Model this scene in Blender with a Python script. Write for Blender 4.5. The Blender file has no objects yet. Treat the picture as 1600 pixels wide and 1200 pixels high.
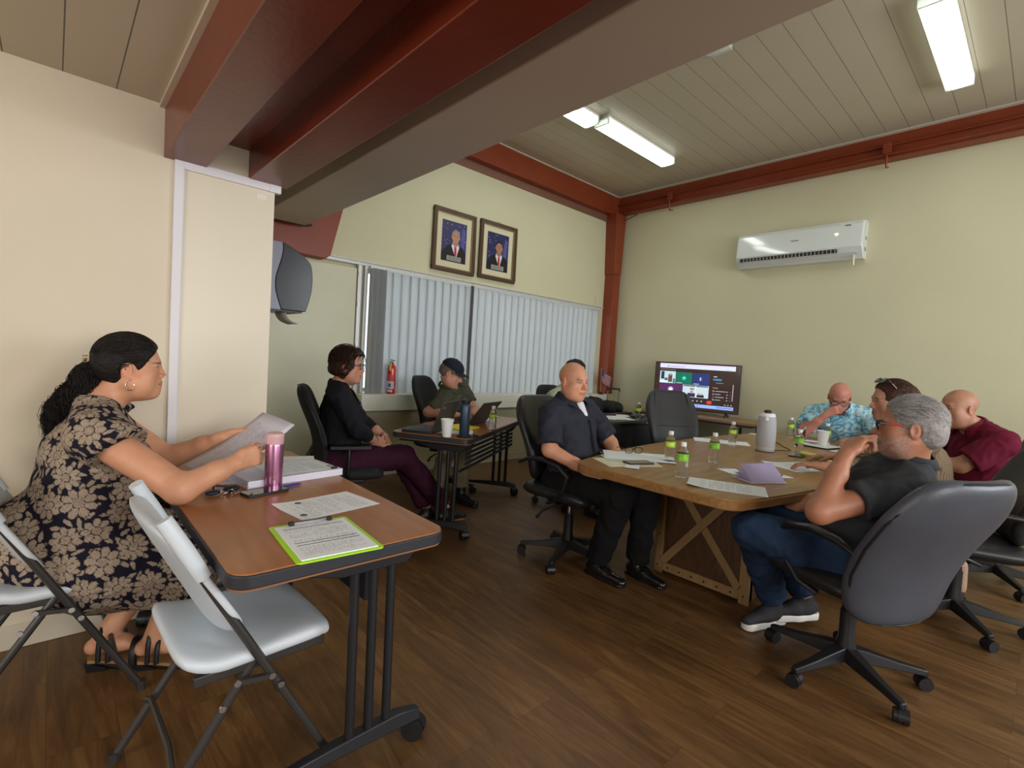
import bpy, bmesh, math, random
import numpy as np
from mathutils import Vector, Matrix

# ------------------------------------------------------------------ camera, world, lights, exposure
SC = bpy.context.scene
COL = SC.collection
CAM_POS = Vector((0.0, 0.0, 1.30))
cam_d = bpy.data.cameras.new('camera'); cam = bpy.data.objects.new('camera', cam_d); COL.objects.link(cam)
yaw, pit, rol = math.radians(47.189), math.radians(-2.667), math.radians(3.540)
fw = Vector((math.cos(yaw)*math.cos(pit), math.sin(yaw)*math.cos(pit), math.sin(pit)))
r0 = Vector((math.sin(yaw), -math.cos(yaw), 0)); u0 = r0.cross(fw)
rr = r0*math.cos(rol) + u0*math.sin(rol); uu = -r0*math.sin(rol) + u0*math.cos(rol)
M = Matrix((rr, uu, -fw)).transposed().to_4x4(); M.translation = CAM_POS
cam.matrix_world = M
cam_d.sensor_width = 36.0; cam_d.lens = 36.0*776.85/1600.0; cam_d.clip_start = 0.02
SC.camera = cam
SC.view_settings.view_transform = 'Standard'
SC.view_settings.look = 'None'
SC.view_settings.gamma = 1.0
SC.view_settings.use_curve_mapping = False
SC.view_settings.exposure = 0.38
try:
    SC.cycles.use_denoising = True
    SC.cycles.max_bounces = 7; SC.cycles.diffuse_bounces = 4; SC.cycles.glossy_bounces = 3
    SC.cycles.transmission_bounces = 6; SC.cycles.transparent_max_bounces = 6
    SC.cycles.sample_clamp_indirect = 4.0; SC.cycles.caustics_reflective = False; SC.cycles.caustics_refractive = False
except Exception: pass

w = bpy.data.worlds.new('sky'); SC.world = w; w.use_nodes = True
bg = w.node_tree.nodes['Background']; bg.inputs[0].default_value = (0.80, 0.90, 1.0, 1); bg.inputs[1].default_value = 1.6

def area(name, loc, target, sx, sy, power, color):
    d = bpy.data.lights.new(name, 'AREA'); d.shape = 'RECTANGLE'; d.size = sx; d.size_y = sy
    d.energy = power; d.color = color
    o = bpy.data.objects.new(name, d); COL.objects.link(o); o.location = loc
    o.rotation_euler = (Vector(target)-Vector(loc)).to_track_quat('-Z', 'Y').to_euler()
    return o
# daylight through the openings of the walls behind and beside the camera
area('daylight_back', (0.6, -3.15, 1.75), (0.8, 2.0, 1.1), 2.6, 1.3, 95, (1.0, 0.95, 0.88))
area('daylight_side', (-2.85, 0.2, 1.65), (2.0, 1.6, 1.0), 2.4, 1.3, 34, (1.0, 0.93, 0.84))
area('daylight_room', (4.4, -3.15, 2.1), (4.2, 2.0, 1.4), 2.6, 1.5, 84, (0.92, 0.96, 1.0))

# ------------------------------------------------------------------ materials
MATS = {}
def mat(name, col=(0.8,0.8,0.8), rough=0.5, metal=0.0, bump=0.0, bscale=60.0, var=0.0, vscale=8.0, emis=None, estr=0.0,
        trans=0.0, ior=1.45, alpha=1.0, coat=0.0, spec=0.5, attr=None, stretch=(1,1,1), sub=0.0, sheen=0.0):
    if name in MATS: return MATS[name]
    m = bpy.data.materials.new(name); m.use_nodes = True; nt = m.node_tree; N = nt.nodes; L = nt.links
    b = N['Principled BSDF']
    c4 = (*col, 1)
    b.inputs['Base Color'].default_value = c4
    b.inputs['Roughness'].default_value = rough; b.inputs['Metallic'].default_value = metal
    b.inputs['Transmission Weight'].default_value = trans; b.inputs['IOR'].default_value = ior
    b.inputs['Alpha'].default_value = alpha; b.inputs['Coat Weight'].default_value = coat
    b.inputs['Specular IOR Level'].default_value = spec
    if sheen: b.inputs['Sheen Weight'].default_value = sheen
    if sub: 
        b.inputs['Subsurface Weight'].default_value = sub
        b.inputs['Subsurface Radius'].default_value = (0.012, 0.005, 0.003); b.inputs['Subsurface Scale'].default_value = 1.0
    if emis: b.inputs['Emission Color'].default_value = (*emis, 1); b.inputs['Emission Strength'].default_value = estr
    tc = N.new('ShaderNodeTexCoord'); mp = N.new('ShaderNodeMapping'); L.new(tc.outputs['Object'], mp.inputs[0])
    mp.inputs['Scale'].default_value = stretch
    src = None
    if attr:
        a = N.new('ShaderNodeAttribute'); a.attribute_name = attr; src = a.outputs['Color']
        L.new(src, b.inputs['Base Color'])
    if var > 0:
        n = N.new('ShaderNodeTexNoise'); n.inputs['Scale'].default_value = vscale; n.inputs['Detail'].default_value = 5
        L.new(mp.outputs[0], n.inputs['Vector'])
        mr = N.new('ShaderNodeMapRange'); mr.inputs[1].default_value = 0.3; mr.inputs[2].default_value = 0.7
        mr.inputs[3].default_value = 1-var; mr.inputs[4].default_value = 1+var
        L.new(n.outputs[0], mr.inputs[0])
        mx = N.new('ShaderNodeMix'); mx.data_type = 'RGBA'; mx.blend_type = 'MULTIPLY'; mx.inputs[0].default_value = 1
        mx.inputs[6].default_value = c4
        if src: L.new(src, mx.inputs[6])
        L.new(mr.outputs[0], mx.inputs[7]); L.new(mx.outputs[2], b.inputs['Base Color'])
    if bump > 0:
        n2 = N.new('ShaderNodeTexNoise'); n2.inputs['Scale'].default_value = bscale; n2.inputs['Detail'].default_value = 4
        L.new(mp.outputs[0], n2.inputs['Vector'])
        bp = N.new('ShaderNodeBump'); bp.inputs['Strength'].default_value = bump; bp.inputs['Distance'].default_value = 0.01
        L.new(n2.outputs[0], bp.inputs['Height']); L.new(bp.outputs[0], b.inputs['Normal'])
    MATS[name] = m
    return m

def nodes_of(m): return m.node_tree.nodes, m.node_tree.links, m.node_tree.nodes['Principled BSDF']

def wood_mat(name, c1, c2, rough=0.4, scale=6.0, along='x', ring=3.0, coat=0.0):
    if name in MATS: return MATS[name]
    m = mat(name, c1, rough, coat=coat); N, L, b = nodes_of(m)
    tc = N['Texture Coordinate']; mp = N['Mapping']
    s = {'x': (0.12, 1, 1), 'y': (1, 0.12, 1), 'z': (1, 1, 0.12)}[along]
    mp.inputs['Scale'].default_value = tuple(v*scale for v in s)
    n = N.new('ShaderNodeTexNoise'); n.inputs['Scale'].default_value = 1.2; n.inputs['Detail'].default_value = 3; n.inputs['Distortion'].default_value = 0.6
    L.new(mp.outputs[0], n.inputs[0])
    mul = N.new('ShaderNodeMath'); mul.operation = 'MULTIPLY'; mul.inputs[1].default_value = ring*5; L.new(n.outputs[0], mul.inputs[0])
    fr = N.new('ShaderNodeMath'); fr.operation = 'PINGPONG'; fr.inputs[1].default_value = 0.5; L.new(mul.outputs[0], fr.inputs[0])
    n2 = N.new('ShaderNodeTexNoise'); n2.inputs['Scale'].default_value = 14; n2.inputs['Detail'].default_value = 6; L.new(mp.outputs[0], n2.inputs[0])
    add = N.new('ShaderNodeMath'); add.operation = 'ADD'; L.new(fr.outputs[0], add.inputs[0]); L.new(n2.outputs[0], add.inputs[1])
    rp = N.new('ShaderNodeMapRange'); rp.inputs[1].default_value = 0.35; rp.inputs[2].default_value = 1.15; L.new(add.outputs[0], rp.inputs[0])
    mx = N.new('ShaderNodeMix'); mx.data_type = 'RGBA'; mx.inputs[6].default_value = (*c1, 1); mx.inputs[7].default_value = (*c2, 1)
    L.new(rp.outputs[0], mx.inputs[0]); L.new(mx.outputs[2], b.inputs['Base Color'])
    bp = N.new('ShaderNodeBump'); bp.inputs['Strength'].default_value = 0.05; bp.inputs['Distance'].default_value = 0.004
    L.new(n2.outputs[0], bp.inputs['Height']); L.new(bp.outputs[0], b.inputs['Normal'])
    return m

def floor_mat():
    # vinyl planks that run along y, 0.18 m wide, each plank with its own tone and grain
    m = mat('floor_vinyl', (0.2,0.1,0.05), 0.42, spec=0.4); N, L, b = nodes_of(m)
    tc = N['Texture Coordinate']; sep = N.new('ShaderNodeSeparateXYZ'); L.new(tc.outputs['Object'], sep.inputs[0])
    cb = N.new('ShaderNodeCombineXYZ'); L.new(sep.outputs[1], cb.inputs[0]); L.new(sep.outputs[0], cb.inputs[1])
    br = N.new('ShaderNodeTexBrick'); br.offset = 0.37; br.inputs['Scale'].default_value = 1.0
    br.inputs['Brick Width'].default_value = 1.22; br.inputs['Row Height'].default_value = 0.18
    br.inputs['Mortar Size'].default_value = 0.0009; br.inputs['Mortar Smooth'].default_value = 0.3
    br.inputs['Color1'].default_value = (0.2,0.2,0.2,1); br.inputs['Color2'].default_value = (0.8,0.8,0.8,1); br.inputs['Mortar'].default_value = (0,0,0,1)
    L.new(cb.outputs[0], br.inputs['Vector'])
    # per-plank offset so the grain differs
    ad = N.new('ShaderNodeVectorMath'); ad.operation = 'MULTIPLY_ADD'; ad.inputs[1].default_value = (7, 3, 5)
    L.new(br.outputs['Color'], ad.inputs[0]); L.new(tc.outputs['Object'], ad.inputs[2])
    mp = N['Mapping']; L.new(ad.outputs[0], mp.inputs[0]); mp.inputs['Scale'].default_value = (9, 1.1, 1)
    n = N.new('ShaderNodeTexNoise'); n.inputs['Scale'].default_value = 1.6; n.inputs['Detail'].default_value = 8; n.inputs['Roughness'].default_value = 0.68; n.inputs['Distortion'].default_value = 1.2
    L.new(mp.outputs[0], n.inputs[0])
    n3 = N.new('ShaderNodeTexNoise'); n3.inputs['Scale'].default_value = 1.3; n3.inputs['Detail'].default_value = 3
    L.new(tc.outputs['Object'], n3.inputs[0])
    ramp = N.new('ShaderNodeValToRGB'); e = ramp.color_ramp.elements
    e[0].position = 0.30; e[0].color = (0.066, 0.031, 0.011, 1); e[1].position = 0.72; e[1].color = (0.215, 0.112, 0.040, 1)
    x = ramp.color_ramp.elements.new(0.5); x.color = (0.130, 0.064, 0.022, 1)
    L.new(n.outputs[0], ramp.inputs[0])
    mr = N.new('ShaderNodeMapRange'); mr.inputs[1].default_value = 0.2; mr.inputs[2].default_value = 0.8; mr.inputs[3].default_value = 0.90; mr.inputs[4].default_value = 1.10
    L.new(br.outputs['Color'], mr.inputs[0])
    mr3 = N.new('ShaderNodeMapRange'); mr3.inputs[1].default_value = 0.3; mr3.inputs[2].default_value = 0.7; mr3.inputs[3].default_value = 0.8; mr3.inputs[4].default_value = 1.2
    L.new(n3.outputs[0], mr3.inputs[0])
    ml = N.new('ShaderNodeMath'); ml.operation = 'MULTIPLY'; L.new(mr.outputs[0], ml.inputs[0]); L.new(mr3.outputs[0], ml.inputs[1])
    mx = N.new('ShaderNodeMix'); mx.data_type = 'RGBA'; mx.blend_type = 'MULTIPLY'; mx.inputs[0].default_value = 1
    L.new(ramp.outputs[0], mx.inputs[6]); L.new(ml.outputs[0], mx.inputs[7])
    mm = N.new('ShaderNodeMix'); mm.data_type = 'RGBA'; mm.inputs[7].default_value = (0.055,0.028,0.012,1)
    L.new(br.outputs['Fac'], mm.inputs[0]); L.new(mx.outputs[2], mm.inputs[6]); L.new(mm.outputs[2], b.inputs['Base Color'])
    rg = N.new('ShaderNodeMapRange'); rg.inputs[3].default_value = 0.34; rg.inputs[4].default_value = 0.52
    L.new(n.outputs[0], rg.inputs[0]); L.new(rg.outputs[0], b.inputs['Roughness'])
    bp = N.new('ShaderNodeBump'); bp.inputs['Strength'].default_value = 0.12; bp.inputs['Distance'].default_value = 0.003
    L.new(n.outputs[0], bp.inputs['Height']); L.new(bp.outputs[0], b.inputs['Normal'])
    return m

def plank_mat(name, col, groove, axis, pitch, off=0.0, rough=0.35):
    # painted boards with a groove every 'pitch' metres across 'axis'
    m = mat(name, col, rough); N, L, b = nodes_of(m)
    tc = N['Texture Coordinate']; sep = N.new('ShaderNodeSeparateXYZ'); L.new(tc.outputs['Object'], sep.inputs[0])
    a = N.new('ShaderNodeMath'); a.operation = 'ADD'; a.inputs[1].default_value = -off; L.new(sep.outputs[axis], a.inputs[0])
    d = N.new('ShaderNodeMath'); d.operation = 'DIVIDE'; d.inputs[1].default_value = pitch; L.new(a.outputs[0], d.inputs[0])
    r = N.new('ShaderNodeMath'); r.operation = 'FRACT'; L.new(d.outputs[0], r.inputs[0])
    pp = N.new('ShaderNodeMath'); pp.operation = 'PINGPONG'; pp.inputs[1].default_value = 0.5; L.new(r.outputs[0], pp.inputs[0])
    lt = N.new('ShaderNodeMath'); lt.operation = 'LESS_THAN'; lt.inputs[1].default_value = 0.0022/pitch; L.new(pp.outputs[0], lt.inputs[0])
    n = N.new('ShaderNodeTexNoise'); n.inputs['Scale'].default_value = 1.5; L.new(tc.outputs['Object'], n.inputs[0])
    mr = N.new('ShaderNodeMapRange'); mr.inputs[3].default_value = 0.94; mr.inputs[4].default_value = 1.06; L.new(n.outputs[0], mr.inputs[0])
    ml = N.new('ShaderNodeMix'); ml.data_type = 'RGBA'; ml.blend_type = 'MULTIPLY'; ml.inputs[0].default_value = 1; ml.inputs[6].default_value = (*col,1); L.new(mr.outputs[0], ml.inputs[7])
    mx = N.new('ShaderNodeMix'); mx.data_type = 'RGBA'; mx.inputs[7].default_value = (*groove, 1)
    L.new(ml.outputs[2], mx.inputs[6]); L.new(lt.outputs[0], mx.inputs[0]); L.new(mx.outputs[2], b.inputs['Base Color'])
    bp = N.new('ShaderNodeBump'); bp.inputs['Strength'].default_value = 0.6; bp.inputs['Distance'].default_value = 0.004; bp.invert = True
    L.new(lt.outputs[0], bp.inputs['Height']); L.new(bp.outputs[0], b.inputs['Normal'])
    return m

def paper_mat(name, lines=42, base=(0.78,0.82,0.84), ink=(0.16,0.17,0.2), dens=0.5):
    # a printed sheet: rows of illegible text as broken dashes, margins left white (object x,y in metres)
    m = mat(name, base, 0.65); N, L, b = nodes_of(m)
    tc = N['Texture Coordinate']; sep = N.new('ShaderNodeSeparateXYZ'); L.new(tc.outputs['Object'], sep.inputs[0])
    def mth(op, a, bb=None, v=None):
        q = N.new('ShaderNodeMath'); q.operation = op; L.new(a, q.inputs[0])
        if bb is not None: L.new(bb, q.inputs[1])
        if v is not None: q.inputs[1].default_value = v
        return q.outputs[0]
    X, Y = sep.outputs[0], sep.outputs[1]
    row = mth('MULTIPLY', Y, v=lines/0.28)
    fr = mth('FRACT', row); on = mth('LESS_THAN', fr, v=0.42)
    fl = mth('FLOOR', row)
    cb = N.new('ShaderNodeCombineXYZ'); L.new(mth('MULTIPLY', X, v=210.0), cb.inputs[0]); L.new(mth('MULTIPLY', fl, v=7.31), cb.inputs[1])
    n = N.new('ShaderNodeTexNoise'); n.inputs['Scale'].default_value = 1.0; n.inputs['Detail'].default_value = 1; L.new(cb.outputs[0], n.inputs[0])
    wd = mth('GREATER_THAN', n.outputs[0], v=dens)
    n2 = N.new('ShaderNodeTexNoise'); n2.inputs['Scale'].default_value = 0.35; n2.inputs['Detail'].default_value = 0
    cb2 = N.new('ShaderNodeCombineXYZ'); L.new(fl, cb2.inputs[1]); L.new(mth('MULTIPLY', X, v=9.0), cb2.inputs[0]); L.new(cb2.outputs[0], n2.inputs[0])
    para = mth('GREATER_THAN', n2.outputs[0], v=0.42)
    inx = mth('LESS_THAN', mth('ABSOLUTE', X), v=0.088); iny = mth('LESS_THAN', mth('ABSOLUTE', Y), v=0.122)
    f = mth('MULTIPLY', mth('MULTIPLY', mth('MULTIPLY', on, wd), para), mth('MULTIPLY', inx, iny))
    f = mth('MULTIPLY', f, v=0.62)
    mx = N.new('ShaderNodeMix'); mx.data_type = 'RGBA'; mx.inputs[6].default_value = (*base,1); mx.inputs[7].default_value = (*ink,1)
    L.new(f, mx.inputs[0]); L.new(mx.outputs[2], b.inputs['Base Color'])
    return m

# ------------------------------------------------------------------ mesh building
def T(x=0,y=0,z=0): return Matrix.Translation((x,y,z))
def R(a, ax): return Matrix.Rotation(math.radians(a), 4, ax)
def rrect(w, d, r, n=6):
    pts = []
    for cx, cy, a0 in ((w/2-r, d/2-r, 0), (-w/2+r, d/2-r, 90), (-w/2+r, -d/2+r, 180), (w/2-r, -d/2+r, 270)):
        for i in range(n+1):
            a = math.radians(a0 + 90*i/n); pts.append((cx+r*math.cos(a), cy+r*math.sin(a)))
    return pts
class MB:
    def __init__(s): s.v = []; s.f = []; s.m = []; s.mats = []
    def mi(s, m):
        if m is None: return 0
        if m not in s.mats: s.mats.append(m)
        return s.mats.index(m)
    def add(s, vs, fs, m=None, X=None):
        o = len(s.v); k = s.mi(m)
        s.v += [tuple(X @ Vector(p)) if X is not None else tuple(p) for p in vs]
        s.f += [tuple(i+o for i in f) for f in fs]; s.m += [k]*len(fs); return s
    def box(s, x0, x1, y0, y1, z0, z1, m=None, X=None):
        return s.add([(x0,y0,z0),(x1,y0,z0),(x1,y1,z0),(x0,y1,z0),(x0,y0,z1),(x1,y0,z1),(x1,y1,z1),(x0,y1,z1)],
            [(0,3,2,1),(4,5,6,7),(0,1,5,4),(1,2,6,5),(2,3,7,6),(3,0,4,7)], m, X)
    def prism(s, poly, z0, z1, m=None, X=None):
        n = len(poly)
        vs = [(p[0],p[1],z0) for p in poly] + [(p[0],p[1],z1) for p in poly]
        fs = [tuple(range(n-1,-1,-1)), tuple(range(n,2*n))] + [(i,(i+1)%n,(i+1)%n+n,i+n) for i in range(n)]
        return s.add(vs, fs, m, X)
    def lathe(s, prof, n=20, m=None, X=None, cap=True):
        vs = []; fs = []; k = len(prof)
        for (r, z) in prof:
            for i in range(n):
                a = 2*math.pi*i/n; vs.append((r*math.cos(a), r*math.sin(a), z))
        for j in range(k-1):
            for i in range(n):
                fs.append((j*n+i, j*n+(i+1)%n, (j+1)*n+(i+1)%n, (j+1)*n+i))
        if cap: fs.append(tuple(range(n-1,-1,-1))); fs.append(tuple((k-1)*n+i for i in range(n)))
        return s.add(vs, fs, m, X)
    def cyl(s, r, z0, z1, n=20, m=None, X=None): return s.lathe([(r,z0),(r,z1)], n, m, X)
    def tube(s, pts, r, n=8, m=None, X=None, closed=False, flat=1.0):
        P = [Vector(p) for p in pts]; k = len(P); rs = r if isinstance(r, (list,tuple)) else [r]*k
        vs = []; fs = []; up = None
        for i in range(k):
            a = P[i-1] if (i > 0 or closed) else P[i]; b2 = P[(i+1)%k] if (i < k-1 or closed) else P[i]
            t = (b2-a); t = t.normalized() if t.length > 1e-9 else Vector((0,0,1))
            if up is None: up = Vector((0,0,1)) if abs(t.z) < 0.9 else Vector((1,0,0))
            s1 = t.cross(up).normalized(); u1 = s1.cross(t).normalized(); up = u1
            for j in range(n):
                an = 2*math.pi*j/n + math.pi/n; vs.append(tuple(P[i] + s1*math.cos(an)*rs[i] + u1*math.sin(an)*rs[i]*flat))
        for i in range(k if closed else k-1):
            for j in range(n):
                i2 = (i+1)%k; fs.append((i*n+j, i*n+(j+1)%n, i2*n+(j+1)%n, i2*n+j))
        if not closed: fs.append(tuple(range(n-1,-1,-1))); fs.append(tuple((k-1)*n+j for j in range(n)))
        return s.add(vs, fs, m, X)
    def sphere(s, r, n=16, m=None, X=None, sc=(1,1,1)):
        k = n//2; prof = [(max(r*math.sin(math.pi*i/k),1e-5), -r*math.cos(math.pi*i/k)) for i in range(k+1)]
        S = Matrix.Diagonal((*sc,1)); return s.lathe(prof, n, m, (X @ S) if X is not None else S)
    def surf(s, fn, nu, nv, m=None, X=None, thick=None):
        vs = [fn(-1+2*i/nu, -1+2*j/nv) for j in range(nv+1) for i in range(nu+1)]
        fs = [(j*(nu+1)+i, j*(nu+1)+i+1, (j+1)*(nu+1)+i+1, (j+1)*(nu+1)+i) for j in range(nv) for i in range(nu)]
        return s.add(vs, fs, m, X)
    def pillow(s, w, d, t, m=None, X=None, deform=None, n=20, corner=0.25, e=6.0, p=0.45):
        # rounded cushion w x d x t about the origin, then deformed
        def S(sign):
            def f(u, v):
                E = max(0.0, (1-abs(u)**e)*(1-abs(v)**e))**p
                x = u*w/2*math.sqrt(1-corner*v**6); y = v*d/2*math.sqrt(1-corner*u**6); z = sign*t/2*E
                return deform(x, y, z) if deform else (x, y, z)
            return f
        g = lambda q: math.copysign(1-(1-abs(q))**1.6, q)
        for sg in (1, -1):
            F = S(sg); vs = [F(g(-1+2*i/n), g(-1+2*j/n)) for j in range(n+1) for i in range(n+1)]
            fs = [(j*(n+1)+i, j*(n+1)+i+1, (j+1)*(n+1)+i+1, (j+1)*(n+1)+i) for j in range(n) for i in range(n)]
            if sg < 0: fs = [tuple(reversed(q)) for q in fs]
            s.add(vs, fs, m, X)
        return s
    def build(s, name, m=None, parent=None, loc=None, rot=None, smooth=None, bevel=0.0, weld=True, kind=None, label=None):
        me = bpy.data.meshes.new(name); me.from_pydata(s.v, [], s.f); me.update()
        ms = s.mats if s.mats else [m]
        for q in ms: me.materials.append(q)
        if s.mats and len(s.mats) > 1: me.polygons.foreach_set('material_index', s.m)
        if weld:
            b = bmesh.new(); b.from_mesh(me); bmesh.ops.remove_doubles(b, verts=b.verts, dist=1e-5)
            bmesh.ops.recalc_face_normals(b, faces=b.faces); b.to_mesh(me); b.free()
        o = bpy.data.objects.new(name, me); COL.objects.link(o)
        if smooth is None: smooth = 35
        if smooth:
            me.polygons.foreach_set('use_smooth', [True]*len(me.polygons)); me.set_sharp_from_angle(angle=math.radians(smooth))
        if bevel:
            bv = o.modifiers.new('bevel', 'BEVEL'); bv.width = bevel; bv.segments = 2; bv.limit_method = 'ANGLE'; bv.angle_limit = math.radians(40)
        if parent is not None: o.parent = parent
        if loc is not None: o.location = loc
        if rot is not None: o.rotation_euler = rot
        if kind: o['kind'] = kind
        if label: o['label'] = label
        return o
def thing(name, label, cat, loc=(0,0,0), rz=0.0, group=None):
    o = bpy.data.objects.new(name, None); COL.objects.link(o); o.empty_display_size = 0.1
    o.location = loc; o.rotation_euler = (0,0,math.radians(rz)); o['label'] = label; o['category'] = cat
    if group: o['group'] = group
    return o
def tag(o, label, cat, group=None):
    o['label'] = label; o['category'] = cat
    if group: o['group'] = group
    return o
KIDS = {}
def copy_tree(o, loc=None, rz=None, label=None, group=None, parent=None):
    c = o.copy(); COL.objects.link(c)
    if parent is not None: c.parent = parent
    for ch in [q for q in bpy.data.objects if q.parent == o]: copy_tree(ch, parent=c)
    if loc is not None: c.location = loc
    if rz is not None: c.rotation_euler = (0,0,math.radians(rz))
    if label: c['label'] = label
    if group: c['group'] = group
    return c
# ------------------------------------------------------------------ the room
WALL = mat('wall_paint_cream', (0.60, 0.57, 0.385), 0.62, bump=0.04, bscale=90, var=0.03, vscale=1.2)
WALLW = mat('wall_paint_ivory', (0.66, 0.58, 0.45), 0.6, bump=0.05, bscale=70, var=0.03, vscale=1.5)
WHITE = mat('white_trim_paint', (0.72, 0.70, 0.74), 0.45)
REDP = mat('oxide_red_gloss_paint', (0.165, 0.024, 0.009), 0.30, bump=0.10, bscale=35, var=0.12, vscale=4)
SOFF = mat('beam_box_paint', (0.52, 0.43, 0.35), 0.5, var=0.03, vscale=2)
PLK = plank_mat('ceiling_board_paint', (0.51, 0.45, 0.335), (0.15,0.12,0.08), 1, 0.1884, 0.024)
PLKL = plank_mat('ceiling_board_paint_low', (0.52, 0.44, 0.33), (0.08,0.06,0.04), 0, 0.170, 0.0134)
ALU = mat('aluminium_dull', (0.55,0.56,0.58), 0.4, 0.7)
BLACK = mat('black_plastic', (0.012,0.012,0.014), 0.4)
DARKM = mat('black_powder_coat', (0.018,0.018,0.021), 0.38, 0.2)

def struct(name, mb, m, bevel=0.0, smooth=None):
    o = mb.build(name, m, bevel=bevel, smooth=smooth); o['kind'] = 'structure'; return o
b = MB(); b.box(-3.2, 6.62, -3.4, 4.95, -0.08, 0.0); struct('floor', b, floor_mat())
b = MB(); b.box(-3.2, 6.62, -3.4, 4.95, 3.885, 3.98); struct('ceiling', b, PLK)
b = MB(); b.box(-3.2, 0.355, -3.4, 2.95, 2.352, 2.42); struct('ceiling_low', b, PLKL)
b = MB(); b.box(0.523, 0.705, -3.4, 2.95, 2.262, 2.42); struct('trim_1', b, REDP)
# partition wall on the left, with the portal it ends in
b = MB(); b.box(-3.2, 0.828, 2.79, 2.90, 0, 3.885); struct('wall_left', b, WALLW)
b = MB(); b.box(-3.2, -3.0, -3.4, 2.79, 0, 0.9); b.box(-3.2,-3.0,-3.4,2.79,2.35,3.885); b.box(-3.2,-3.0,-3.4,-1.1,0.9,2.35); b.box(-3.2,-3.0,1.5,2.79,0.9,2.35)
struct('wall_entry', b, WALLW)
b = MB()
for x0,x1 in ((-3.2,-0.8),(2.0,3.0),(5.8,6.62)): b.box(x0,x1,-3.4,-3.2,0,3.885)
for x0,x1 in ((-0.8,2.0),(3.0,5.8)): b.box(x0,x1,-3.4,-3.2,0,1.0); b.box(x0,x1,-3.4,-3.2,2.9 if x0>2 else 2.45,3.885)
struct('wall_back', b, WALL)
# air-conditioner wall
b = MB(); b.box(6.42, 6.62, -3.4, 4.95, 0, 3.885); struct('wall_right', b, WALL)
# window wall with opening
b = MB()
b.box(0.828, 2.30, 4.75, 4.95, 0, 3.885); b.box(2.30, 6.02, 4.75, 4.95, 0, 0.72); b.box(2.30, 6.02, 4.75, 4.95, 2.145, 3.885); b.box(6.02, 6.42, 4.75, 4.95, 0, 3.885)
struct('wall_front', b, WALL)
b = MB(); b.box(0.70, 0.828, 2.90, 4.95, 0, 3.885); struct('wall_recess', b, WALLW)
# proud panel and white trim at the end of the partition
PANEL = mat('panel_ivory_gloss', (0.70, 0.63, 0.50), 0.35, var=0.02, vscale=2)
b = MB(); b.box(0.432, 0.829, 2.778, 2.79, 0.0, 2.086); struct('trim_2', b, PANEL, bevel=0.002)
b = MB(); b.box(0.395, 0.432, 2.768, 2.79, 0.0, 2.126); b.box(0.432, 0.856, 2.768, 2.79, 2.086, 2.126)
b.box(0.80, 0.856, 2.764, 2.80, 2.084, 2.13)
struct('trim_3', b, WHITE, bevel=0.003)
b = MB(); b.box(0.742, 0.79, 2.774, 2.779, 2.035, 2.062); tag(b.build('tape_scrap', mat('masking_tape', (0.75,0.72,0.66), 0.7)), 'scrap of white tape near the top corner of the ivory panel', 'tape')
b = MB(); b.box(-3.0, 0.39, 2.782, 2.79, 0.0, 0.10); struct('baseboard_left', b, mat('skirting_ivory', (0.60,0.54,0.44), 0.4), bevel=0.003)
b = MB(); b.box(6.408, 6.42, -3.2, 4.75, 0.0, 0.09); struct('baseboard_right', b, mat('skirting_cream', (0.58,0.53,0.42), 0.4), bevel=0.003)
b = MB(); b.box(0.84, 6.41, 4.738, 4.75, 0.0, 0.09); struct('baseboard_front', b, mat('skirting_cream', (0.58,0.53,0.42), 0.4), bevel=0.003)
# low-ceiling edge strip
b = MB(); b.box(0.335, 0.356, -3.2, 2.79, 2.335, 2.353); struct('trim_4', b, mat('ceiling_bead', (0.58,0.50,0.39), 0.4))
# red beams
b = MB(); b.box(0.356, 0.523, -3.4, 2.79, 2.12, 2.40); struct('beam', b, REDP, bevel=0.004)
b = MB(); b.box(0.705, 0.888, -3.4, 2.79, 2.122, 2.46); struct('beam', b, REDP, bevel=0.004)
# boxed cream beam
b = MB(); b.box(1.228, 1.60, -3.4, 4.50, 2.363, 3.885); struct('beam', b, SOFF, bevel=0.006)
b = MB(); b.tube([(0.9,4.505,2.372),(1.2,4.505,2.366),(1.57,4.505,2.366),(1.63,4.51,2.372),(1.66,4.52,2.385)], 0.010, 8); struct('trim_5', b, BLACK)
# red haunch plate on the window wall
pol = [(0.83,2.17),(1.40,2.145),(1.84,2.135),(1.885,2.175),(2.06,2.95),(0.83,2.95)]
b = MB(); b.add([(p[0],4.62,p[1]) for p in pol]+[(p[0],4.75,p[1]) for p in pol], [tuple(range(6)), tuple(range(11,5,-1))]+[(i,(i+1)%6,(i+1)%6+6,i+6) for i in range(6)])
RED2 = mat('oxide_red_satin_paint', (0.235, 0.042, 0.014), 0.38, bump=0.08, bscale=40, var=0.08, vscale=5)
struct('trim_6', b, RED2, bevel=0.006)
# perimeter steel beams
b = MB(); b.box(1.6, 6.42, 4.675, 4.75, 3.60, 3.885); b.box(1.6, 6.42, 4.63, 4.75, 3.585, 3.605); struct('beam', b, RED2, bevel=0.003)
b = MB(); b.box(1.6, 6.42, 4.735, 4.75, 3.49, 3.585); struct('trim_7', b, mat('beam_rust_lower', (0.20,0.09,0.055), 0.5), bevel=0.002)
b = MB(); b.box(6.335, 6.42, -3.4, 4.75, 3.62, 3.885); b.box(6.29, 6.42, -3.4, 4.75, 3.745, 3.757); b.box(6.285,6.42,-3.4,4.75,3.615,3.632); struct('beam', b, RED2, bevel=0.003)
b = MB(); b.box(6.285, 6.42, -3.4, 4.70, 3.872, 3.884); b.box(1.6, 6.3, 4.655, 4.70, 3.872, 3.884); struct('trim_8', b, mat('ceiling_bead_cream', (0.62,0.57,0.46), 0.4))
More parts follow.
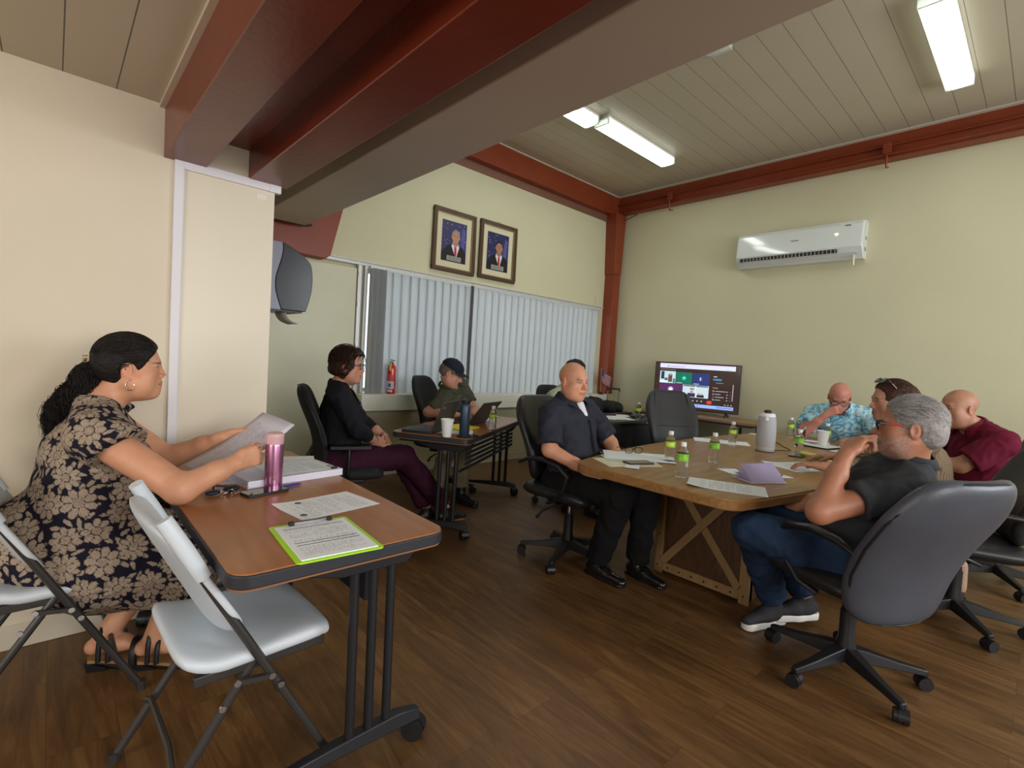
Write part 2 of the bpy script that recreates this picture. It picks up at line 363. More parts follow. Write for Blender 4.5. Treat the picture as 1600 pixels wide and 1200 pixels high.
# conduit with straps along the beam
b = MB(); b.tube([(6.27,4.6,3.61),(6.265,4.2,3.60),(6.27,3.6,3.625),(6.27,-3.0,3.70)], 0.009, 8)
b.tube([(6.1,4.68,3.47),(6.26,4.66,3.46),(6.30,4.55,3.50),(6.28,4.3,3.56)], 0.008, 8)
cd = thing('conduit', 'thin red conduit run strapped along the red beam above the air conditioner', 'conduit', (6.27,4.6,3.6))
o = b.build('pipe', RED2, cd); o.location = (-6.27,-4.6,-3.6)
for y in (3.78, 1.32, -0.6):
    b = MB(); b.box(6.25,6.29,y-0.035,y+0.035,3.66,3.76); o = b.build('junction_box', RED2, cd, bevel=0.003); o.location = (-6.27,-4.6,-3.6)
    b = MB(); b.tube([(6.27,y,3.67),(6.27,y,3.57),(6.30,y,3.53),(6.36,y,3.55)], 0.010, 8); o = b.build('hook', RED2, cd); o.location = (-6.27,-4.6,-3.6)
# corner column
b = MB()
up = [(6.145,3.50),(6.345,3.50),(6.345,3.49),(6.33,2.70),(6.19,2.70)]
b.box(6.20, 6.36, 4.58, 4.75, 0.885, 2.72)
b.add([(6.13,4.56,3.60),(6.38,4.56,3.60),(6.345,4.56,2.70),(6.185,4.56,2.70),(6.13,4.75,3.60),(6.38,4.75,3.60),(6.345,4.75,2.70),(6.185,4.75,2.70)],
      [(0,1,2,3),(7,6,5,4),(0,4,5,1),(1,5,6,2),(2,6,7,3),(3,7,4,0)])
struct('column', b, RED2, bevel=0.004)
b = MB(); b.box(6.13, 6.42, 4.60, 4.75, 0.0, 0.885); struct('wall_corner_pier', b, WALL)
# ledge under the blinds
LEDGE = mat('ledge_paint_white', (0.70,0.70,0.60), 0.4, bump=0.03, bscale=60)
b = MB(); b.box(2.20, 6.15, 4.50, 4.76, 0.72, 0.885); struct('window_sill', b, LEDGE, bevel=0.006)
# window: track, glass, mullion
wn = thing('window_1', '', 'window', (0,0,0)); del wn['label']; del wn['category']; wn['kind'] = 'structure'
b = MB(); b.box(2.30,6.02,4.84,4.86,0.885,2.145); b.build('pane', mat('window_glass_frosted', (0.80,0.86,0.88), 0.35, alpha=0.2), wn)
b = MB()
for x in (2.30, 3.60, 4.80, 5.98): b.box(x,x+0.04,4.82,4.88,0.885,2.145)
b.box(2.30,6.02,4.82,4.88,0.885,0.925); b.box(2.30,6.02,4.82,4.88,2.105,2.145)
b.build('window_frame', ALU, wn, bevel=0.002)
# aluminium head track runs above the door and blinds
b = MB(); b.box(1.30, 6.12, 4.690, 4.75, 2.150, 2.185); b.box(1.30, 6.12, 4.665, 4.70, 2.180, 2.19); struct('trim_9', b, mat('track_white', (0.62,0.62,0.60), 0.35, 0.2), bevel=0.002)
# closed door / panel at left of the window
b = MB(); b.box(1.20, 2.19, 4.705, 4.749, 0.0, 2.115); struct('door_1', b, mat('door_paint_cream', (0.62,0.60,0.44), 0.4, var=0.02), bevel=0.004)
b = MB(); b.box(2.195, 2.235, 4.69, 4.75, 0.0, 2.15); b.box(2.265,2.30,4.69,4.75,0.885,2.15); struct('trim_10', b, mat('track_white', (0.62,0.62,0.60), 0.35), bevel=0.003)
b = MB(); b.box(2.236, 2.265, 4.72, 4.75, 0.0, 2.15); struct('trim_11', b, mat('frame_tan', (0.42,0.38,0.30), 0.5))
for z in (0.95, 1.35, 1.75, 2.05):
    b = MB(); b.box(2.200,2.214,4.682,4.690,z,z+0.03); tag(b.build('hinge_screw_plate', ALU), 'small metal plate on the white door frame beside the blinds', 'hinge', 'plates on the door frame')

# vertical blinds: 2 sets; slats hang from the head track
BL = mat('blind_slat_vinyl', (0.70,0.73,0.74), 0.45); N, L, bs = nodes_of(BL)
tr = N.new('ShaderNodeBsdfTranslucent'); tr.inputs[0].default_value = (0.72,0.75,0.77,1); ms = N.new('ShaderNodeMixShader'); ms.inputs[0].default_value = 0.34
L.new(bs.outputs[0], ms.inputs[1]); L.new(tr.outputs[0], ms.inputs[2]); L.new(ms.outputs[0], N['Material Output'].inputs[0])
def slat_mb():
    b = MB(); n = 6; w = 0.127
    vs = []; z0, z1 = -1.255, -0.01
    for z in (z0, z1):
        for i in range(n+1):
            u = -1+2*i/n; vs.append((u*w/2, 0.017*(1-u*u), z))
        for i in range(n+1):
            u = 1-2*i/n; vs.append((u*w/2, 0.017*(1-u*u)+0.0012, z))
    k = 2*(n+1)
    fs = [(i,(i+1)%k,(i+1)%k+k,i+k) for i in range(k)]+[tuple(range(k-1,-1,-1)), tuple(range(k,2*k))]
    return b.add(vs, fs)
random.seed(4)
TRW = mat('track_white', (0.62,0.62,0.60),0.35)
bl1 = thing('vertical_blind', 'left set of grey vertical blinds, slats bunched at its left end, behind the extinguisher', 'blind', (2.95,4.67,0.89))
bl2 = thing('vertical_blind', 'long right set of closed vertical blinds under the two portraits', 'blind', (4.83,4.67,0.89))
b = MB(); b.box(-0.64,0.63,-0.01,0.03,1.245,1.270); b.build('headrail', TRW, bl1, bevel=0.002)
b = MB(); b.box(-1.23,1.23,-0.01,0.03,1.245,1.270); b.build('headrail', TRW, bl2, bevel=0.002)
sl = slat_mb().build('slat', BL, bl1, smooth=50); first = True
def slat(par, x, dy, a):
    global first
    c = sl if first else sl.copy()
    if not first: COL.objects.link(c)
    first = False; c.parent = par; c.location = (x-par.location.x, dy, 1.25); c.rotation_euler = (0,0,math.radians(a))
for x in (2.325,2.345,2.362,2.38,2.398,2.414,2.432,2.452,2.468): slat(bl1, x, -0.012+random.uniform(-.006,.006), 82+random.uniform(-5,5))
x = 2.525; i = 0
while x < 3.59: slat(bl1, x, 0.0, 12-3*min(1,i/8)+random.uniform(-2,2)); x += 0.104; i += 1
x = 3.655; i = 0
while x < 6.03: slat(bl2, x, 0.002, 4-3*min(1,i/10)+random.uniform(-2,2)); x += 0.108; i += 1
b = MB(); b.box(3.594,3.606,4.64,4.69,0.89,2.14); struct('trim_12', b, mat('mullion_dark', (0.10,0.10,0.10),0.4))

# fluorescent ceiling lamps
LAMP_E = 16.0
GLOW = mat('lamp_tube_glow', (1,1,1), 0.4, emis=(0.90,1.0,0.98), estr=7.0)
# ribbed acrylic diffuser, lit from within by its tubes: brightest under each tube
DIFF = mat('lamp_diffuser_lit', (0.85,0.95,0.90), 0.3, emis=(0.93,1.0,0.95), estr=1.0); N, L, bs = nodes_of(DIFF)
sp_ = N.new('ShaderNodeSeparateXYZ'); L.new(N['Texture Coordinate'].outputs['Object'], sp_.inputs[0])
ab = N.new('ShaderNodeMath'); ab.operation = 'ABSOLUTE'; L.new(sp_.outputs[1], ab.inputs[0])
sb = N.new('ShaderNodeMath'); sb.operation = 'SUBTRACT'; sb.inputs[1].default_value = 0.042; L.new(ab.outputs[0], sb.inputs[0])
a2 = N.new('ShaderNodeMath'); a2.operation = 'ABSOLUTE'; L.new(sb.outputs[0], a2.inputs[0])
mr_ = N.new('ShaderNodeMapRange'); mr_.inputs[1].default_value = 0.010; mr_.inputs[2].default_value = 0.046; mr_.inputs[3].default_value = LAMP_E; mr_.inputs[4].default_value = 0.9
L.new(a2.outputs[0], mr_.inputs[0]); L.new(mr_.outputs[0], bs.inputs['Emission Strength'])
LW = mat('lamp_white_metal', (0.75,0.75,0.70), 0.4)
def lamp(name, label, x0, x1, y, tubes=(-0.045,0.045), power=30, lit=True):
    L_ = x1-x0; t = thing(name, label, 'ceiling light', ((x0+x1)/2, y, 3.885), 0, 'fluorescent ceiling lamps')
    b = MB(); b.box(-L_/2,L_/2,-0.085,0.085,-0.035,0.0); b.build('housing', LW, t, bevel=0.004)
    for yy in tubes:
        b = MB(); b.tube([(-L_/2+0.04,yy,-0.058),(L_/2-0.04,yy,-0.058)], 0.017, 12); b.build('tube', GLOW if lit else mat('tube_off',(0.8,0.8,0.78),0.4), t)
    b = MB(); n = 10
    pr = [(-0.088,-0.03)]+[(-0.088+0.176*i/n, -0.092-0.008*math.sin(math.pi*i/n)) for i in range(n+1)]+[(0.088,-0.03)]
    pr2 = [(p[0]*0.97, p[1]+0.003) for p in pr][::-1]
    ring = pr+pr2; k = len(ring)
    b.add([(-L_/2+0.01,p[0],p[1]) for p in ring]+[(L_/2-0.01,p[0],p[1]) for p in ring], [(i,(i+1)%k,(i+1)%k+k,i+k) for i in range(k)]+[tuple(range(k-1,-1,-1)),tuple(range(k,2*k))])
    b.build('diffuser', DIFF if lit else mat('diffuser_off',(0.72,0.78,0.72),0.3), t)
    for e in (-1,1):
        b = MB(); b.box(e*L_/2-0.012,e*L_/2+0.012,-0.09,0.09,-0.098,0.0); b.build('end_cap', mat('lamp_endcap', (0.75,0.80,0.72), 0.3, trans=0.3), t, bevel=0.004)
    return t
lamp('fluorescent_lamp', 'long fluorescent ceiling lamp lit over the meeting table, nearest the window wall', 4.15, 5.47, 3.36, power=26)
lamp('fluorescent_lamp', 'lit end of a fluorescent lamp half hidden by the boxed beam', 2.78, 4.09, 3.44, power=20)
lamp('fluorescent_lamp', 'bright twin-tube fluorescent ceiling lamp at the top right of the photo', 4.18, 5.50, 0.70, power=26)
lamp('fluorescent_lamp', 'unlit fluorescent ceiling lamp whose corner just shows at the edge of the boxed beam', 2.46, 3.79, 1.94, tubes=(0,), lit=False)

# air conditioner
ac = thing('air_conditioner', 'white wall-mounted split air conditioner high on the cream wall', 'air conditioner', (6.42, 2.11, 2.62), 90)
ACW = mat('ac_white_gloss', (0.72,0.76,0.74), 0.12, coat=0.4)
prof = [(0.0,0.41),(0.10,0.41),(0.155,0.395),(0.178,0.36),(0.195,0.20),(0.198,0.115),(0.150,0.045),(0.10,0.0),(0.0,0.0)]
def xprof(b, prof, x0, x1, m=None):   # profile in (y,z) extruded along x
    k = len(prof); b.add([(x0,p[0],p[1]) for p in prof]+[(x1,p[0],p[1]) for p in prof], [(i,(i+1)%k,(i+1)%k+k,i+k) for i in range(k)]+[tuple(range(k-1,-1,-1)),tuple(range(k,2*k))], m)
b = MB(); xprof(b, prof, -0.66, 0.66); b.build('body', ACW, ac, bevel=0.008, smooth=25)
fp = [(0.105,0.414),(0.158,0.399),(0.182,0.362),(0.200,0.20),(0.203,0.118),(0.196,0.118),(0.19,0.2),(0.17,0.35),(0.15,0.385),(0.105,0.405)]
b = MB(); xprof(b, fp, -0.645, 0.645); b.build('front_panel', ACW, ac, bevel=0.002, smooth=25)
b = MB(); b.box(-0.43,0.60,0.100,0.200,0.050,0.104); o = b.build('air_outlet', BLACK, ac); 
b = MB()
for i in range(26): x=-0.42+i*0.039; b.box(x,x+0.010,0.12,0.204,0.050,0.100)
b.build('outlet_fins', mat('ac_fin_grey',(0.30,0.28,0.24),0.4), ac)
b = MB(); b.add([(-0.62,0.200,0.062),(0.60,0.200,0.062),(0.60,0.206,0.056),(-0.62,0.206,0.056),(-0.62,0.165,0.034),(0.60,0.165,0.034),(0.60,0.171,0.030),(-0.62,0.171,0.030)],[(0,1,2,3),(4,7,6,5),(0,4,5,1),(3,2,6,7),(1,5,6,2),(0,3,7,4)]); b.build('swing_flap', ACW, ac)
b = MB(); b.box(-0.04,0.04,0.1985,0.2045,0.245,0.253); b.box(-0.54,-0.49,0.180,0.1925,0.345,0.355); b.build('logo_mark', mat('logo_grey',(0.12,0.13,0.14),0.4), ac)
b = MB(); b.tube([(-0.43,0.199,0.27),(-0.415,0.1995,0.255),(-0.40,0.199,0.27)], 0.006, 6); b.sphere(0.009, 10, None, T(-0.415,0.197,0.268)); b.build('display_light', mat('ac_display',(1,1,0.8),0.4,emis=(1,0.97,0.75),estr=1.2), ac)
b = MB(); b.cyl(0.012, -0.075, 0.045, 10, None, T(-0.58,0.145,0)); b.build('drain_stub', mat('pvc_ivory',(0.72,0.68,0.48),0.4), ac)
b = MB(); b.box(-0.664,-0.655,0.06,0.09,0.08,0.12); b.box(-0.664,-0.655,0.05,0.10,0.20,0.21); b.box(-0.664,-0.655,0.05,0.10,0.22,0.23); b.build('side_latch', mat('latch_grey',(0.2,0.2,0.2),0.4), ac)

# portraits in frames
def portrait(label, x, y, z, hair, jacket, bgc, face, grey):
    t = thing('framed_portrait', label, 'framed picture', (x, y, z), 0, 'framed portraits above the blinds')
    W, H = 0.59, 0.70
    FR = mat('frame_bronze_wood', (0.085,0.052,0.030), 0.35, 0.3, bump=0.2, bscale=80); MT = mat('mat_board_cream', (0.66,0.60,0.42), 0.7); GD = mat('frame_inner_gold', (0.28,0.20,0.09), 0.4, 0.4)
    b = MB()
    for (w,h,d,q) in ((0.50,0.61,0.030,0.045),):
        pass
    def ring(b, w, h, t_, y0, y1):
        b.box(-w/2,w/2,y0,y1,h/2-t_,h/2); b.box(-w/2,w/2,y0,y1,-h/2,-h/2+t_); b.box(-w/2,-w/2+t_,y0,y1,-h/2+t_,h/2-t_); b.box(w/2-t_,w/2,y0,y1,-h/2+t_,h/2-t_)
    b = MB(); ring(b, W, H, 0.042, -0.035, 0.0); b.build('frame', FR, t, bevel=0.006)
    b = MB(); ring(b, W-0.080, H-0.080, 0.014, -0.026, 0.0); b.build('inner_frame', GD, t, bevel=0.002)
    b = MB(); b.box(-W/2+0.03,W/2-0.03,-0.010,0.0,-H/2+0.03,H/2-0.03); b.build('mat_board', MT, t)
    pw, ph = 0.345, 0.455; ph_ = thing('photograph','', '', (0,0,0)); del ph_['label']; del ph_['category']; bpy.data.objects.remove(ph_)
    # the printed photograph: flat shapes standing a hair proud of each other
    b = MB(); y0 = -0.011
    def flat(pts, m, lv): 
        n = len(pts); b.add([(p[0], y0-0.0004*lv, p[1]) for p in pts], [tuple(range(n))], m)
    def ell(cx, cz, rx, rz, m, lv, n=24, a0=0, a1=360): flat([(cx+rx*math.cos(math.radians(a0+(a1-a0)*i/n)), cz+rz*math.sin(math.radians(a0+(a1-a0)*i/n))) for i in range(n)], m, lv)
    P_ = lambda nm, c: mat('print_'+nm, c, 0.3)
    flat([(-pw/2,-ph/2),(pw/2,-ph/2),(pw/2,ph/2),(-pw/2,ph/2)], P_('bg'+hair, bgc), 0)
    rn = random.Random(len(label))
    for k in range(34):
        cx = rn.uniform(-pw/2+0.012, pw/2-0.012); cz = rn.uniform(-0.08, ph/2-0.015); rr_ = rn.uniform(0.004,0.010)
        flat([(cx+rr_*(1 if i%2 else 0.45)*math.cos(i*math.pi/5), cz+rr_*(1 if i%2 else 0.45)*math.sin(i*math.pi/5)) for i in range(10)], P_('star',(0.42,0.44,0.55)), 1)
    flat([(pw/2-0.10,-0.10),(pw/2-0.03,-0.10),(pw/2-0.015,0.16),(pw/2-0.06,0.18)], P_('drape', (0.10,0.10,0.34)), 1)
    jx = 0.02
    flat([(-pw/2,-ph/2),(pw/2,-ph/2),(pw/2,-0.115),(jx+0.11,-0.055),(jx+0.045,-0.02),(jx-0.045,-0.02),(jx-0.11,-0.055),(-pw/2+0.02,-0.11),(-pw/2,-0.15)], P_('jacket', jacket), 2)
    flat([(jx-0.042,-0.015),(jx+0.042,-0.015),(jx+0.055,-0.05),(jx+0.012,-0.19),(jx-0.055,-0.05)], P_('shirt', (0.72,0.74,0.80)), 3)
    flat([(jx-0.014,-0.052),(jx+0.014,-0.052),(jx+0.020,-0.13),(jx+0.004,-0.19),(jx-0.016,-0.13)], P_('tie', (0.55,0.03,0.05)), 4)
    flat([(jx-0.034,0.02),(jx+0.034,0.02),(jx+0.04,-0.03),(jx,-0.052),(jx-0.04,-0.03)], P_('neck'+hair, tuple(c*0.8 for c in face)), 4)
    ell(jx, 0.058, 0.052, 0.070, P_('face'+hair, face), 5)
    ell(jx-0.052, 0.05, 0.008, 0.016, P_('face'+hair, face), 4); ell(jx+0.052, 0.05, 0.008, 0.016, P_('face'+hair, face), 4)
    hc = (0.25,0.25,0.27) if grey else (0.015,0.013,0.014)
    hp = [(jx+0.058*math.cos(math.radians(a)), 0.072+0.068*math.sin(math.radians(a))) for a in range(0,181,12)] + [(jx+0.046*math.cos(math.radians(a)), 0.074+0.040*math.sin(math.radians(a))) for a in range(180,-1,-20)]
    flat(hp, P_('hair'+hair, hc), 6)
    for s in (-1,1):
        ell(jx+s*0.020, 0.062, 0.009, 0.0035, P_('eyed', (0.05,0.03,0.03)), 7); flat([(jx+s*0.010,0.074),(jx+s*0.033,0.076),(jx+s*0.033,0.080),(jx+s*0.010,0.079)], P_('browd', (0.08,0.06,0.06)), 7)
    flat([(jx-0.010,0.036),(jx+0.010,0.036),(jx+0.004,0.058),(jx-0.004,0.058)], P_('nose'+hair, tuple(c*0.8 for c in face)), 6)
    flat([(jx-0.020,0.017),(jx,0.011),(jx+0.020,0.017),(jx,0.022)], P_('mouth', (0.42,0.16,0.13)), 6)
    flat([(-0.095,-ph/2+0.012),(0.105,-ph/2+0.012),(0.105,-ph/2+0.066),(-0.095,-ph/2+0.066)], P_('plate', (0.34,0.34,0.30)), 7)
    for zz in (0.024,0.038,0.052): flat([(-0.08,-ph/2+zz),(0.09,-ph/2+zz),(0.09,-ph/2+zz+0.004),(-0.08,-ph/2+zz+0.004)], P_('plateline', (0.08,0.08,0.08)), 8)
    b.build('photograph', None, t, smooth=0, weld=False)
    b = MB(); b.tube([(-0.012,-0.012,H/2),(-0.012,-0.012,H/2+0.02),(0.012,-0.012,H/2+0.02),(0.012,-0.012,H/2)], 0.003, 6); b.build('hanger', ALU, t)
    return t
portrait('left framed portrait, a grey-haired man in a dark suit and red tie', 3.352, 4.748, 2.612, 'a', (0.012,0.012,0.016), (0.045,0.045,0.12), (0.52,0.27,0.17), True)
portrait('right framed portrait, a black-haired younger man in a dark suit and red tie', 4.012, 4.748, 2.622, 'b', (0.012,0.012,0.014), (0.025,0.03,0.10), (0.42,0.20,0.12), False)

# paper towel dispenser on the end face of the partition
dp = thing('paper_towel_dispenser', 'grey and smoked-black paper towel dispenser on the end of the partition', 'towel dispenser', (0.83, 2.98, 1.50))
SM = mat('smoked_plastic', (0.022,0.023,0.027), 0.22, spec=0.35); GB = mat('dispenser_grey', (0.20,0.21,0.27), 0.25)
def sprof(b, prof, y0, y1, m=None):  # profile in (x,z) extruded along y
    k = len(prof); b.add([(p[0],y0,p[1]) for p in prof]+[(p[0],y1,p[1]) for p in prof], [(i,(i+1)%k,(i+1)%k+k,i+k) for i in range(k)]+[tuple(range(k-1,-1,-1)),tuple(range(k,2*k))], m)
cur = []
for i in range(25):
    v = i/24; cur.append((0.050+0.020*math.sin(v*2*math.pi*0.9+2.6)+0.012*(1-v), 0.36*v))
b = MB(); sprof(b, [(0,0.0)]+cur+[(0,0.36)], -0.13, 0.13); b.build('back_case', GB, dp, smooth=40)
out = []
for i in range(25):
    v = i/24; out.append((0.205+0.032*math.sin(math.pi*min(1,v/0.95)) - max(0,(v-0.70)/0.30)**2*0.130 , 0.36*v))
b = MB(); sprof(b, [(p[0]+0.001,p[1]) for p in cur]+out[::-1], -0.132, 0.132); b.build('front_cover', SM, dp, bevel=0.006, smooth=40)
b = MB(); b.box(0.0,0.19,-0.12,0.12,-0.008,0.0); b.box(0.01,0.05,-0.11,-0.09,-0.02,0.0); b.build('base_plate', BLACK, dp)
b = MB(); pts=[]; n=10
for j in (0,1):
    for i in range(n+1):
        v=i/n; pts.append((0.11+0.02*v+0.055*v**3, -0.09+0.18*j, -0.005-0.075*v+0.012*v**3))
b.add(pts,[(i,i+1,n+2+i,n+1+i) for i in range(n)]); o=b.build('paper_strip', mat('towel_paper',(0.42,0.42,0.40),0.8), dp); sd=o.modifiers.new('s','SOLIDIFY'); sd.thickness=0.0008
# ------------------------------------------------------------------ furniture
LEA = mat('black_bonded_leather', (0.014,0.014,0.016), 0.42, bump=0.12, bscale=220, coat=0.1)
LEAG = mat('charcoal_leather', (0.058,0.064,0.082), 0.40, bump=0.10, bscale=160, var=0.10, vscale=5)
MESHF = mat('black_chair_fabric', (0.011,0.011,0.013), 0.8)
CHROME = mat('chrome', (0.6,0.6,0.62), 0.18, 1.0)
PLW = mat('white_blow_moulded_plastic', (0.60,0.66,0.72), 0.42, bump=0.03, bscale=300)
TUBE = mat('folding_chair_tube_grey', (0.042,0.038,0.036), 0.34, 0.15)
TOPL = wood_mat('desk_laminate_cherry', (0.40,0.158,0.050), (0.32,0.118,0.034), 0.33, 3.0, 'x', 2.0, coat=0.1)
EDGE = mat('edge_band_black', (0.026,0.028,0.036), 0.45, bump=0.05)
OAK = wood_mat('table_laminate_oak', (0.37,0.205,0.066), (0.24,0.118,0.034), 0.34, 2.4, 'x', 3.4, coat=0.05)
OAKE = wood_mat('table_edge_oak', (0.31,0.160,0.058), (0.22,0.105,0.034), 0.35, 3.0, 'x', 2.0)
PINE = wood_mat('brace_timber', (0.30,0.185,0.080), (0.24,0.14,0.055), 0.5, 6.0, 'z', 2.0)
PLKB = wood_mat('base_board_brown', (0.105,0.048,0.020), (0.055,0.024,0.010), 0.45, 7.0, 'z', 2.5)

def caster_mb(r=0.028, w=0.05):
    b = MB()
    for s in (-1,1):
        b.cyl(r, 0.008, w/2, 16, None, T(0,0,r) @ R(90*s,'X'))
    b.lathe([(0.008,0.0),(0.008,0.02)], 8, None, T(0,0,r*1.7))
    pts = [(r*1.08*math.cos(math.radians(a)), r+r*1.08*math.sin(math.radians(a))) for a in range(-10,200,15)]
    k = len(pts); q = pts+[(p[0]*0.8, (p[1]-r)*0.8+r) for p in pts[::-1]]
    b.add([(p[0],-0.012,p[1]) for p in q]+[(p[0],0.012,p[1]) for p in q], [(i,(i+1)%(2*k),(i+1)%(2*k)+2*k,i+2*k) for i in range(2*k)])
    return b

def office_chair(name, label, loc, rz, mesh=None, seat_h=0.47, back_h=0.60, back_w=0.50, tilt=14, arm='loop', base_rz=0, seat_r=0, lumbar=False, bev=0.12, backm=None, thick=0.10, lever=True, group=None, flare=0.0, bz=0.035, off=0.0, ay=0.285, so=0.0):
    m = mesh or LEA; backm = backm or m
    t = thing(name, label, 'office chair', loc, rz, group)
    for k in range(5):
        a = base_rz+72*k
        b = MB(); n = 8; vs = []; 
        secs = [(0.02,0.034,0.075,0.135),(0.08,0.030,0.072,0.125),(0.20,0.023,0.068,0.100),(0.30,0.019,0.062,0.086),(0.315,0.014,0.062,0.082)]
        for x,w_,z0,z1 in secs: vs += [(x,-w_,z0),(x,w_,z0),(x,w_*0.75,z1),(x,-w_*0.75,z1)]
        fs = [(4*i+j,4*i+(j+1)%4,4*i+4+(j+1)%4,4*i+4+j) for i in range(len(secs)-1) for j in range(4)]+[(3,2,1,0),tuple(4*(len(secs)-1)+j for j in range(4))]
        b.add(vs, fs, None, R(a,'Z')); leg = b.build('base_leg', BLACK, t, bevel=0.004)
        c = caster_mb(); c.build('caster', BLACK, leg, loc=(0.305*math.cos(math.radians(a)),0.305*math.sin(math.radians(a)),0.0), rot=(0,0,math.radians(a+70+37*k)))
    b = MB(); b.lathe([(0.040,0.07),(0.042,0.13),(0.032,0.17),(0.031,0.29),(0.026,0.295),(0.026,0.31)], 20); b.build('column_cover', BLACK, t)
    b = MB(); b.cyl(0.014, 0.30, seat_h-0.06, 14); b.build('gas_lift', CHROME if not flare else BLACK, t)
    b = MB(); b.box(-0.13,0.13,-0.09,0.09,seat_h-0.095,seat_h-0.055); b.build('seat_plate', BLACK, t, bevel=0.01)
    if lever:
        b = MB(); b.tube([(0.02,-0.05,seat_h-0.08),(0.0,-0.20,seat_h-0.085),(-0.03,-0.27,seat_h-0.11),(-0.035,-0.31,seat_h-0.14)],[0.005,0.005,0.008,0.012],8); b.build('lever', BLACK, t)
    def sd(x,y,z): return (y+so, x, z + seat_h - 0.03*max(0,(abs(x)/0.25))**2*0 - 0.03*max(0,(y-0.15)/0.1)**2*0.35)
    b = MB(); b.pillow(0.50,0.50,0.095,None,None,sd,18,0.16); b.build('seat', m, t, smooth=60)
    ca, sa = math.cos(math.radians(tilt)), math.sin(math.radians(tilt))
    def bd(x,y,z):
        v = (y+back_h/2)/back_h
        wsc = 0.90+0.14*math.sin(v*math.pi*0.8)-0.16*max(0,v-0.72)/0.28
        X = x*wsc; wrap = bev*(abs(x)/(back_w/2))**2.2*0.5
        cur = 0.045*math.cos((v-0.25)*math.pi*1.3)
        d = z + wrap + cur
        h = y+back_h/2
        return (-0.235 + off + d*ca - h*sa, X, seat_h+bz + h*ca + d*sa)
    b = MB(); b.pillow(back_w,back_h,thick,None,None,bd,22,0.22,e=7); bk = b.build('backrest', backm, t, smooth=60)
    # seam lines as thin welts across the front of the back
    if lumbar:
        b = MB()
        for v in (0.42,):
            b.tube([bd(x*back_w*0.40, (v-0.5)*back_h+0.0*x, thick*0.47) for x in (-0.8,-0.4,0,0.4,0.8)], 0.0045, 6)
        for s in (-1,1):
            b.tube([bd(s*back_w*0.33*(1+0.22*abs(q-0.42)), (q-0.5)*back_h, thick*0.44) for q in (0.06,0.2,0.42,0.7,0.93)], 0.004, 6)
        b.build('seam', BLACK, bk)
    b = MB(); pts=[]
    for i in range(40):
        a = 2*math.pi*i/40; u = math.copysign(abs(math.cos(a))**0.45,math.cos(a)); v = math.copysign(abs(math.sin(a))**0.45,math.sin(a))
        pts.append(bd(u*back_w/2*0.985*math.sqrt(1-0.22*v**6), v*back_h/2*0.985*math.sqrt(1-0.22*u**6), -0.014))
    b.tube(pts, 0.006, 6, closed=True); b.build('piping', BLACK, bk)
    for s in (-1,1):
        b = MB()
        if arm == 'loop':
            y = s*ay
            b.tube([(-0.24,y*0.93,seat_h+0.17),(-0.14,y,seat_h+0.215),(-0.02,y*1.02,seat_h+0.225),(0.10,y*1.02,seat_h+0.20),(0.165,y,seat_h+0.145)],[0.018,0.026,0.028,0.026,0.018],10,flat=0.6)
            b.tube([(0.16,y,seat_h+0.15),(0.13,y*0.98,seat_h+0.06),(0.05,y*0.92,seat_h-0.03),(-0.02,y*0.8,seat_h-0.06)],0.016,8,flat=0.7)
        elif arm == 'T':
            y = s*0.29
            b.box(-0.12,0.14,y-0.04,y+0.04,seat_h+0.19,seat_h+0.215)
            b.tube([(0.0,y,seat_h+0.19),(0.0,y,seat_h+0.02),(0.0,y*0.75,seat_h-0.05)],0.022,8,flat=0.6)
        else: continue
        b.build('armrest', BLACK, t, bevel=0.004)
    b = MB(); b.tube([(-0.10,0,seat_h-0.07),(-0.26+so,0,seat_h-0.05),(-0.30+so*1.6,0,seat_h-0.03 if so else seat_h+0.02),bd(0,-back_h*(0.42 if so else 0.25),thick*(0.2 if so else -0.35))],0.03,8,flat=0.35); b.build('back_bracket', BLACK, t)
    return t

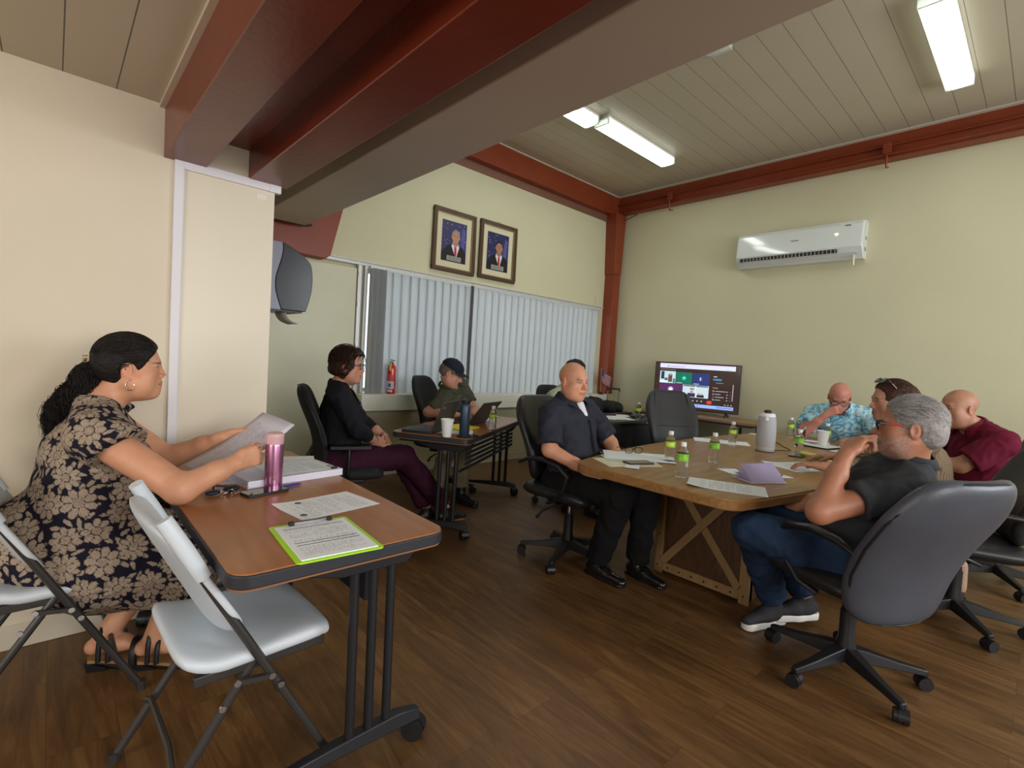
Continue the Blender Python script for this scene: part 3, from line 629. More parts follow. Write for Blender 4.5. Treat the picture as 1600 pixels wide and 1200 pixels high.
def folding_chair(label, loc, rz, group):
    t = thing('folding_chair', label, 'folding chair', loc, rz, group)
    ys = (-0.222, 0.222)
    # front tube runs from the top of the back down to the front foot; x forward
    A = (-0.235, 0.845); B = (0.235, 0.012)
    for y in ys:
        b = MB(); b.tube([(A[0]+0.02,y*0.94,A[1]-0.02),(A[0]+0.06,y,A[1]-0.09),(B[0],y,B[1])], 0.0125, 10); b.cyl(0.016,0,0.035,10,None,T(B[0],y,0)); b.build('front_leg', TUBE, t)
        b = MB(); b.tube([(0.005,y*0.90,0.545-0.12),(-0.262,y*0.90,0.014)], 0.0125, 10); b.cyl(0.016,0,0.03,10,None,T(-0.264,y*0.90,0)); b.build('rear_leg', TUBE, t)
        b = MB(); yy = y*1.06
        b.tube([(0.035,yy,0.37),(-0.055,yy,0.385)],0.010,4,flat=1.0); b.build('link', TUBE, t)
        for (x,z) in ((0.035,0.37),(-0.055,0.385),(-0.09,0.33),(0.06,0.335)):
            b = MB(); b.cyl(0.009,0,0.006,10,None,T(x,y*1.07,z) @ R(90 if y<0 else -90,'X')); b.build('rivet', CHROME, t)
    b = MB(); b.tube([(-0.19,-0.20,0.165),(-0.185,-0.12,0.20),(-0.185,0.12,0.20),(-0.19,0.20,0.165)],0.009,8); b.build('crossbar', TUBE, t); b = MB(); b.tube([(0.16,-0.21,0.145),(0.165,0,0.14),(0.16,0.21,0.145)],0.009,8); b.build('crossbar', TUBE, t)
    b = MB(); b.box(-0.15,0.20,-0.205,-0.185,0.390,0.418); b.build('seat_rail', TUBE, t, bevel=0.003); b = MB(); b.box(-0.15,0.20,0.185,0.205,0.390,0.418); b.build('seat_rail', TUBE, t, bevel=0.003)
    def sd(x,y,z): return (y+0.025, x*(1.0+0.10*(-y/0.2)*0.3), 0.432 + z + 0.028*max(0,(-y-0.10)/0.1)**1.5*1.0 - 0.02*max(0,(y-0.13)/0.07)**2*0.6 - 0.010*(1-(abs(x)/0.21)**2)*max(0.0,1-(y/0.19)**2))
    b = MB(); b.pillow(0.436,0.430,0.048,None,None,sd,24,0.18,e=10,p=0.35); b.build('seat', PLW, t, smooth=60)
    def bd(x,y,z):
        h = y+0.165; v = h/0.33
        xx = -0.030-0.205*h/0.34
        zz = 0.495+h
        top = 0.0 if y < 0 else 0
        return (xx + 0.014 - 0.040*(1-(x/0.24)**2) + z, x*(1.0-0.16*max(0,0.25-v)/0.25), zz + 0.020*(1-(x/0.24)**2)*v - 0.03*(1-(x/0.24)**2)*(1-v))
    b = MB(); b.pillow(0.480,0.33,0.036,None,None,bd,24,0.25,e=9,p=0.35); b.build('backrest', PLW, t, smooth=60)
    for y in ys:
        b = MB(); b.tube([(A[0]+0.008,y*0.93,A[1]+0.01),(A[0]+0.055,y,A[1]-0.075),(A[0]+0.095,y,A[1]-0.150)],[0.020,0.021,0.020],12); b.build('corner_sleeve', PLW, t)
    return t

def nesting_table(label, loc, rz, L_=1.52, W=0.62, H=0.74, side=1, group=None):
    # x long axis, posts grouped toward the 'side' edge; flip-top training table
    t = thing('folding_table', label, 'table', loc, rz, group)
    b = MB(); b.prism(rrect(L_-0.008,W-0.008,0.055,8), H-0.004, H); b.build('tabletop', TOPL, t)
    b = MB(); b.prism(rrect(L_,W,0.058,8), H-0.040, H-0.0042); b.build('edge_band', EDGE, t, bevel=0.004)
    b = MB(); b.prism(rrect(L_-0.012,W-0.012,0.05,6), H-0.046, H-0.041); b.build('underside', mat('underside_brown',(0.27,0.12,0.05),0.5), t)
    for e in (-1,1):
        x = e*(L_/2-0.11); c = side*0.115
        b = MB(); b.box(x-0.022,x+0.022,-W/2+0.05,W/2-0.03,H-0.075,H-0.047)
        q = [(-W/2+0.07,H-0.05),(W/2-0.03,H-0.05),(c+0.11,H-0.115),(c-0.11,H-0.115)] if side>0 else [(-W/2+0.03,H-0.05),(W/2-0.07,H-0.05),(c+0.11,H-0.115),(c-0.11,H-0.115)]
        b.add([(x-0.018,p[0],p[1]) for p in q]+[(x+0.018,p[0],p[1]) for p in q],[(0,1,2,3),(7,6,5,4),(0,4,5,1),(1,5,6,2),(2,6,7,3),(3,7,4,0)])
        b.build('top_bracket', DARKM, t, bevel=0.003)
        for k in (-1,0,1):
            b = MB(); b.tube([(x,c+k*0.062,H-0.10),(x+0.012*e,c+k*0.062,0.10)], 0.0145, 12); b.build('post', DARKM, t)
        b = MB(); xx = x+0.012*e
        sec = [(-W/2+0.02,0.068,0.086,0.014),(c-0.12,0.075,0.112,0.024),(c+0.10*1,0.075,0.122,0.026),(W/2-0.02,0.068,0.105,0.020)] if side>0 else [(-W/2+0.02,0.068,0.105,0.020),(c-0.10,0.075,0.122,0.026),(c+0.12,0.075,0.112,0.024),(W/2-0.02,0.068,0.086,0.014)]
        vs=[]
        for y,z0,z1,w_ in sec: vs += [(xx-w_,y,z0),(xx+w_,y,z0),(xx+w_*0.7,y,z1),(xx-w_*0.7,y,z1)]
        b.add(vs,[(4*i+j,4*i+(j+1)%4,4*i+4+(j+1)%4,4*i+4+j) for i in range(3) for j in range(4)]+[(3,2,1,0),(12,13,14,15)])
        ft = b.build('foot', DARKM, t, bevel=0.004)
        for y,rc in ((-W/2+0.03,40),(W/2-0.01,-30)):
            caster_mb(0.036,0.055).build('caster', BLACK, ft, loc=(xx,y,0), rot=(0,0,math.radians(rc)))
        b = MB(); b.tube([(x,c-0.15*side,H-0.08),(x-e*0.10,-side*0.2,H-0.075),(x-e*0.18,-side*0.22,H-0.06)],0.007,8); b.build('latch', BLACK, t)
    b = MB(); b.box(-L_/2+0.13,L_/2-0.13,side*0.115-0.014,side*0.115+0.014,H-0.112,H-0.082); b.build('crossbeam', DARKM, t)
    return t

# ---- the near desk with its black modesty panel
d1 = nesting_table('nearest table, cherry laminate with black edge, the woman in the floral dress reads at it', (0.635, 2.035, 0), 90, 1.50, 0.635, side=-1)
b = MB(); b.box(-0.52,0.52,-0.165,-0.150,0.46,0.69); b.build('modesty_panel', mat('black_mesh_fabric',(0.010,0.010,0.012),0.8), d1)
# ---- table 2
ang2 = 31.5
c2, s2 = math.cos(math.radians(ang2)), math.sin(math.radians(ang2))
O2 = Vector((2.115,2.685,0)) + Vector((c2,s2,0))*0.76 + Vector((-s2,c2,0))*0.305
t2 = nesting_table('middle table where the man in a cap works, laptops and a blue flask on it', O2, ang2, 1.52, 0.61, side=-1)
b = MB()
for i in range(5): b.box(-0.62,0.62,-0.24+0.001*i,-0.232,0.49+0.035*i,0.512+0.035*i)
b.tube([(-0.64,-0.20,0.48),(0.64,-0.20,0.48)],0.010,8); b.tube([(-0.64,-0.20,0.67),(0.64,-0.20,0.67)],0.010,8)
b.build('modesty_panel', mat('black_mesh_fabric',(0.010,0.010,0.012),0.8), t2)
def on2(u, v, z=0.74): # u along from near end, v across from front edge
    p = Vector((2.115,2.685,0)) + Vector((c2,s2,0))*u + Vector((-s2,c2,0))*v; return (p.x,p.y,z)
# ---- third table with papers in the corner
t3 = thing('side_table', 'dark-topped table with papers in the far corner before the suitcase', 'table', (4.62,3.30,0), 0)
b = MB(); b.prism(rrect(0.85,0.62,0.03,4),0.715,0.74); b.build('tabletop', mat('dark_grey_laminate',(0.05,0.05,0.055),0.4), t3, bevel=0.003)
for x in (-0.39,0.39):
    for y in (-0.28,0.28):
        b = MB(); b.tube([(x,y,0.715),(x,y,0.0)],0.013,8); b.build('leg', DARKM, t3)
b = MB(); b.box(-0.40,-0.385,-0.27,0.27,0.10,0.70); b.box(-0.39,0.0,-0.28,-0.265,0.12,0.68); b.build('side_panel', mat('black_mesh_fabric',(0.010,0.010,0.012),0.8), t3)
dr = thing('drawer_cart', 'black drawer cart under the corner table beside the empty leather chair', 'drawer unit', (4.78,3.12,0), -35)
b = MB(); b.box(-0.20,0.20,-0.17,-0.155,0.05,0.66); b.box(-0.20,0.20,0.155,0.17,0.05,0.66); b.box(-0.20,-0.19,-0.17,0.17,0.05,0.66); b.box(-0.20,0.20,-0.17,0.17,0.66,0.68); b.box(-0.20,0.20,-0.17,0.17,0.035,0.05); b.build('frame', BLACK, dr, bevel=0.003)
for k in range(4):
    b = MB(); z=0.07+0.148*k; b.box(-0.185,0.205,-0.150,0.150,z,z+0.128); q=b.build('drawer', mat('drawer_black',(0.02,0.02,0.022),0.25), dr, bevel=0.006)
    b = MB(); b.box(0.206,0.218,-0.09,0.09,z+0.095,z+0.108); b.build('handle', mat('drawer_pull',(0.10,0.10,0.11),0.3), q, bevel=0.003)
# ---- TV table
t4 = thing('folding_table', 'wood-topped table against the wall that carries the television', 'table', (6.02,2.98,0), 90)
b = MB(); b.prism(rrect(1.52,0.60,0.03,5),0.735,0.76); b.build('tabletop', wood_mat('desk_laminate_tan',(0.40,0.235,0.105),(0.32,0.18,0.075),0.35,3.0,'x',2.0), t4)
b = MB(); b.prism(rrect(1.53,0.61,0.032,5),0.712,0.735); b.build('edge_band', EDGE, t4, bevel=0.003)
for x in (-0.62,0.62):
    b = MB(); b.tube([(x,-0.24,0.70),(x,-0.24,0.0)],0.014,8); b.build('leg', DARKM, t4); b = MB(); b.tube([(x,0.24,0.70),(x,0.24,0.0)],0.014,8); b.build('leg', DARKM, t4)
    b = MB(); b.tube([(x,-0.25,0.69),(x*0.74,-0.25,0.69),(x,-0.25,0.45)],0.010,8); b.tube([(x,-0.24,0.12),(x,0.24,0.12)],0.010,8); b.build('brace', DARKM, t4)

# ---- conference table
ct = thing('conference_table', 'large boat-shaped oak laminate meeting table on an X-braced board base', 'table', (3.82,1.36,0), 0)
def boat(off=0.0):
    pts = []
    LX = 1.62-off
    def hw(x): return 0.655-0.20*(abs(x)/1.62)**2.2-off
    n = 24
    for i in range(n+1):
        x = LX-2*LX*i/n; pts.append([x, hw(x)])
    for i in range(n+1):
        x = -LX+2*LX*i/n; pts.append([x, -hw(x)])
    # round the four corners
    P = [Vector((p[0],p[1])) for p in pts]; out = []
    k = len(P)
    corners = (0, n, n+1, 2*n+1)
    for i,p in enumerate(P):
        if i in corners:
            a = P[i-1] if i in (n,2*n+1) else P[(i+1)%k]; 
            e1 = (P[i-1]-p); e2 = (P[(i+1)%k]-p); r = 0.085
            p1 = p+e1.normalized()*r; p2 = p+e2.normalized()*r
            for q in range(7):
                s = q/6; out.append((p1*(1-s)**2 + p*2*s*(1-s) + p2*s*s))
        else: out.append(p)
    return [(p.x,p.y) for p in out]
b = MB(); b.prism(boat(0.004), 0.735, 0.742); b.build('tabletop', OAK, ct)
b = MB(); b.prism(boat(0), 0.692, 0.735); b.build('edge', OAKE, ct, bevel=0.006)
BX0, BX1, BY = -0.93, 0.93, 0.30
b = MB(); b.box(BX0+0.02,BX0+0.05,-BY,BY,0.02,0.69); b.box(BX1-0.05,BX1-0.02,-BY,BY,0.02,0.69); b.box(BX0+0.02,BX1-0.02,-BY,-BY+0.03,0.02,0.69); b.box(BX0+0.02,BX1-0.02,BY-0.03,BY,0.02,0.69)
b.build('base_panel', PLKB, ct)
for e,sx in ((BX0,1),(BX1,-1)):
    xo, xi = (e, e+0.02*sx); x0, x1 = min(xo,xi), max(xo,xi)
    for s in (-1,1):
        b = MB(); y = s*(BY-0.028); b.box(x0,x1,y-0.028,y+0.028,0.0,0.69); b.build('corner_post', PINE, ct, bevel=0.003)
    b = MB(); b.box(x0,x1,-BY+0.056,BY-0.056,0.02,0.075); b.build('bottom_rail', PINE, ct, bevel=0.003)
    for s in (-1,1):
        A_ = Vector((0,s*(BY-0.06),0.08)); B_ = Vector((0,-s*(BY-0.06),0.675)); d = (B_-A_).normalized(); nn = Vector((0,-d.z,d.y))*0.024
        xx0, xx1 = (x0-0.001*(s+1), x1) 
        q = [A_+nn,A_-nn,B_-nn,B_+nn]
        b = MB(); b.add([(xx0-0.006*(s>0),p.y,p.z) for p in q]+[(xx1,p.y,p.z) for p in q],[(0,1,2,3),(7,6,5,4),(0,4,5,1),(1,5,6,2),(2,6,7,3),(3,7,4,0)]); b.build('cross_brace', PINE, ct, bevel=0.002)
    b = MB()
    for y in (-0.2,-0.12,-0.04,0.04,0.12,0.2): b.cyl(0.006,0,0.003,8,None,T(e-0.0025*(1 if sx>0 else -1),y,0.048) @ R(-90*sx,'Y'))
    for s in (-1,1):
        for z in (0.05,0.25,0.48,0.64): b.cyl(0.005,0,0.003,8,None,T(e-0.0025*sx,s*(BY-0.028),z) @ R(-90*sx,'Y'))
    b.build('screw', mat('screw_dark',(0.03,0.025,0.02),0.4,0.5), ct)

# ---- chairs
folding_chair('white plastic folding chair standing empty at the near end of the nearest table', (0.425,1.665,0), 2, 'white folding chairs')
folding_chair('white plastic folding chair the woman in the floral dress sits on, at the left edge', (0.015,2.415,0), 2, 'white folding chairs')
office_chair('office_chair','black fabric office chair under the woman in the black cardigan and glasses',(1.56,3.38,0),-22,MESHF,0.46,0.56,0.50,5,'T',20,thick=0.06)
office_chair('office_chair','black office chair of the man in the cap, its back against the blinds',(2.84,3.97,0),-58,MESHF,0.47,0.60,0.50,5,'T',0,thick=0.06)
office_chair('office_chair','black leather office chair of the bald man in the navy shirt, with hanging lever',(2.56,2.12,0),-84,LEA,0.47,0.58,0.52,10,'loop',-2,thick=0.09)
office_chair('office_chair','black office chair mostly hidden behind the bald man, by the blinds',(3.56,2.99,0),-80,MESHF,0.46,0.60,0.50,4,'none',10,thick=0.07)
office_chair('office_chair','empty padded black leather chair pushed to the far side of the meeting table',(4.28,2.25,0),-122,mat('black_leather_matt',(0.030,0.030,0.033),0.5,bump=0.08,bscale=120),0.46,0.63,0.50,11,'none',0,lumbar=True,thick=0.11)
office_chair('office_chair','large charcoal leather chair seen from behind, the grey-haired man leans in it',(2.61,0.53,0),63,LEA,0.45,0.68,0.56,15,'loop',24,backm=LEAG,thick=0.085,lever=False,flare=1,bev=0.10,bz=-0.115,off=0.0,ay=0.262,so=0.075)
office_chair('office_chair','black chair of the woman with sunglasses, its base beyond the charcoal chair',(3.72,0.28,0),112,LEA,0.46,0.56,0.48,12,'loop',30,thick=0.09,lever=False)
office_chair('office_chair','black leather chair of the man in the maroon polo at the right edge',(4.72,0.16,0),125,LEA,0.47,0.70,0.56,14,'loop',10,backm=LEAG,thick=0.10,lever=False)
office_chair('office_chair','black chair of the man in the pale blue patterned shirt',(5.72,1.32,0),190,LEA,0.46,0.42,0.46,10,'loop',10,thick=0.08,lever=False)
# ------------------------------------------------------------------ things on the tables
PAP = paper_mat('printed_paper', base=(0.84,0.88,0.92)); PAP2 = paper_mat('printed_paper_dense', 50, (0.80,0.87,0.92), (0.2,0.22,0.26), 0.46)
PPL = mat('plain_paper', (0.82,0.87,0.91), 0.6); YEL = mat('yellow_legal_paper', (0.80,0.78,0.24), 0.6)
def sheet(name, label, cat, loc, rz, w=0.216, d=0.279, m=None, curl=0.0, t=0.0006, group=None, extra=None, corner=None):
    b = MB(); n = 10
    def f(x,y): 
        z = 0.0
        if curl: z += curl*max(0,(x/(w/2)))**3 + curl*0.4*max(0,-(y/(d/2)))**3
        if corner: 
            q = max(0, (x/(w/2)*corner[0] + y/(d/2)*corner[1])-1.2); z += q*q*corner[2]
        return z
    vs = [(-w/2+w*i/n,-d/2+d*j/n,f(-w/2+w*i/n,-d/2+d*j/n)+t*k) for k in (0,1) for j in range(n+1) for i in range(n+1)]
    N1=(n+1)*(n+1); fs=[]
    for j in range(n):
        for i in range(n):
            a=j*(n+1)+i; fs += [(a,a+n+1,a+n+2,a+1),(N1+a,N1+a+1,N1+a+n+2,N1+a+n+1)]
    for i in range(n):
        fs += [(i,i+1,N1+i+1,N1+i),(n*(n+1)+i+1,n*(n+1)+i,N1+n*(n+1)+i,N1+n*(n+1)+i+1),((i+1)*(n+1),i*(n+1),N1+i*(n+1),N1+(i+1)*(n+1)),(i*(n+1)+n,(i+1)*(n+1)+n,N1+(i+1)*(n+1)+n,N1+i*(n+1)+n)]
    b.add(vs,fs)
    o = b.build(name, m or PAP, None, loc=loc, rot=(0,0,math.radians(rz)), weld=False)
    return tag(o, label, cat, group)

# water bottle
PET = mat('clear_pet', (0.93,0.97,0.97), 0.04, trans=0.96, ior=1.12, spec=0.6); LBL = mat('bottle_label_green', (0.24,0.55,0.05), 0.4, var=0.35, vscale=40)
LBLY = mat('bottle_label_yellow', (0.72,0.78,0.10), 0.4); CAPW = mat('cap_white', (0.80,0.82,0.82), 0.35)
def bottle(label, loc, rz, group='water bottles on the meeting table'):
    t = thing('water_bottle', label, 'bottle', loc, rz, group)
    pr = [(0.012,0.004),(0.027,0.0),(0.030,0.006),(0.0295,0.022),(0.0275,0.026),(0.0295,0.030),(0.0295,0.05),(0.0280,0.055),(0.0295,0.060),(0.0295,0.080),(0.0285,0.086),(0.0295,0.090),(0.0300,0.125),(0.0290,0.134),(0.022,0.150),(0.0135,0.162),(0.0128,0.172)]
    b = MB(); b.lathe(pr, 24); b.build('bottle_body', PET, t, smooth=40)
    b = MB(); b.lathe([(0.0304,0.090),(0.0306,0.128)], 24, None, None, False); o = b.build('bottle_label', LBL, t); 
    b = MB(); n=8
    b.add([(0.0309*math.cos(a),0.0309*math.sin(a),z) for z in (0.098,0.121) for a in [math.radians(-50+100*i/n) for i in range(n+1)]],[(i,i+1,n+2+i,n+1+i) for i in range(n)])
    b.build('label_band', LBLY, o)
    b = MB(); b.lathe([(0.0145,0.166),(0.0150,0.168),(0.0150,0.186),(0.0135,0.188)], 20); b.build('bottle_cap', CAPW, t)
    return t
BT = 0.7425
for lab,x,y,rz in (('water bottle with yellow-green label beside the papers of the bald man in navy',2.79,1.55,200),
    ('water bottle nearest the front edge of the meeting table, label turned sideways',2.44,1.28,60),
    ('water bottle in the middle of the meeting table, alone between papers and speaker',3.04,1.39,80),
    ('water bottle standing by the sheet in front of the empty leather chair',3.93,1.66,205),
    ('farthest water bottle on the meeting table, behind the round speaker',5.10,1.62,180),
    ('water bottle beside the small black phone, right of the round speaker',4.01,1.21,30),
    ('water bottle behind the white foam cup at the far end of the meeting table',4.90,1.27,150)):
    bottle(lab, (x,y,BT), rz)
bottle('water bottle on the middle table beside the right laptop', on2(0.58,0.02,0.741), 200, 'water bottles elsewhere')
bottle('water bottle on the dark corner table left of the empty leather chair', (4.76,3.06,0.741), 200, 'water bottles elsewhere')

FOAM = mat('foam_cup_white', (0.82,0.83,0.84), 0.5)
def foam_cup(label, loc, h=0.115, r=0.042):
    b = MB(); b.lathe([(r*0.68,0.0),(r*0.70,0.004),(r*0.97,h-0.010),(r*1.04,h-0.008),(r*1.04,h),(r*0.93,h),(r*0.64,0.012),(0.001,0.012)],26)
    return tag(b.build('foam_cup', FOAM, loc=loc, smooth=35), label, 'cup', 'white foam cups')
foam_cup('white foam cup on the middle table between laptop and blue flask', on2(-0.02+0.03,0.17,0.741), 0.125, 0.045)
foam_cup('white foam cup on the tablet at the far end of the meeting table', (4.70,1.245,0.756), 0.125, 0.047)

# conference speaker
ow = thing('conference_speaker', 'tall grey fabric conference camera-speaker standing mid table', 'speaker', (3.92,1.41,BT), 200)
b = MB(); b.lathe([(0.050,0.0),(0.062,0.006),(0.066,0.03),(0.064,0.035)],32); b.build('foot_ring', mat('speaker_base',(0.42,0.42,0.44),0.4), ow)
b = MB(); b.lathe([(0.064,0.034),(0.067,0.08),(0.066,0.16),(0.062,0.23),(0.056,0.262)],32); b.build('fabric_body', mat('speaker_fabric',(0.42,0.42,0.44),0.85,bump=0.3,bscale=900), ow)
b = MB(); b.lathe([(0.056,0.262),(0.053,0.278),(0.045,0.286),(0.001,0.287)],32); b.build('top_shell', mat('speaker_white',(0.72,0.73,0.75),0.3), ow)
b = MB(); b.cyl(0.013,0,0.004,16,None,T(0.0605,0,0.247)@R(90,'Y')); b.build('button', mat('speaker_eye',(0.80,0.80,0.82),0.2), ow)
b = MB(); b.lathe([(0.018,0.286),(0.026,0.292),(0.026,0.302),(0.018,0.310),(0.001,0.312)],20); b.build('lens', BLACK, ow)
b = MB(); pts=[(3.98,1.40,BT+0.003),(4.08,1.36,BT+0.003),(4.14,1.30,BT+0.003),(4.22,1.33,BT+0.003),(4.32,1.42,BT+0.003),(4.45,1.47,BT+0.003),(4.62,1.62,BT+0.003),(4.85,1.80,BT+0.003)]
def smoothp(pts, it=3):
    P=[Vector(p) for p in pts]
    for _ in range(it):
        Q=[P[0]]
        for a,c in zip(P,P[1:]): Q += [a*0.75+c*0.25, a*0.25+c*0.75]
        Q.append(P[-1]); P=Q
    return P
b.tube(smoothp(pts),0.003,6); tag(b.build('cable', BLACK), 'thin black cable running from the conference speaker across the table', 'cable')

# things near the bald man in navy
sheet('document', 'cream folder sheet under the white papers at the left tip of the meeting table', 'paper', (2.50,1.66,BT+0.0006), 62, 0.235,0.34, mat('cream_card',(0.70,0.69,0.50),0.6), t=0.002, group='papers at the bald man\'s place')
sheet('document', 'pale green sheet showing between the papers at the left tip of the meeting table', 'paper', (2.58,1.70,BT+0.003), 50, 0.216,0.30, mat('pale_green_paper',(0.52,0.62,0.50),0.6), t=0.001)
sheet('document', 'white blank sheet lying on top at the bald man\'s place, glasses on it', 'paper', (2.72,1.73,BT+0.0045), 40, 0.29,0.42, PPL, t=0.001)
sheet('document', 'narrow white slip under the black phone case at the table tip', 'paper', (2.44,1.58,BT+0.0032), 120, 0.08,0.16, PPL)
def phone(label, loc, rz, w=0.075, d=0.155, case=BLACK, scr=(0.01,0.01,0.012)):
    t = thing('mobile_phone', label, 'phone', loc, rz)
    b = MB(); b.prism(rrect(w,d,0.010,5),0.0,0.0095); b.build('case', case, t, bevel=0.0015)
    b = MB(); b.prism(rrect(w-0.006,d-0.006,0.008,5),0.0095,0.0102); b.build('screen', mat('phone_glass',scr,0.06,coat=0.5), t)
    return t
phone('phone in a dark brown folding case near the bald man in navy', (2.53,1.60,BT+0.004), 68, 0.085,0.17, mat('case_brown',(0.05,0.035,0.03),0.5))
def glasses_mb(b, X, w=0.135, m=None, temple=None, fold=False, tr=0.0022):
    # lenses in the xz plane, temples run to -y
    for s in (-1,1):
        pts=[]
        for i in range(18):
            a=2*math.pi*i/18; pts.append((s*0.033+0.026*math.copysign(abs(math.cos(a))**0.7,math.cos(a)), 0.0, 0.019*math.copysign(abs(math.sin(a))**0.8,math.sin(a))))
        b.tube(pts,tr,6,m,X,closed=True)
        b.tube([(s*0.059,0,0.008),(s*0.069,-0.006,0.009),(s*0.072,-0.032,0.0075)],tr,6,m,X); b.tube([(s*0.072,-0.032,0.0075),(s*0.073,-0.06,0.006),(s*0.072,-0.115,0.0),(s*0.070,-0.140,-0.022)],tr,6,temple or m,X)
    b.tube([(-0.008,0.002,0.006),(0,0.004,0.009),(0.008,0.002,0.006)],0.002,6,m,X)
b = MB(); glasses_mb(b, T(0,0,0.021)); tag(b.build('eyeglasses', BLACK, loc=(2.78,1.80,BT+0.006), rot=(0,0,math.radians(150))), 'black-rimmed eyeglasses lying open on the white papers', 'glasses')
# printed sheets
sheet('document', 'printed sheets nearest the front edge of the meeting table, corner turned up', 'paper', (2.46,1.05,BT+0.0004), 24, 0.216,0.36, PAP2, corner=(-1,1,0.02), t=0.002)
sheet('document', 'white sheet under the purple notebook', 'paper', (2.96,1.11,BT+0.0004), 62, 0.23,0.33, PPL)
sheet('document', 'long printed sheet on the far side of the meeting table by a bottle', 'paper', (4.05,1.80,BT+0.0004), 30, 0.23,0.42, PAP)
sheet('document', 'printed sheets in front of the grey-haired man, left corner turned', 'paper', (3.50,1.03,BT+0.0004), 66, 0.26,0.40, PAP2, corner=(1,1,0.02), t=0.0015)
sheet('document', 'white sheet beside the foam cup at the far end', 'paper', (4.66,1.02,BT+0.0004), 80, 0.22,0.30, PPL)
sheet('document', 'small white sheet in front of the man in the aloha shirt', 'paper', (5.05,1.42,BT+0.0004), 15, 0.16,0.26, PPL)
sheet('document', 'folded white napkin by the foam cup', 'napkin', (4.75,1.40,BT+0.0004), 40, 0.12,0.12, PPL, t=0.006)
sheet('document', 'small white card at the far left corner of the meeting table', 'card', (4.95,1.86,BT+0.0004), 10, 0.09,0.14, PPL)
# purple notebook, open and standing slightly
nb = thing('notebook', 'small purple notebook left open with a standing leaf on the meeting table', 'notebook', (2.79,1.02,BT+0.001), 62)
b = MB(); b.box(-0.075,0.075,-0.11,0.11,0,0.006); b.build('back_cover', mat('notebook_white',(0.62,0.60,0.68),0.5), nb, bevel=0.001)
LIL = mat('lilac_pages',(0.42,0.36,0.56),0.55)
for k in range(4):
    b = MB(); n=8; vs=[]
    a0 = math.radians((5,13,24,48)[k])
    for j in (0,1):
        for i in range(n+1):
            v=i/n; aa=a0*(1-0.12*v); vs.append((-0.07+0.138*v*math.cos(aa), -0.105+0.21*j, 0.007+0.120*v*math.sin(aa)))
    b.add(vs,[(i,i+1,n+2+i,n+1+i) for i in range(n)]); o=b.build('page', LIL, nb); o.modifiers.new('s','SOLIDIFY').thickness=0.0006
b = MB(); b.tube([(0.055,-0.06,0.010),(0.085,0.06,0.010)],0.004,8); tag(b.build('pen', mat('pen_navy',(0.02,0.03,0.10),0.3), loc=(2.93,0.96,BT+0.001), rot=(0,0,math.radians(60))), 'dark blue pen beside the purple notebook', 'pen')
phone('small black phone lying beside a water bottle right of the speaker', (3.95,1.20,BT), 100, 0.085,0.16)
pd = thing('legal_pad', 'yellow legal pad with its top page rolled back', 'notepad', (4.10,1.04,BT), 68)
b = MB(); b.box(-0.105,0.105,-0.15,0.15,0,0.008); b.build('pages', YEL, pd)
b = MB(); b.tube([(-0.10,0.15+0.0,0.022),(0.10,0.15,0.022)],0.016,10,flat=0.9); b.build('rolled_page', YEL, pd)
tb = thing('tablet_computer', 'dark tablet under the foam cup at the far end of the meeting table', 'tablet', (4.72,1.24,BT), 78)
b = MB(); b.prism(rrect(0.19,0.27,0.012,5),0,0.010); b.build('case', BLACK, tb, bevel=0.001); b = MB(); b.prism(rrect(0.175,0.255,0.008,5),0.010,0.0115); b.build('cover_sheet', PPL, tb)
yc = thing('yellow_mug', 'small yellow mug by the grey-haired man\'s hand', 'mug', (4.62,1.06,BT))
b = MB(); b.lathe([(0.028,0),(0.032,0.003),(0.034,0.05),(0.036,0.052),(0.030,0.052),(0.028,0.008),(0.001,0.008)],20); b.build('body', mat('mug_yellow',(0.55,0.36,0.04),0.35), yc)
b = MB(); b.tube([(0.033,0,0.042),(0.05,0,0.038),(0.05,0,0.018),(0.033,0,0.012)],0.004,6); b.build('handle', mat('mug_yellow'), yc)
fo = thing('folded_card', 'white folded card standing beside the farthest bottle', 'card', (5.06,1.52,BT), 20)
b = MB(); b.add([(-0.05,-0.04,0),(-0.05,0.05,0),(0,0,0.10),(0.05,-0.04,0),(0.05,0.05,0),(-0.05,-0.035,0.12),(0.05,-0.035,0.12)],[(0,3,6,5)]); b.add([(-0.05,0.03,0),(0.05,0.03,0),(0.05,-0.035,0.12),(-0.05,-0.035,0.12)],[(0,1,2,3)]); o=b.build('card', PPL, fo); o.modifiers.new('s','SOLIDIFY').thickness=0.001

# things on the nearest table (top 0.74)
D = 0.7405
th = thing('travel_bottle', 'metallic pink travel bottle with a pale pink flip lid', 'bottle', (0.655,2.075,D), 200)
b = MB(); b.lathe([(0.029,0.0),(0.0325,0.004),(0.0335,0.02),(0.0335,0.165),(0.032,0.172)],32); b.build('bottle_body', mat('pink_metallic',(0.42,0.175,0.30),0.25,0.75), th)
b = MB(); b.lathe([(0.0325,0.172),(0.0335,0.175),(0.0335,0.198),(0.0345,0.201),(0.0345,0.206),(0.031,0.214),(0.016,0.219),(0.001,0.220)],32); b.build('flip_lid', mat('lid_pink',(0.62,0.38,0.40),0.4), th)
b = MB(); b.box(0.030,0.040,-0.010,0.010,0.178,0.210); b.tube([(0.038,-0.008,0.205),(0.043,0,0.21),(0.038,0.008,0.205)],0.002,6); b.build('latch', mat('lid_pink'), th, bevel=0.002)
b = MB(); b.box(-0.0125,0.0125,-0.0008,0.0008,0.0,0.004); o=b.build('logo_mark', mat('logo_white',(0.7,0.65,0.7),0.4), th); o.location=(-0.012,-0.0333,0.045)
phone('black smartphone lying in front of the pink travel bottle', (0.600,1.995,D), -78, 0.076,0.158)
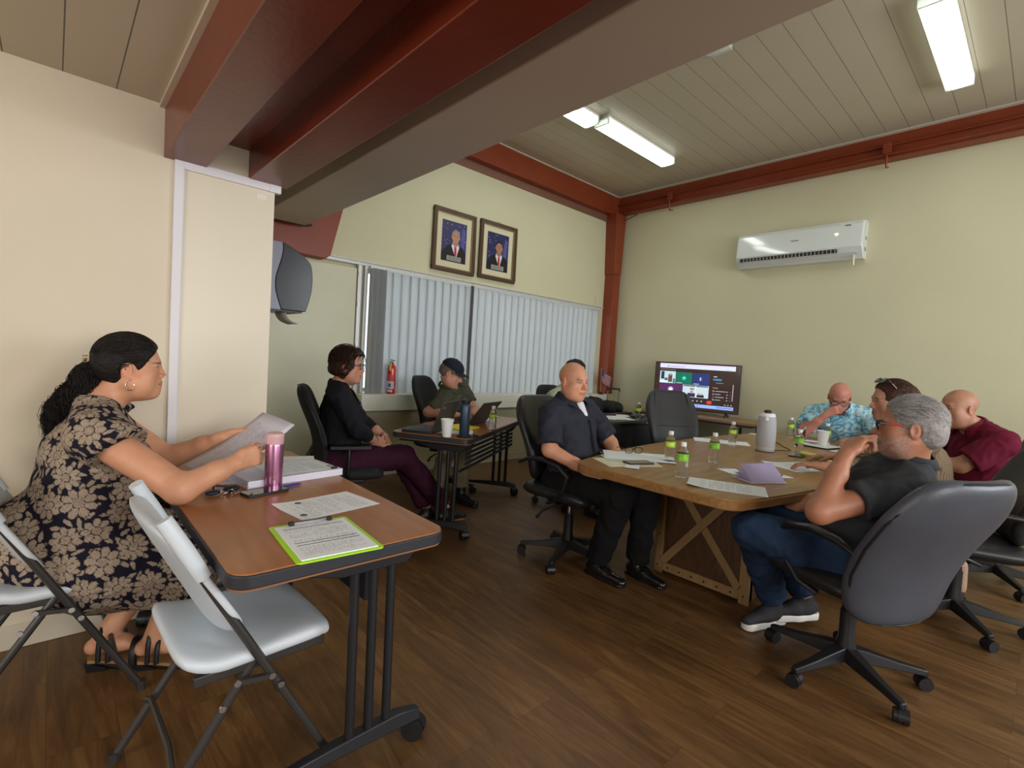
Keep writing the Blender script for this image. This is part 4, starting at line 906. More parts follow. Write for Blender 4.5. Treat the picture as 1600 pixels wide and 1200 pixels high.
b = MB(); b.tube([(-0.07,0,0.005),(0.055,0,0.005),(0.072,0,0.005)],[0.0045,0.0045,0.001],8); b.tube([(-0.07,0,0.0055),(-0.078,0,0.0055)],0.003,8)
tag(b.build('pen', mat('pen_blue',(0.03,0.03,0.32),0.3), loc=(0.69,2.035,D), rot=(0,0,math.radians(14))), 'blue ballpoint pen half hidden behind the pink travel bottle', 'pen')
ky = thing('key_ring', 'bunch of keys with black car key on the near table', 'keys', (0.470,2.045,D), 10)
random.seed(8)
for k in range(5):
    b = MB(); a=k*33; b.cyl(0.011,0,0.0022,14,None,T(0.03*math.cos(a),0.02*math.sin(a),0.002+0.003*k)); b.box(0.008,0.040,-0.003,0.003,0,0.0022,None,T(0.03*math.cos(a),0.02*math.sin(a),0.002+0.003*k)@R(a*2,'Z')@R(6,'Y')); b.build('key', mat('key_nickel',(0.45,0.43,0.38),0.25,1.0), ky)
b = MB(); b.sphere(0.02,14,None,T(0.035,0.012,0.013),(1.5,0.85,0.6)); b.build('car_fob', BLACK, ky)
b = MB(); b.sphere(0.016,14,None,T(-0.035,0.0,0.012),(1.7,1.0,0.6)); b.tube([(-0.03,0.01,0.012),(-0.02,0.03,0.03),(0.0,0.035,0.024),(0.03,0.03,0.018)],0.004,8); b.build('strap', mat('strap_navy',(0.015,0.015,0.03),0.5), ky)
b = MB(); b.tube([(0.014*math.cos(i*0.628),0.014*math.sin(i*0.628),0.006) for i in range(10)],0.0012,6,closed=True); b.build('ring', CHROME, ky)
# clipboard
cl = thing('clipboard', 'neon green clipboard with a ruled form at the near end of the table', 'clipboard', (0.600,1.425,D), -4)
b = MB(); b.prism(rrect(0.240,0.315,0.012,5),0,0.0035); b.build('board', mat('neon_green',(0.45,0.85,0.02),0.3,emis=(0.3,0.6,0),estr=0.0), cl)
def ptag(o): return o
b = MB(); b.box(-0.106,0.106,-0.145,0.135,0.0036,0.0062); b.build('form_sheets', PAP, cl)
b = MB()
for y in (0.100,-0.025,-0.045): b.box(-0.09,0.09,y,y+0.0035,0.0062,0.0065)
b.build('ruled_bars', mat('ink_black',(0.04,0.04,0.05),0.6), cl)
b = MB(); b.box(-0.055,0.055,0.128,0.142,0.006,0.010); b.tube([(-0.052,0.135,0.014),(0.052,0.135,0.014)],0.004,8); b.build('clip', CHROME, cl)
for s in (-1,1):
    b = MB(); b.box(s*0.058-0.008,s*0.058+0.008,0.126,0.143,0.006,0.018); b.build('clip_grip', BLACK, cl, bevel=0.002)
sheet('document', 'printed letter with round seals beside the neon clipboard', 'paper', (0.735,1.735,D), 99, 0.216,0.300, PAP, corner=(1,1,0.01))
for x,y in ((0.655,1.80),(0.625,1.66)):
    b = MB(); b.cyl(0.012,0,0.0004,16); tag(b.build('seal_print', mat('seal_ink',(0.10,0.12,0.16),0.6), loc=(x,y,D+0.0008)), 'small round dark seal printed on the letter by the clipboard', 'printed seal', 'seals on the letter')
# stack of stapled reports
st = thing('paper_stack', 'thick stack of printed reports in front of the reading woman', 'paper stack', (0.745,2.235,D), 8)
b = MB()
for k in range(9): b.box(-0.205+0.002*(k%3),0.205,-0.135+0.002*(k%2),0.135-0.001*k,0.0032*k,0.0032*k+0.0029)
b.build('sheets', mat('paper_block',(0.72,0.70,0.80),0.6), st)
b = MB(); b.box(-0.10,0.10,-0.13,0.13,0,0.0006); o=b.build('top_sheet', PAP2, st); o.location=(0.05,0.0,0.0290); o.rotation_euler=(0,0,math.radians(90))
b = MB(); b.box(-0.012,0.012,-0.006,0.006,0,0.008); b.tube([(-0.01,0.004,0.008),(-0.02,0.03,0.010),(0.0,0.03,0.010),(0.01,0.004,0.008)],0.001,5); o=b.build('binder_clip', BLACK, st); o.location=(0.175,-0.115,0.029)
st2 = sheet('document', 'yellow-edged form lying under the report stack toward the far table corner', 'paper', (0.83,2.42,D), -20, 0.23,0.40, mat('pale_yellow_paper',(0.72,0.74,0.52),0.6), t=0.002)
sheet('document', 'printed form on top of the yellow-edged sheet at the far table corner', 'paper', (0.84,2.41,D+0.003), -16, 0.216,0.37, PAP2, t=0.001)
sheet('document', 'loose printed sheet left of the report stack by the woman\'s hands', 'paper', (0.47,2.32,D), 70, 0.216,0.279, PAP)

# things on the middle table
S2 = 0.741
def laptop(label, loc, rz, open_deg, w=0.34, d=0.235, mark=False):
    t = thing('laptop', label, 'laptop', loc, rz, 'laptops on the middle table')
    LB = mat('laptop_black',(0.020,0.020,0.021),0.45)
    b = MB(); b.prism(rrect(w,d,0.010,4),0,0.018); bs_=b.build('base', LB, t, bevel=0.002)
    b = MB()
    for r_ in range(5):
        for c in range(13): b.box(-w/2+0.022+c*0.0228,-w/2+0.042+c*0.0228,-0.01+r_*0.020-0.0,0.007+r_*0.020,0.018,0.0195)
    b.build('keyboard', BLACK, bs_); b = MB(); b.box(-0.05,0.05,-0.095,-0.035,0.018,0.0186); b.build('touchpad', mat('touchpad',(0.03,0.03,0.032),0.3), bs_)
    X = T(0,d/2-0.004,0.018) @ R(-(open_deg-90),'X')
    b = MB(); b.box(-w/2,w/2,-0.002,0.006,0.0,d,None,X); ld=b.build('lid', mat('laptop_lid_grey',(0.055,0.048,0.045),0.5), t, bevel=0.003)
    b = MB(); b.box(-w/2+0.010,w/2-0.010,-0.0035,-0.002,0.012,d-0.010,None,X); b.build('screen', mat('laptop_screen',(0.02,0.03,0.05),0.15,emis=(0.4,0.55,0.7),estr=0.5), ld)
    if mark:
        b = MB(); b.box(w/2-0.075,w/2-0.03,0.006,0.0068,d-0.05,d-0.041,None,X); b.build('logo_mark', mat('logo_grey2',(0.30,0.28,0.28),0.3), ld)
    return t
laptop('open black laptop standing at the near end of the middle table, lid toward the camera', on2(0.20,0.42,S2), 212, 112, mark=True)
laptop('laptop the man in the cap types on, lid tilted far back', on2(0.80,0.34,S2), ang2+172, 128)
b_ = thing('water_flask', 'tall navy blue insulated flask with a carry loop on the middle table', 'flask', on2(0.165,0.10,S2), 40)
b = MB(); b.lathe([(0.035,0.0),(0.037,0.003),(0.037,0.205),(0.033,0.222),(0.028,0.228)],28); b.build('flask_body', mat('flask_navy',(0.045,0.075,0.125),0.35,0.3), b_)
b = MB(); b.lathe([(0.029,0.228),(0.031,0.232),(0.031,0.252),(0.026,0.258),(0.001,0.259)],24); b.build('flask_lid', BLACK, b_)
b = MB(); b.tube([(0.0,-0.03,0.240),(0.0,-0.036,0.265),(0.0,-0.018,0.290),(0.0,0.018,0.290),(0.0,0.036,0.265),(0.0,0.03,0.240)],0.005,8); b.build('carry_loop', BLACK, b_)
b = MB(); b.add([(0.0375*math.cos(a),0.0375*math.sin(a),z) for z in (0.12,0.15) for a in [math.radians(-60+i*8) for i in range(6)]],[(i,i+1,7+i,6+i) for i in range(5)]); b.build('emblem', mat('flask_mark',(0.25,0.30,0.36),0.4), b_)
phone('dark phone lying flat beside the blue flask', on2(0.10,0.045,S2), ang2+60, 0.075,0.155)
lp = thing('legal_pad', 'bright yellow legal pad between the two laptops', 'notepad', on2(0.47,0.26,S2), ang2+78)
b = MB(); b.box(-0.105,0.105,-0.14,0.14,0,0.012); b.build('pages', mat('yellow_pad_bright',(0.85,0.74,0.05),0.55), lp)
b = MB(); b.box(-0.105,0.105,0.12,0.143,0,0.014); b.build('binding', mat('yellow_pad_bright'), lp)
sheet('document', 'white sheet partly under the near laptop', 'paper', on2(0.27,0.22,S2), ang2+20, 0.216,0.279, PPL)
sheet('document', 'white papers at the far end of the middle table', 'paper', on2(1.28,0.36,S2), ang2+85, 0.25,0.34, PPL, t=0.006)
phone('grey tablet-like phone on the middle table beyond the bottle', on2(1.06,0.26,S2), ang2-50, 0.10,0.20, mat('case_grey',(0.20,0.20,0.22),0.4))
# corner table things
random.seed(3)
for k,(x,y,rz,lab) in enumerate(((4.45,3.30,20,'white papers at the left of the corner table'),(4.62,3.20,-30,'white paper sheet spread at the front of the corner table'),(4.80,3.34,70,'printed sheet at the back of the corner table'))):
    sheet('document', lab, 'paper', (x,y,0.7405+0.0015*k), rz, 0.23,0.33, PAP if k==2 else PPL, t=0.001)
ms_ = thing('desk_phone', 'low black device lying on the papers of the corner table', 'device', (4.86,3.13,0.7445), -30)
b = MB(); b.sphere(0.07,16,None,T(0,0,0.018),(1.5,0.8,0.26)); b.build('body', BLACK, ms_); b = MB(); b.box(-0.06,0.06,-0.02,0.02,0.033,0.038); b.build('buttons', mat('latch_grey'), ms_)
b = MB(); b.box(-0.16,0.16,-0.03,0.03,0,0.015); tag(b.build('folder', mat('black_folder',(0.02,0.02,0.022),0.5), loc=(4.62,3.44,0.7445), rot=(0,0,math.radians(-25)), bevel=0.003), 'thin black folder at the back of the corner table', 'folder')
# suitcase with extended handle
su = thing('suitcase', 'black wheeled suitcase with its pull handle extended behind the corner table', 'suitcase', (5.62,4.02,0), -50)
b = MB(); b.pillow(0.38,0.62,0.26,None,R(90,'X'),lambda x,y,z:(x,y+0.36,z),16,0.12,e=10,p=0.35); b.build('case_shell', mat('nylon_black',(0.012,0.012,0.013),0.7), su)
b = MB()
for x in (-0.075,0.075): b.tube([(x,0.10,0.60),(x,0.10,0.985)],0.007,8)
b.build('handle_rod', mat('rod_grey',(0.25,0.25,0.27),0.3,0.8), su)
b = MB(); b.tube([(-0.085,0.10,0.97),(-0.085,0.10,1.0),(0.085,0.10,1.0),(0.085,0.10,0.97)],0.015,8); b.build('grip', BLACK, su)
for x in (-0.13,0.13):
    b = MB(); b.cyl(0.035,-0.012,0.012,14,None,T(x,0.10,0.035)@R(90,'Y')); b.build('wheel', BLACK, su)
bagm = mat('bag_black',(0.008,0.008,0.009),0.75)
for (x,y,sx,sy,sz,z,lab) in ((5.30,4.08,0.17,0.14,0.10,0.86,'left'),(5.72,3.78,0.16,0.12,0.07,0.83,'right')):
    pass
bt = thing('bag_shelf', 'low dark bench holding black bags in the corner', 'bench', (5.45,4.08,0), 0)
b = MB(); b.box(-0.45,0.45,-0.20,0.20,0.66,0.69); b.build('board', mat('bench_brown',(0.05,0.035,0.025),0.6), bt, bevel=0.003)
for x in (-0.42,0.42):
    b = MB(); b.box(x-0.02,x+0.02,-0.18,0.18,0,0.66); b.build('leg', mat('bench_brown'), bt)
for k,(x,y,sx,sy,sz,lab) in enumerate(((-0.25,0.0,0.20,0.15,0.10,'slouched black bag in the corner under the small flag'),(0.05,-0.05,0.14,0.12,0.075,'small black pouch between the two bags in the corner'),(0.28,0.02,0.18,0.14,0.065,'flat black bag at the right, in front of the suitcase handle'))):
    t_ = thing('bag', lab, 'bag', (5.45+x,4.08+y,0.69), 20*k)
    def lump(u,v,sg=1): return (u,v)
    b = MB(); b.pillow(sx*2,sy*2,sz*2,None,None,lambda px,py,pz: (px+0.012*math.sin(9*py+k), py, max(0.0,pz*(1+0.25*math.sin(11*px+k)*math.cos(8*py))+sz*0.85)),16,0.3,e=4,p=0.5); b.build('bag_body', bagm, t_)
    b = MB(); b.tube([(-sx*0.5,0,sz*1.5),(-sx*0.2,-0.02,sz*2.1),(sx*0.3,0.02,sz*2.0),(sx*0.6,0,sz*1.4)],0.008,6); b.build('strap', bagm, t_)

# television
tv_l, tv_r = Vector((5.93,3.60,0)), Vector((6.20,2.575,0))
dv = (tv_r-tv_l); TW = dv.length; tvc = (tv_l+tv_r)/2; ang = math.degrees(math.atan2(dv.y,dv.x))
tv = thing('television', 'flat television on the wood-topped table showing a video meeting', 'television', (tvc.x,tvc.y,0.760), ang)
H0, H1 = 0.045, 0.655
b = MB(); b.box(-TW/2,TW/2,0.004,0.035,H0,H1); b.box(-TW*0.35,TW*0.35,0.035,0.07,H0+0.05,H0+0.35); b.build('housing', BLACK, tv, bevel=0.004)
def em(nm, c=(1,1,1), s=1.0): return mat('screen_'+nm, (0.01,0.01,0.01), 0.25, emis=c, estr=s)
SW, SH, SX, SZ = TW-0.016, H1-H0-0.022, -(TW-0.016)/2, H0+0.012
sc = MB(); sc.box(-SW/2,SW/2,0.001,0.005,SZ,SZ+SH); scr = sc.build('screen', mat('screen_dark_glass',(0.012,0.011,0.012),0.09,emis=(0.035,0.020,0.016),estr=1.0), tv)
def rect(u0,u1,v0,v1,m,lv=1,name='window',bb=None):
    b = bb or MB(); y = 0.0008-0.0005*lv
    b.add([(SX+SW*u0,y,SZ+SH*v0),(SX+SW*u1,y,SZ+SH*v0),(SX+SW*u1,y,SZ+SH*v1),(SX+SW*u0,y,SZ+SH*v1)],[(0,1,2,3)],m)
    if bb is None: b.build(name, None, scr, smooth=0, weld=False)
    return b
# browser bar
q = MB(); rect(0.055,0.945,0.885,0.985,em('bar',(0.62,0.66,0.95)),1,bb=q); rect(0.055,0.945,0.955,0.985,em('bar2',(0.66,0.55,0.72)),2,bb=q); rect(0.15,0.165,0.91,0.935,em('ink',(0.12,0.12,0.2)),3,bb=q); rect(0.17,0.36,0.917,0.925,em('ink',(0.2,0.2,0.3)),3,bb=q); rect(0.83,0.90,0.905,0.913,em('ink2',(0.3,0.3,0.4)),3,bb=q); q.build('browser_bar', None, scr, smooth=0, weld=False)
q = MB(); rect(0.06,0.25,0.845,0.853,em('tabs',(0.35,0.25,0.2)),1,bb=q); q.build('title_line', None, scr, smooth=0, weld=False)
# tiles
q = MB(); rect(0.06,0.255,0.545,0.81,em('room',(0.45,0.62,0.66)),1,bb=q)
rect(0.075,0.115,0.63,0.80,em('dk',(0.03,0.03,0.05)),2,bb=q); rect(0.165,0.215,0.57,0.74,em('dk2',(0.10,0.06,0.05)),2,bb=q); rect(0.17,0.21,0.72,0.76,em('skin',(0.45,0.25,0.18)),3,bb=q); rect(0.12,0.16,0.60,0.66,em('dk3',(0.08,0.10,0.14)),2,bb=q); rect(0.06,0.16,0.545,0.60,em('wh',(0.62,0.75,0.85)),2,bb=q); rect(0.225,0.25,0.55,0.65,em('dk3',(0.08,0.1,0.14)),2,bb=q)
q.build('video_tile', None, scr, smooth=0, weld=False)
def circ(b,u,v,r,m,lv=3,n=16):
    y=0.0008-0.0005*lv; b.add([(SX+SW*u+r*math.cos(2*math.pi*i/n),y,SZ+SH*v+r*math.sin(2*math.pi*i/n)) for i in range(n)],[tuple(range(n))],m)
q = MB(); rect(0.262,0.455,0.545,0.80,em('green',(0.005,0.14,0.085)),1,bb=q); circ(q,0.36,0.675,0.028,em('gr2',(0.01,0.42,0.28)),2); circ(q,0.36,0.675,0.010,em('gr3',(0.35,0.95,0.75)),3); rect(0.27,0.34,0.558,0.568,em('wh2',(0.6,0.7,0.7)),3,bb=q); q.build('video_tile', None, scr, smooth=0, weld=False)
q = MB(); rect(0.462,0.66,0.545,0.80,em('blue',(0.018,0.030,0.14)),1,bb=q); circ(q,0.56,0.675,0.024,em('bl2',(0.06,0.07,0.22)),2); rect(0.548,0.562,0.64,0.71,em('wh3',(0.5,0.5,0.6)),3,bb=q); rect(0.475,0.545,0.558,0.568,em('wh2'),3,bb=q); q.build('video_tile', None, scr, smooth=0, weld=False)
q = MB(); rect(0.06,0.345,0.265,0.535,em('plum',(0.085,0.022,0.095)),1,bb=q); circ(q,0.205,0.41,0.036,em('pl2',(0.35,0.30,0.42)),2); circ(q,0.205,0.41,0.022,em('pl3',(0.75,0.75,0.85)),3); q.build('video_tile', None, scr, smooth=0, weld=False)
q = MB(); rect(0.352,0.66,0.265,0.535,em('room2',(0.50,0.60,0.66)),1,bb=q); rect(0.36,0.65,0.50,0.53,em('dk4',(0.10,0.13,0.18)),2,bb=q); rect(0.415,0.505,0.275,0.36,em('dk5',(0.02,0.03,0.08)),3,bb=q); circ(q,0.462,0.385,0.020,em('skin'),4); rect(0.525,0.61,0.275,0.33,em('dk6',(0.02,0.02,0.03)),3,bb=q); circ(q,0.55,0.35,0.012,em('skin'),4); circ(q,0.585,0.345,0.012,em('skin'),4); rect(0.505,0.512,0.27,0.53,em('wh'),4,bb=q); rect(0.44,0.49,0.43,0.47,em('sk2',(0.30,0.18,0.14)),3,bb=q)
q.build('video_tile', None, scr, smooth=0, weld=False)
# side list
q = MB(); rect(0.705,0.745,0.74,0.755,em('wh4',(0.6,0.6,0.6)),1,bb=q); rect(0.70,0.80,0.665,0.705,em('pill',(0.02,0.16,0.36)),1,bb=q); rect(0.73,0.79,0.68,0.69,em('pill2',(0.10,0.35,0.65)),2,bb=q); rect(0.735,0.82,0.61,0.62,em('gy',(0.25,0.25,0.25)),1,bb=q); rect(0.705,0.765,0.50,0.515,em('gy'),1,bb=q)
for k,(v,c) in enumerate(((0.44,(0.75,0.12,0.05)),(0.375,(0.2,0.2,0.2)),(0.315,(0.14,0.05,0.35)),(0.255,(0.05,0.40,0.30)))):
    circ(q,0.715,v,0.011,em('dot%s'%'abcd'[k],c),1); rect(0.735,0.735+(0.12,0.06,0.10,0.065)[k],v-0.006,v+0.006,em('gy2',(0.4,0.4,0.42)),1,bb=q); circ(q,0.87,v,0.007,em('gy2'),1,8); circ(q,0.905,v,0.004,em('gy'),1,8)
rect(0.928,0.935,0.25,0.60,em('scroll',(0.45,0.45,0.5)),1,bb=q); q.build('participant_list', None, scr, smooth=0, weld=False)
q = MB()
for u in (0.08,0.13,0.18,0.23,0.28,0.33,0.385,0.435,0.485,0.535,0.585): circ(q,u,0.195,0.009,em('btn',(0.42,0.42,0.42)),1)
circ(q,0.665,0.185,0.021,em('hang',(0.75,0.04,0.03)),1); circ(q,0.685,0.185,0.021,em('hang'),1)
for u in (0.855,0.89,0.925): circ(q,u,0.16,0.007,em('btn'),1)
q.build('call_buttons', None, scr, smooth=0, weld=False)
q = MB(); rect(0.03,0.95,0.055,0.125,em('task',(0.28,0.42,0.88)),1,bb=q)
for k in range(6): circ(q,0.40+0.036*k,0.09,0.009,em('tk%s'%'ab'[k%2],((0.05,0.15,0.7),(0.4,0.3,0.5))[k%2]),2)
rect(0.76,0.94,0.08,0.10,em('tk3',(0.12,0.16,0.45)),2,bb=q); q.build('task_bar', None, scr, smooth=0, weld=False)
for s in (-1,1):
    b = MB(); b.tube([(s*TW*0.36,0.02,H0),(s*(TW*0.36+0.01),-0.08,0.004)],0.009,6); b.tube([(s*TW*0.36,0.02,H0),(s*(TW*0.36+0.02),0.12,0.004)],0.009,6); b.build('foot', BLACK, tv)

# extinguisher on the ledge
ex = thing('fire_extinguisher', 'red fire extinguisher standing on the ledge at the left end of the blinds', 'fire extinguisher', (2.565,4.60,0.886), 220)
RD = mat('extinguisher_red',(0.60,0.012,0.022),0.25,coat=0.3)
b = MB(); b.lathe([(0.040,0.0),(0.045,0.004),(0.045,0.255),(0.041,0.280),(0.025,0.300),(0.015,0.306)],24); b.build('cylinder', RD, ex)
b = MB(); n=10
for (z0,z1,m_,a0,a1) in ((0.05,0.13,mat('label_white',(0.60,0.62,0.70),0.5),-60,60),(0.135,0.20,mat('label_red_text',(0.62,0.10,0.10),0.5),-55,55),(0.02,0.04,mat('label_white'),-40,40)):
    b.add([(0.0456*math.cos(math.radians(a0+(a1-a0)*i/n)),0.0456*math.sin(math.radians(a0+(a1-a0)*i/n)),z) for z in (z0,z1) for i in range(n+1)],[(i,i+1,n+2+i,n+1+i) for i in range(n)],m_)
b.add([(0.0459*math.cos(math.radians(a)),0.0459*math.sin(math.radians(a)),z) for z in (0.07,0.105) for a in (-18,-6,6,18)],[(0,1,5,4),(1,2,6,5),(2,3,7,6)],mat('label_blue',(0.08,0.12,0.35),0.5))
b.build('label', None, ex, weld=False)
b = MB(); b.cyl(0.016,0.303,0.325,12); b.box(-0.015,0.075,-0.008,0.008,0.338,0.346,None,R(-8,'Y')); b.box(-0.012,0.060,-0.007,0.007,0.320,0.327); b.build('handle', BLACK, ex, bevel=0.002)
b = MB(); b.tube([(0.02,0,0.315),(0.06,0.01,0.300),(0.075,0.01,0.265),(0.068,0.01,0.240)],[0.006,0.009,0.012,0.013],8); b.build('nozzle_tag', mat('tag_yellow',(0.55,0.45,0.06),0.5), ex)
# little flag at the end of the ledge
fl = thing('hand_flag', 'small American flag on a stick in front of the red corner column', 'flag', (5.99,4.52,0.887), 0); fl.scale = (1.3,1.3,1.15)
b = MB(); b.lathe([(0.03,0),(0.03,0.01),(0.006,0.02),(0.004,0.03)],14); b.build('stand', BLACK, fl)
b = MB(); b.tube([(0,0,0.02),(-0.055,-0.03,0.335)],0.0035,6); b.build('stick', mat('stick_gold',(0.4,0.28,0.08),0.4), fl)
FR_, FW_ = mat('flag_red',(0.30,0.008,0.015),0.7), mat('flag_white',(0.50,0.50,0.56),0.7); FB_ = mat('flag_blue',(0.03,0.035,0.16),0.7)
b = MB(); p0 = Vector((-0.052,-0.028,0.325)); e1 = Vector((0.075,0.02,-0.215)); e2 = Vector((0.135,0.02,-0.075)) # hoist along stick is e2-ish; fly droops
hd = Vector((0.045,0.026,-0.165)); fd = Vector((0.15,-0.03,-0.10))
def fp(u,v): return tuple(p0 + hd*v + fd*u + Vector((0.3,-1,0)).normalized()*0.012*math.sin(u*9+v*2))
for s in range(13):
    m_ = FR_ if s%2==0 else FW_; n=12; u0=0.4 if s<7 else 0.0
    b.add([fp(u0+(1-u0)*i/n,(s+k)/13) for k in (0,1) for i in range(n+1)],[(i,i+1,n+2+i,n+1+i) for i in range(n)],m_)
n=6; b.add([fp(0.4*i/n,(7/13)*k/3) for k in range(4) for i in range(n+1)],[(k*(n+1)+i,k*(n+1)+i+1,(k+1)*(n+1)+i+1,(k+1)*(n+1)+i) for k in range(3) for i in range(n)],FB_)
for r_ in range(4):
    for c_ in range(5):
        q_=Vector(fp(0.04+0.08*c_,(0.6+1.7*r_)/13)); 
        for s_ in (-1,1): b.add([tuple(q_+Vector((dx,-0.0016*s_,dz))) for dx,dz in ((-.003,0),(0,-.003),(.003,0),(0,.003))],[(0,1,2,3)],FW_)
o = b.build('cloth', None, fl, smooth=60); o.modifiers.new('s','SOLIDIFY').thickness=0.0008
sp = thing('light_switch', 'small ivory cord pull box on the wall by the red column', 'switch', (6.02,4.748,2.30))
b = MB(); b.box(-0.02,0.02,-0.014,0.0,-0.05,0.05); b.build('plate', mat('switch_ivory',(0.62,0.60,0.45),0.4), sp, bevel=0.002)
cb_ = thing('cardboard_box', 'brown cardboard carton on the ledge behind the bald man', 'box', (5.52,4.60,0.886), 10)
b = MB(); b.box(-0.10,0.10,-0.07,0.07,0,0.33); b.build('carton', mat('cardboard',(0.30,0.16,0.08),0.8), cb_)
# ------------------------------------------------------------------ people: smooth implicit bodies turned into one mesh each
V3 = lambda *a: np.array(a, float)
def nrm(v): v = np.asarray(v, float); return v/np.linalg.norm(v)
def RC(a, b, ra, rb, k=0.02, op='u', clip=None, flat=None):
    a = np.asarray(a,float); b = np.asarray(b,float)
    return dict(t='rc', a=a, b=b, ra=ra, rb=rb, k=k, op=op, clip=clip, flat=flat, c=(a+b)/2, R=np.linalg.norm(b-a)/2+max(ra,rb))
def EL(c, r, Rm=None, k=0.02, op='u'):
    return dict(t='el', c=np.asarray(c,float), r=np.asarray(r,float), M=np.eye(3) if Rm is None else Rm, k=k, op=op, R=max(r))
def HS(p, n, k=0.003):   # keep the side opposite to n
    return dict(t='hs', c=np.asarray(p,float), n=nrm(n), k=k, op='i', R=1e9)
def pd_(p, P):
    if p['t'] == 'rc':
        pa = P-p['a']; ba = p['b']-p['a']; L2 = max(ba@ba,1e-12)
        h = np.clip(pa@ba/L2, 0, 1); q = pa - h[:,None]*ba
        if p['flat'] is not None:
            n, s = p['flat']; q = q + (s-1)*(q@n)[:,None]*n
        d = np.sqrt((q*q).sum(1)) - (p['ra']+(p['rb']-p['ra'])*h)
        if p['clip'] is not None:
            for c, n in p['clip']: d = np.maximum(d, (P-c)@n)
        return d
    if p['t'] == 'el':
        q = (P-p['c'])@p['M']; a = q/p['r']; k0 = np.sqrt((a*a).sum(1)); k1 = np.sqrt(((a/p['r'])**2).sum(1))
        return k0*(k0-1)/np.maximum(k1,1e-9)
    return (P-p['c'])@p['n']
def sdf(prims, P, cen=None, hr=None):
    d = np.full(len(P), 0.5)
    for p in prims:
        if cen is not None and p['t'] != 'hs' and np.linalg.norm(p['c']-cen)-p['R'] > hr+0.07: continue
        e = pd_(p, P); k = p['k']
        if p['op'] == 'u':
            h = np.clip(0.5+0.5*(d-e)/k,0,1); d = d*(1-h)+e*h - k*h*(1-h)
        elif p['op'] == 's':
            e = -e; h = np.clip(0.5-0.5*(d-e)/k,0,1); d = d*(1-h)+e*h + k*h*(1-h)
        else:
            h = np.clip(0.5-0.5*(d-e)/k,0,1); d = d*(1-h)+e*h + k*h*(1-h)
    return d
def surface(prims, vox, B=12):
    un = [p for p in prims if p['op']=='u']
    lo = np.min([p['c']-p['R'] for p in un],0)-0.03; hi = np.max([p['c']+p['R'] for p in un],0)+0.03
    S = B*vox; nb = np.ceil((hi-lo)/S).astype(int); hd = S*math.sqrt(3)/2
    gi = np.stack(np.meshgrid(*[np.arange(n) for n in nb], indexing='ij'),-1).reshape(-1,3)
    cen = lo+(gi+0.5)*S
    dc = sdf(prims, cen); act = gi[np.abs(dc) < hd*1.9+0.012]
    ax = np.arange(B+1); g = np.stack(np.meshgrid(ax,ax,ax,indexing='ij'),-1).reshape(-1,3)
    NY, NZ = int(nb[1]*B+4), int(nb[2]*B+4)
    key = lambda q: ((q[:,0]+1)*NY + (q[:,1]+1))*NZ + (q[:,2]+1)
    CO = np.array([(x,y,z) for x in (0,1) for y in (0,1) for z in (0,1)])
    ED = [(a,b) for a in range(8) for b in range(a+1,8) if np.abs(CO[a]-CO[b]).sum()==1]
    Vk=[];Vp=[];Q=[]
    for bi in act:
        base = bi*B; P = lo+(g+base)*vox
        d = sdf(prims, P, lo+(bi+0.5)*S, hd).reshape(B+1,B+1,B+1)
        ins = d < 0
        if ins.all() or not ins.any(): continue
        c8 = np.stack([d[x:x+B,y:y+B,z:z+B] for x,y,z in CO],-1)
        s = (c8<0).sum(-1); idx = np.argwhere((s>0)&(s<8))
        if len(idx):
            v = c8[idx[:,0],idx[:,1],idx[:,2]]; acc = np.zeros((len(idx),3)); cnt = np.zeros(len(idx))
            for a,b in ED:
                m = (v[:,a]<0)!=(v[:,b]<0); t = np.where(m, v[:,a]/np.where(m, v[:,a]-v[:,b],1), 0)
                acc += np.where(m[:,None], CO[a]+t[:,None]*(CO[b]-CO[a]), 0); cnt += m
            Vk.append(key(idx+base)); Vp.append(lo+(idx+base+acc/cnt[:,None])*vox)
        for axn in range(3):
            sl = [slice(0,B)]*3; s2 = [slice(0,B)]*3; s2[axn] = slice(1,B+1)
            m = ins[tuple(sl)] != ins[tuple(s2)]; e = np.argwhere(m)
            if not len(e): continue
            fl = ins[tuple(sl)][m]; o1, o2 = (axn+1)%3, (axn+2)%3
            u = np.zeros(3,int); u[o1] = 1; v_ = np.zeros(3,int); v_[o2] = 1; E = e+base
            q = np.stack([key(E-u-v_),key(E-v_),key(E),key(E-u)],1)
            q[~fl] = q[~fl][:,::-1]; Q.append(q)
    Vk = np.concatenate(Vk); Vp = np.concatenate(Vp); Q = np.concatenate(Q)
    o = np.argsort(Vk); Vk = Vk[o]; Vp = Vp[o]
    ix = np.searchsorted(Vk, Q); ix = np.clip(ix,0,len(Vk)-1); ok = (Vk[ix]==Q).all(1)
    return Vp, ix[ok]
def vnormals(V, F):
    n = np.cross(V[F[:,2]]-V[F[:,0]], V[F[:,3]]-V[F[:,1]]); N = np.zeros_like(V)
    for i in range(4): np.add.at(N, F[:,i], n)
    return N/np.maximum(np.linalg.norm(N,axis=1,keepdims=True),1e-12)
def smoothv(V, F, it=1, lam=0.5):
    for _ in range(it):
        S = np.zeros_like(V); C = np.zeros(len(V))
        for i in range(4):
            for j in ((i+1)%4,(i+3)%4): np.add.at(S, F[:,i], V[F[:,j]]); np.add.at(C, F[:,i], 1)
        V = V*(1-lam)+lam*S/np.maximum(C,1)[:,None]
    return V
